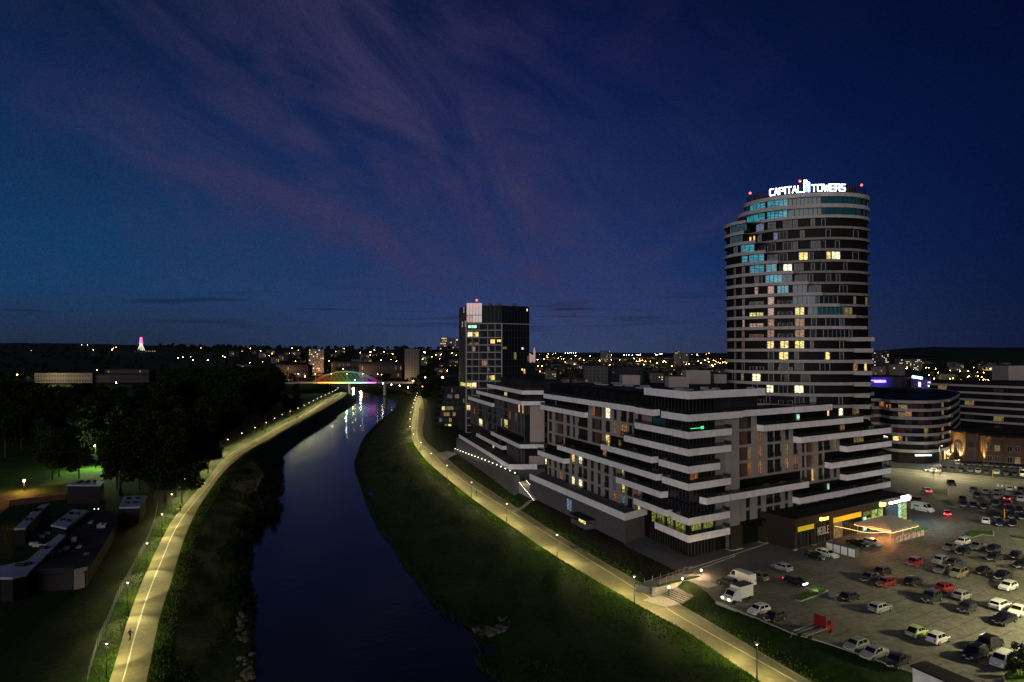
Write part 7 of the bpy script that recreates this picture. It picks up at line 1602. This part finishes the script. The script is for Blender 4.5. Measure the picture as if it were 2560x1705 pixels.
C7 = [('hatchback', 'white', (1720, 840, 1875, 960), 52, 'white hatchback seen from behind at the end of the dark upper row'), ('hatchback', 'blue', (1920, 900, 2080, 990), 232, 'dark blue hatchback beside the white one in the upper row'), ('saloon', 'black', (2090, 870, 2290, 1000), 232, 'black saloon at the front right of the upper rows'),
 ('saloon', 'dark', (1885, 740, 2050, 880), 232, 'dark saloon left of the orange post'), ('people carrier', 'dark', (2080, 780, 2260, 880), 232, 'dark people carrier right of the orange post'), ('hatchback', 'black', (2265, 780, 2395, 900), 232, 'black hatchback at the picture edge right of the orange post'), ('off-roader', 'black', (1400, 540, 1500, 640), 232, 'black off-roader at the head of the left upper row'),
 ('hatchback', 'dark', (1410, 610, 1530, 710), 232, 'dark hatchback in front of the black off-roader'), ('hatchback', 'black', (1540, 620, 1680, 720), 232, 'black hatchback, second in the near upper row'), ('hatchback', 'black', (1700, 640, 1840, 745), 232, 'black hatchback, third in the near upper row'), ('hatchback', 'dark', (1880, 600, 1990, 690), 232, 'dark hatchback above the saloon by the orange post'),
 ('hatchback', 'red', (2060, 620, 2180, 690), 232, 'dark red hatchback behind the dark people carrier'), ('hatchback', 'dark', (2040, 530, 2190, 610), 52, 'dark car with red tail lights on in the upper lot'), ('saloon', 'dark', (2070, 665, 2210, 780), 232, 'dark saloon in front of the dark red hatchback'), ('hatchback', 'dark', (2230, 690, 2355, 800), 232, 'dark hatchback right of the dark saloon near the edge'),
 ('hatchback', 'silver', (1900, 450, 2005, 520), 232, 'silver hatchback, back one of the two by the tall street light'), ('hatchback', 'silver', (1905, 510, 2010, 585), 232, 'silver hatchback, front one of the two by the tall street light'), ('hatchback', 'silver', (1740, 435, 1850, 520), 232, 'silver hatchback standing apart left of the tall street light'), ('saloon', 'grey', (1565, 420, 1665, 480), 232, 'grey saloon at the top left of the upper lot'),
 ('hatchback', 'dark', (1600, 475, 1730, 570), 232, 'dark hatchback in front of the grey saloon'), ('hatchback', 'white', (2085, 388, 2200, 470), 52, 'white hatchback near the road seen from behind'), ('people carrier', 'black', (2250, 390, 2370, 490), 52, 'black people carrier near the road at the right edge'), ('hatchback', 'dark', (2230, 495, 2330, 560), 232, 'dark hatchback behind the white one near the edge'), ('hatchback', 'white', (2250, 540, 2365, 630), 232, 'white hatchback near the edge among dark cars')]
for k, c, b, hd, lab in C7: car(k, c, *b7(b), hd, lab, lights=2 if 'tail lights' in lab else 0)
# moving / special ones
G2 = 'cars driving through the lot or the street'
car('hatchback', 'black', *b6((560, 400, 785, 500)), 302, 'black car driving with its headlights on toward the grass island', 1, group=G2)
car('hatchback', 'red', *b7((1120, 735, 1320, 840)), 62, 'red car braking with bright red tail lights near the tent', 3, group=G2)
car('saloon', 'silver', *b7((850, 400, 1000, 500)), 70, 'silver car leaving toward the road with red tail lights', 2, group=G2)
car('van', 'white', *b7((705, 620, 1020, 800)), 302, 'white van with a green panel parked beside the end of the shop row')
car('hatchback', 'dark', *b7((700, 570, 860, 640)), 302, 'dark car behind the white van with the green panel')
car('off-roader', 'dark', *b7((1235, 300, 1335, 390)), 245, 'dark car rolling in from the road', group=G2)
car('saloon', 'white', *b7((895, 120, 1145, 200)), 143, 'white saloon driving on the main road', 1, group=G2)
car('hatchback', 'grey', *b7((1020, 75, 1095, 130)), 143, 'grey hatchback just behind the white saloon on the road')
random.seed(77)
for i, (x, c, k) in enumerate(((1180, 'black', 'hatchback'), (1295, 'dark', 'hatchback'), (1430, 'black', 'saloon'), (1560, 'grey', 'hatchback'), (1680, 'silver', 'hatchback'), (1800, 'dark', 'saloon'), (1950, 'white', 'hatchback'), (2085, 'dark', 'off-roader'), (2215, 'black', 'hatchback'), (2335, 'white', 'van'))):
    y = 120 + (x - 1180) * .082; lab = f'{dict(hatchback="hatchback", saloon="saloon", van="van")[k] if k != "off-roader" else k} painted {c} in the front row beyond the road, ' + ('leftmost' if i == 0 else ORD[i] + ' from the left')
    car(k, c, 2160 + x / 5.8875, 1150 + (y + 25) / 5.8875, 235 + random.uniform(-4, 4), lab, z=.008, group='cars in the car park beyond the road')
for i in range(13):
    x = 1370 + i * 85; y = 45 + i * 5; c = random.choice(('black', 'dark', 'grey', 'dark', 'silver')); k = random.choice(('hatchback', 'saloon', 'hatchback'))
    car(k, c, 2160 + x / 5.8875, 1150 + (y + 20) / 5.8875, 235 + random.uniform(-4, 4), f'{k} painted {c} in the second row beyond the road, ' + ('leftmost' if i == 0 else ORD[i] + ' from the left'), z=.008, group='cars in the car park beyond the road')
# lamps of the driving cars
gm = MB()
for o, kind, l in LIT:
    if not l: continue
    h = o.rotation_euler.z; L = {'hatchback': 4.0, 'saloon': 4.6}.get(kind, 4.5); 
    for c in o.children:
        if c.name.startswith('headlight') and l == 1: c.data = c.data.copy(); c.data.materials[0] = MATS['g_headlight']
        if c.name.startswith('taillight') and l >= 1: c.data = c.data.copy(); c.data.materials[0] = MATS['g_tail']
    f = (math.cos(h), math.sin(h))
    if l == 1:
        lamp('SPOT', (o.location.x + f[0] * (L + .3), o.location.y + f[1] * (L + .3), .8), 1500, (.95, 1, .85), .1, 60, aim=(f[0], f[1], -.14))
    if l >= 2: lamp('POINT', (o.location.x - f[0] * .6, o.location.y - f[1] * .6, .8), 60 if l == 3 else 18, (1, .05, .08), .3)
# green panel on the van, box van, tow truck
bx = b6((135, 485, 352, 625)); q = P(bx[0], bx[1], .006); hd = math.radians(212); bv = thing('box_van', 'white box van with lit headlights and an open driver door by the lot kerb', 'van', (q.x - math.cos(hd) * 2.9, q.y - math.sin(hd) * 2.9, .006), hd)
def part(fn, name, m, parent): mb = MB(); fn(mb); return mb.build(name, m, parent, world=False)
part(lambda b: b.box(0, 3.3, -1.0, 1.0, .55, 2.5), 'cargo_box', 'paint_white', bv); part(lambda b: b.box(-.02, 3.34, -1.03, 1.03, 2.5, 2.56), 'box_roof', 'house_wall', bv)
def cab(b):
    pr = [(3.36, .4), (5.7, .45), (5.75, .95), (4.95, 1.2), (4.3, 1.95), (3.36, 2.0)]
    for s0, s1 in ((-.93, .93),):
        i = len(b.v); b.v += [(x, s0, z) for x, z in pr] + [(x, s1, z) for x, z in pr]; n = len(pr); b.f.append(tuple(i + k for k in range(n))); b.m.append(None); b.f.append(tuple(i + n + k for k in range(n))[::-1]); b.m.append(None)
        for k in range(n): b.f.append((i + k, i + n + k, i + n + (k + 1) % n, i + (k + 1) % n)); b.m.append(None)
part(cab, 'cab', 'paint_white', bv); part(lambda b: b.hexa([(4.93, -.8, 1.25), (4.93, .8, 1.25), (4.97, .8, 1.27), (4.97, -.8, 1.27), (4.33, -.8, 1.9), (4.33, .8, 1.9), (4.37, .8, 1.93), (4.37, -.8, 1.93)]), 'windscreen', 'car_glass', bv)
part(lambda b: b.hexa([(4.5, .95, .55), (4.0, 1.85, .55), (4.04, 1.87, .55), (4.54, .97, .55), (4.5, .95, 1.85), (4.0, 1.85, 1.85), (4.04, 1.87, 1.85), (4.54, .97, 1.85)]), 'door', 'paint_white', bv)
for x in (.8, 4.8):
    for s in (-1, 1): part(lambda b: b.tube((x, s * .9 - .12, .34), (x, s * .9 + .12, .34), .34, n=14), 'wheel', 'tyre', bv)
for s in (-1, 1): part(lambda b: b.box(5.7, 5.8, s * .68 - .14, s * .68 + .14, .72, .9), 'headlight', 'g_headlight', bv)
f = (math.cos(hd), math.sin(hd)); lamp('SPOT', (bv.location.x + f[0] * 6.1, bv.location.y + f[1] * 6.1, .9), 900, (1, .9, .7), .15, 70, aim=(f[0], f[1], -.3))
bx = b6((640, 708, 978, 890)); q = P(bx[0], bx[1], .006); hd = math.radians(32); tt = thing('tow_truck', 'red flatbed tow truck with an empty bed at the lot kerb', 'truck', (q.x - math.cos(hd) * 3.4, q.y - math.sin(hd) * 3.4, .006), hd)
part(lambda b: (b.box(0, 4.9, -1.05, 1.05, .75, .85), [b.box(0, 4.9, s * 1.05 - .06, s * 1.05 + .06, .86, 1.0, 'metal') for s in (-1, 1)], [b.box(0.1, 4.8, s * .45 - .2, s * .45 + .2, .851, .9, 'metal') for s in (-1, 1)]), 'flatbed', 'metal_dark', tt)
def cab2(b):
    pr = [(5.05, .4), (6.75, .45), (6.8, 1.1), (6.4, 2.05), (5.05, 2.1)]; i = len(b.v); b.v += [(x, -.98, z) for x, z in pr] + [(x, .98, z) for x, z in pr]; n = 5; b.f.append(tuple(i + k for k in range(n))); b.m.append(None); b.f.append(tuple(i + n + k for k in range(n))[::-1]); b.m.append(None)
    for k in range(n): b.f.append((i + k, i + n + k, i + n + (k + 1) % n, i + (k + 1) % n)); b.m.append(None)
part(cab2, 'cab', 'paint_red', tt); part(lambda b: b.box(4.92, 5.02, -1.0, 1.0, .9, 2.6), 'headboard', 'paint_red', tt); part(lambda b: b.box(5.3, 6.1, -.99, -.985, 1.25, 1.9), 'side_window', 'car_glass', tt); part(lambda b: b.box(5.5, 5.9, -.5, .5, 2.12, 2.24), 'beacon_bar', 'g_amber_off', tt)
part(lambda b: b.hexa([(6.78, -.8, 1.2), (6.78, .8, 1.2), (6.81, .8, 1.2), (6.81, -.8, 1.2), (6.45, -.8, 1.95), (6.45, .8, 1.95), (6.48, .8, 1.95), (6.48, -.8, 1.95)]), 'windscreen', 'car_glass', tt)
part(lambda b: b.tube((-.6, 1.05, .1), (0, 1.05, .8), .06), 'ramp', 'metal', tt)
for x in (1.2, 6.0):
    for s in (-1, 1): part(lambda b: b.tube((x, s * .85 - .13, .38), (x, s * .85 + .13, .38), .38, n=14), 'wheel', 'tyre', tt)
mat('van_green', (.03, .35, .12), .5)
for o in C.objects:
    if o.get('label', '').startswith('white van with a green panel'):
        m_ = MB(); m_.box(.9, 2.3, -1.03, -.995, 1.15, 1.75, 'van_green'); m_.build('green_panel', 'van_green', o, world=False)
# ================================================================ people
def make_person(pose, cloth, label, z=0):
    me = bpy.data.meshes.new('person'); st_, arm = pose
    V = [(0, 0, .95), (0, 0, 1.15), (0, .0, 1.38), (0, 0, 1.5), (0, .02, 1.62), (0, .02, 1.74),
         (-.1, 0, .9), (-.11, st_ * .2, .5), (-.11, st_ * .28 - .1 * abs(st_), .08), (-.11, st_ * .3 + .1, .03), (.1, 0, .9), (.11, -st_ * .12, .5), (.11, -st_ * .42, .12), (.11, -st_ * .42 + .14, .04),
         (-.2, 0, 1.4), (-.26, -arm * .2, 1.14), (-.24, arm * .12, .93 + arm * .15), (.2, 0, 1.4), (.26, arm * .15, 1.14), (.24, arm * .4, .93 + arm * .2)]
    E_ = [(0, 1), (1, 2), (2, 3), (3, 4), (4, 5), (0, 6), (6, 7), (7, 8), (8, 9), (0, 10), (10, 11), (11, 12), (12, 13), (2, 14), (14, 15), (15, 16), (2, 17), (17, 18), (18, 19)]
    R_ = [.16, .15, .17, .06, .09, .085, .1, .07, .05, .04, .1, .07, .05, .04, .07, .05, .04, .07, .05, .04]
    me.from_pydata(V, E_, []); me.materials.append(MATS[cloth]); o = bpy.data.objects.new('person', me); C.objects.link(o)
    m = o.modifiers.new('skin', 'SKIN'); sv = me.skin_vertices[0].data
    for i, r in enumerate(R_): sv[i].radius = (r, r * (.75 if i < 3 else 1))
    sv[0].use_root = True; s = o.modifiers.new('sub', 'SUBSURF'); s.levels = s.render_levels = 1
    mb = MB(); mb.ball((0, -.01, 1.72), .1, 8, 'hair'); mb.build('hair', 'hair', o, world=False)
    tag(o, label, 'person'); return o
for i, (px_, py_, pose, cl_, rz, lab) in enumerate(((325, 1601, (1, 1), 'black_cloth', -.2, 'person in dark clothes walking down the middle of the left path'), (451, 1279, (.6, .2), 'black_cloth', 0, 'person in dark clothes on the left path by the overhanging tree'), (1191, 1240, (.7, .3), 'dark_cloth', 2.2, 'person in dark clothes, left of the pair on the right path'), (1203, 1239, (.5, .3), 'pale_cloth', 2.2, 'person in pale clothes, right of the pair on the right path'),
    (1049, 1025, (.6, .3), 'black_cloth', 0, 'person walking alone far up the right path'), (1053, 1029, (.6, .3), 'black_cloth', 0, 'dark person, left of the far pair on the right path'), (1056.5, 1029, (.5, .3), 'dark_cloth', 0, 'dark person, right of the far pair on the right path'), (742, 1047, (.5, .3), 'black_cloth', 0, 'dark person, left of the pair on the far left path'), (745.5, 1047, (.5, .3), 'dark_cloth', 0, 'dark person, right of the pair on the far left path'),
    (632, 1102, (.5, .3), 'black_cloth', 0, 'dark person, left of the pair where the left path leaves the wood'), (637, 1101, (.5, .3), 'dark_cloth', 0, 'dark person, right of the pair where the left path leaves the wood'), (663, 1082, (.5, .3), 'black_cloth', 0, 'person standing at the left path beside a lamp in the wood'), (722, 1055, (.5, .3), 'black_cloth', 0, 'person alone between the two pairs on the left path'))):
    o = make_person(pose, cl_, lab); q = P(px_, py_, ZP); o.location = q; o.rotation_euler = (0, 0, rz)
def make_dog(px_, py_, lab, m_):
    t = thing('dog', lab, 'dog', P(px_, py_, ZP), .6); me = bpy.data.meshes.new('body'); V = [(0, 0, .42), (.28, 0, .44), (.5, 0, .58), (.66, 0, .56), (-.28, 0, .42), (-.45, 0, .55)]; E_ = [(0, 1), (1, 2), (2, 3), (0, 4), (4, 5)]; R_ = [.11, .14, .07, .05, .12, .03]
    for x in (.25, -.27):
        for s in (-.09, .09): i = len(V); V += [(x, s, .25), (x - .03, s, .03)]; E_ += [(1 if x > 0 else 4, i), (i, i + 1)]; R_ += [.05, .03]
    me.from_pydata(V, E_, []); me.materials.append(MATS[m_]); o = bpy.data.objects.new('body', me); C.objects.link(o); o.parent = t; o.modifiers.new('skin', 'SKIN')
    for i, r in enumerate(R_): me.skin_vertices[0].data[i].radius = (r, r)
    me.skin_vertices[0].data[0].use_root = True; s = o.modifiers.new('sub', 'SUBSURF'); s.levels = s.render_levels = 1
make_dog(1199, 1243, 'small pale dog between the pair on the right path', 'pale_cloth'); make_dog(444, 1276, 'small white dog beside the person by the overhanging tree', 'pale_cloth')
# ================================================================ the far town
def hill(name, x0, x1, D, top, depth, seed, m='leaf', amp=4):
    random.seed(seed); n = 90; mb = MB(); A = []
    for i in range(n + 1):
        t = i / n; px_ = x0 + (x1 - x0) * t; pyt = top(px_); a = PY(px_, pyt, D); A.append((a.x, a.z + random.uniform(-.2, .2) * amp))
    for i in range(n):
        (xa, za), (xb, zb2) = A[i], A[i + 1]
        mb.quad((xa * .9, D - depth, -3), (xb * .9, D - depth, -3), (xb, D, zb2), (xa, D, za), m); mb.quad((xa, D, za), (xb, D, zb2), (xb * 1.1, D + depth, -3), (xa * 1.1, D + depth, -3), m)
    o = mb.build(name, m, kind='structure'); return o
hill('hills', 2150, 2900, 6500, lambda p: float(np.interp(p, [2150, 2200, 2260, 2330, 2400, 2560, 2900], [884, 877, 871, 867, 868, 869, 874])), 2200, 1, amp=6)
hill('hills', -600, 1180, 4200, lambda p: float(np.interp(p, [-600, 0, 200, 500, 800, 1180], [856, 857, 859, 867, 872, 876])), 1500, 2, amp=6)
hill('hills', 1200, 2100, 6000, lambda p: float(np.interp(p, [1200, 1400, 1600, 1850, 2100], [880, 881, 882, 884, 884])), 1500, 3, amp=4)
CT_ = lambda p: float(np.interp(p, [-700, 0, 330, 500, 800, 1190], [868, 867, 866, 869, 873, 874]))
mb = MB(); n = 80
for i in range(n):
    pa, pb = -700 + 1890 * i / n, -700 + 1890 * (i + 1) / n
    xz = lambda p, D: ((p - 1280) / F * D, D)
    za, zb_ = PY(pa, CT_(pa), 2100).z, PY(pb, CT_(pb), 2100).z
    mb.quad((*xz(pa, 1300), -3), (*xz(pb, 1300), -3), (*xz(pb, 2100), zb_), (*xz(pa, 2100), za), 'leaf'); mb.quad((*xz(pa, 2100), za), (*xz(pb, 2100), zb_), (*xz(pb, 2600), -3), (*xz(pa, 2600), -3), 'leaf')
mb.build('hills', 'leaf', kind='structure')
def slope_z(px_, D): return -3 + (PY(px_, CT_(px_), 2100).z + 3) * max(0, (D - 1300)) / 800
def slope_D(px_, py_):
    lo, hi = 1300., 2095.
    for _ in range(30):
        m_ = (lo + hi) / 2
        if 878 + (CH - slope_z(px_, m_) - 9) * F / m_ > py_: lo = m_
        else: hi = m_
    return lo
# far woods: one mass of crowns
def wood(name, label, items, seed, ls=1.6, per=26):
    random.seed(seed); mb = MB()
    for it_ in items:
        x, y, h = it_[:3]; z0_ = it_[3] if len(it_) > 3 else 0
        for k in range(3):
            leaf_clump(mb, (x + random.uniform(-2, 2) * h / 8, y + random.uniform(-2, 2), z0_ + h * random.uniform(.35, .8)), h * random.uniform(.25, .4), per, ls * h / 10)
    o = mb.build(name, 'leaf'); o['kind'] = 'stuff'; tag(o, label, 'woods')
random.seed(50); it = []
for k in range(900):
    D = random.uniform(700, 2600); px_ = random.uniform(-100, 1180)
    if 740 < px_ < 1010 and D < 1250: continue
    if 80 < px_ < 380 and 700 < D < 1000: continue
    if D < 760 and px_ > 700: continue
    if D > 2080: continue
    it.append(((px_ - 1280) / F * D, D, random.uniform(7, 12), max(0, slope_z(px_, D))))
wood('distant_wood', 'dark distant woods along the left skyline', it, 51)
it = []
for k in range(170):
    px_ = random.uniform(380, 1160); D = 2085; it.append(((px_ - 1280) / F * D, D, random.uniform(5, 15), slope_z(px_, D) - 1))
wood('distant_wood', 'uneven treeline on the skyline above the bridge', it, 52, 1.2, 60)
it = []
for k in range(620):
    px_ = random.uniform(1320, 2700); D = random.uniform(500, 3500)
    if 2150 < px_ and D < 800: continue
    if px_ < 1850 and D < 620: continue
    it.append(((px_ - 1280) / F * D, D, random.uniform(6, 11)))
wood('distant_wood', 'dark trees between the houses of the town on the right', it, 53)
# houses
def far_house(seed, w, d, h, gable, m, lits):
    random.seed(seed); t = thing('house', 'x', 'house'); mb = MB(); mb.box(-w / 2, w / 2, 0, d, 0, h, m); mb.build('wall', m, t); mb = MB()
    if gable: mb.quad((-w / 2 - .4, -.4, h), (w / 2 + .4, -.4, h), (w / 2 + .4, d / 2, h * 1.45), (-w / 2 - .4, d / 2, h * 1.45), 'tile_roof'); mb.quad((-w / 2 - .4, d / 2, h * 1.45), (w / 2 + .4, d / 2, h * 1.45), (w / 2 + .4, d + .4, h), (-w / 2 - .4, d + .4, h), 'tile_roof'); mb.poly([(-w / 2, 0, h), (-w / 2, d / 2, h * 1.44), (-w / 2, d, h)], m); mb.poly([(w / 2, 0, h), (w / 2, d / 2, h * 1.44), (w / 2, d, h)], m)
    else: mb.box(-w / 2 - .3, w / 2 + .3, -.3, d + .3, h, h + .5, 'roof_dark')
    mb.build('roof', 'roof_dark', t); fl = max(1, int(h / 3)); nx_ = max(2, int(w / 3.5))
    for k in range(fl):
        for j in range(nx_):
            if random.random() < .75: q = MB(); x = -w / 2 + w * (j + .3) / nx_; q.box(x, x + 1.3, -.1, -.01, k * 3 + .9, k * 3 + 2.3, random.choice(('lit_warm', 'lit_orange', 'lit_white')) if random.random() < lits else 'glass_grey'); q.build('window', 'glass', t)
    return t
hp = [far_house(1, 12, 10, 6, True, 'house_wall', .25), far_house(2, 16, 12, 6, True, 'house_wall_dark', .15), far_house(3, 26, 13, 9, False, 'house_wall', .3), far_house(4, 40, 14, 7, False, 'house_wall_dark', .3), far_house(5, 18, 14, 13, False, 'house_wall', .3)]
HL = ['small gabled house with pale walls in the far town', 'wide gabled house with dim walls in the far town', 'pale flat roofed block in the far town', 'long low flat roofed shed in the far town', 'pale four storey block in the far town']
hu = [0] * 5; random.seed(61)
for k in range(240):
    if k < 150: px_ = random.uniform(1225, 1880); D = random.uniform(650, 3600) 
    elif k < 185: px_ = random.uniform(2170, 2620); D = random.uniform(700, 2400)
    else: px_ = random.uniform(560, 1180); D = random.uniform(1100, 1900)
    i = random.choice((0, 0, 1, 2, 3, 4)); x = (px_ - 1280) / F * D; loc = (x, D, max(0, slope_z(px_, D)) if px_ < 1190 else 0); rz = random.uniform(-.7, .7)
    if not hu[i]: hu[i] = 1; o = hp[i]; o.location = loc; o.rotation_euler = (0, 0, rz); o['label'] = HL[i]; o['group'] = 'houses of the far town'
    else: dup(hp[i], loc, rz, HL[i], 'houses of the far town')
# far street lamps
def far_lamp(m, h=8, r=.6):
    t = thing('street_light', 'x', 'street lamp'); mb = MB(); mb.tube((0, 0, 0), (0, 0, h), .15, .1, 5); mb.build('post', 'metal_dark', t); mb = MB(); mb.ball((0, 0, h + r), r, 6, m); mb.build('lamp_head', m, t); return t
fl = [far_lamp('g_far_orange'), far_lamp('g_far_white')]; fu = [0, 0]; FLB = ['orange street light glowing in the far town', 'white street light glowing in the far town']
def fl_put(px_, py_, k, s=1., lights=0):
    h = 9.; D = (CH - h) * F / max(8., py_ - 878); D = min(D, 4200) 
    if px_ < 1190 and py_ < 906: D = slope_D(px_, py_)
    z = PY(px_, py_, D).z - 9; x = (px_ - 1280) / F * D
    sc = (s * max(.35, D / 1500)) ; loc = (x, D, z if z > -1 else -1)
    if not fu[k]: fu[k] = 1; o = fl[k]; o.location = loc; o['label'] = FLB[k]; o['group'] = 'street lights of the far town'
    else: o = dup(fl[k], loc, 0, FLB[k], 'street lights of the far town')
    o.scale = (sc, sc, 1)
    if lights: lamp('POINT', (x, D - 2, loc[2] + 12), lights * (D / 800) ** 2, (1, .6, .25) if k == 0 else (1, .9, .7), 1)
L5 = [(1165, 467), (1185, 470), (1200, 478), (1215, 482), (1225, 487), (1290, 470), (1305, 466), (1322, 470), (1362, 492), (1382, 468), (1405, 485), (1430, 470), (1440, 478), (1475, 484), (1580, 470), (1600, 468), (1630, 466), (1655, 474), (1555, 498), (1710, 500), (1205, 410), (1300, 395), (1378, 400), (1515, 408), (1548, 445), (1450, 438), (1262, 438), (1748, 410), (1718, 437), (1110, 372), (1105, 452), (1200, 573), (1312, 606), (912, 597)]
for i, (x, y) in enumerate(L5): fl_put(*c5(x, y), 0, .9 if i < 20 else .7, 14000 if i % 5 == 0 else 0)
random.seed(90)
c6 = lambda x, y: (1300 + x / 3.925, 820 + y / 3.925)
for x, y, k, s in ((15, 262, 1, 1), (270, 287, 0, 1), (375, 295, 0, 1.3), (400, 280, 0, 1), (548, 272, 1, 1), (625, 316, 0, 1.3), (555, 333, 0, 1), (780, 318, 0, 1.5), (175, 370, 0, 1), (215, 372, 0, .8), (535, 355, 0, 1), (880, 357, 0, 1.2), (820, 235, 1, .9), (895, 265, 0, 1), (1020, 260, 1, 1.8), (1045, 262, 1, 1.1), (1070, 262, 1, 1.1), (1105, 264, 1, 1.2), (1160, 262, 1, 2.0), (1180, 263, 1, 1.2), (1335, 262, 1, 1), (1350, 260, 1, 1), (1375, 256, 1, 1), (1388, 253, 1, 1), (1118, 300, 1, 1), (1145, 322, 0, 1), (1175, 322, 0, 1), (1200, 315, 0, 1.2), (1230, 325, 0, 1.1), (1280, 328, 0, 1), (1345, 345, 1, .9), (1405, 332, 0, 1.3), (1430, 333, 0, 1.1), (1740, 268, 1, 1.1), (1750, 325, 0, 1), (1775, 340, 0, 1.2), (1800, 345, 0, 1.4), (1815, 318, 1, 1), (1845, 298, 0, 1.4), (1850, 330, 0, 1.5), (1870, 345, 1, 1.5), (1880, 360, 0, 1.4), (1895, 372, 0, 1.5), (1900, 315, 0, 1.2), (1920, 328, 0, 1.4), (1950, 325, 1, 1), (1965, 345, 0, 1), (1990, 335, 0, 1.4), (2010, 330, 0, 1.4), (2025, 340, 0, 1.4), (1660, 350, 0, 1), (1630, 355, 0, 1), (1490, 372, 0, 1), (1215, 357, 0, 1), (365, 430, 0, 1), (195, 425, 0, .8)):
    fl_put(*c6(x, y), k, s * 1.1, 9000 if random.random() < .3 else 0)
for x in range(445, 555, 20): fl_put(*c6(x, 243 + (x % 3)), 1, .7)
for k in range(44): fl_put(random.uniform(1325, 1815), 883 + 34 * random.random() ** 1.3, random.random() < .33, random.choice((.25, .35, .5, .9)))
for k in range(40): fl_put(random.uniform(2310, 2560), random.uniform(918, 956), random.random() < .15, random.uniform(.3, 1.0))
for k in range(12): fl_put(random.uniform(420, 1150), random.uniform(878, 908), random.random() < .35, random.uniform(.25, .7))
for k in range(14): fl_put(random.uniform(640, 1010), random.uniform(898, 925), random.random() < .4, random.uniform(.35, .8))
for k in range(9): fl_put(random.uniform(2190, 2300), random.uniform(912, 945), 1, random.uniform(.3, .6))
for x, y, k, s in ((1245, 252, 0, 1.0), (1067, 252, 0, 1), (1042, 258, 0, .8), (1030, 273, 0, 1.2), (1640, 347, 1, .8), (1682, 341, 1, .9), (1775, 370, 1, 1.4), (1912, 368, 1, 1.6), (1895, 392, 1, 1.2), (1762, 425, 1, .9), (2070, 342, 0, 1), (2230, 285, 0, 1.2), (2300, 390, 1, .8), (2303, 260, 0, .7), (750, 226, 0, .7), (805, 228, 0, .7), (290, 280, 1, .5), (860, 276, 1, .5), (1848, 256, 0, .6), (895, 460, 0, .8), (1190, 467, 0, .9), (160, 500, 0, 2.2), (1072, 572, 1, .8)):
    if (x, y) == (1245, 252): continue
    fl_put(x / 3.68, 800 + y / 3.68, k, s)
c8 = lambda x, y: (600 + x / 3.925, 820 + y / 3.925)
for x, y, k, s in ((22, 225, 0, 1), (100, 200, 0, .6), (203, 225, 0, 1.1), (316, 248, 0, 1), (512, 198, 0, 1), (573, 216, 0, .6), (1020, 202, 0, .9), (1180, 240, 0, .8), (1280, 235, 0, 2.6), (1280, 262, 1, 1.2), (1320, 213, 0, 1.3), (1415, 231, 0, 1), (1498, 254, 0, 1), (1805, 236, 1, .8), (1820, 240, 1, .8), (1922, 262, 0, 1), (1970, 238, 0, 1.2), (1975, 258, 1, .9), (2083, 245, 0, 1.6), (1793, 302, 0, .8), (2035, 415, 0, 1.2), (97, 340, 1, .8), (200, 346, 0, .6), (423, 347, 1, 1.4), (485, 350, 0, 1.5), (545, 325, 0, .7), (735, 360, 0, 1.3), (755, 355, 0, 1), (870, 366, 0, 1.2), (885, 368, 0, 1), (1140, 373, 0, 1.3), (1283, 413, 1, 1), (640, 472, 1, .8), (1385, 314, 1, .9), (1820, 480, 1, .9), (1874, 575, 1, .9), (655, 400, 0, .7), (1700, 515, 0, 2), (1790, 572, 0, 1), (1487, 552, 1, .8), (1567, 562, 1, 1), (1650, 577, 1, 1), (1403, 540, 1, .8), (1130, 508, 1, .7)):
    fl_put(*c8(x, y), k, s)
# lamps along the bridge
for x, yt in ((573, 452), (740, 452), (898, 450), (1052, 450), (1205, 450), (1352, 453), (1390, 457)):
    q = PY(*c8(x, 530), DB - .2); zt_ = PY(*c8(x, yt), DB - .2).z; o = thing('street_light', 'x', 'street lamp', (q.x, DB - .7, zd)); mb = MB(); mb.tube((0, 0, -1), (0, 0, zt_ - zd), .16, .1, 6); mb.build('post', 'metal', o, world=False); mb = MB(); mb.ball((0, 0, zt_ - zd + .1), .4, 8, 'g_lamp'); mb.build('lamp_head', 'g_lamp', o, world=False)
    o['label'] = 'lamp post standing on the deck of the arch bridge'; o['group'] = 'lamp posts on the arch bridge'
mb = MB(); p = PY(1322, 880, 2400); 
# manhole covers on the bank, tables on the terraces
for px_, py_ in ((1437, 1358), (1465, 1366)): q = P(px_, py_, -.4); mb = MB(); mb.box(-.8, .8, -.6, .6, 0, .25, 'stone'); o = mb.build('manhole_cover', 'stone'); o.location = (q.x, q.y, hgt(q.x, q.y)); tag(o, 'pale manhole slab on the planted bank, ' + ('left one' if px_ < 1450 else 'right one'), 'manhole')
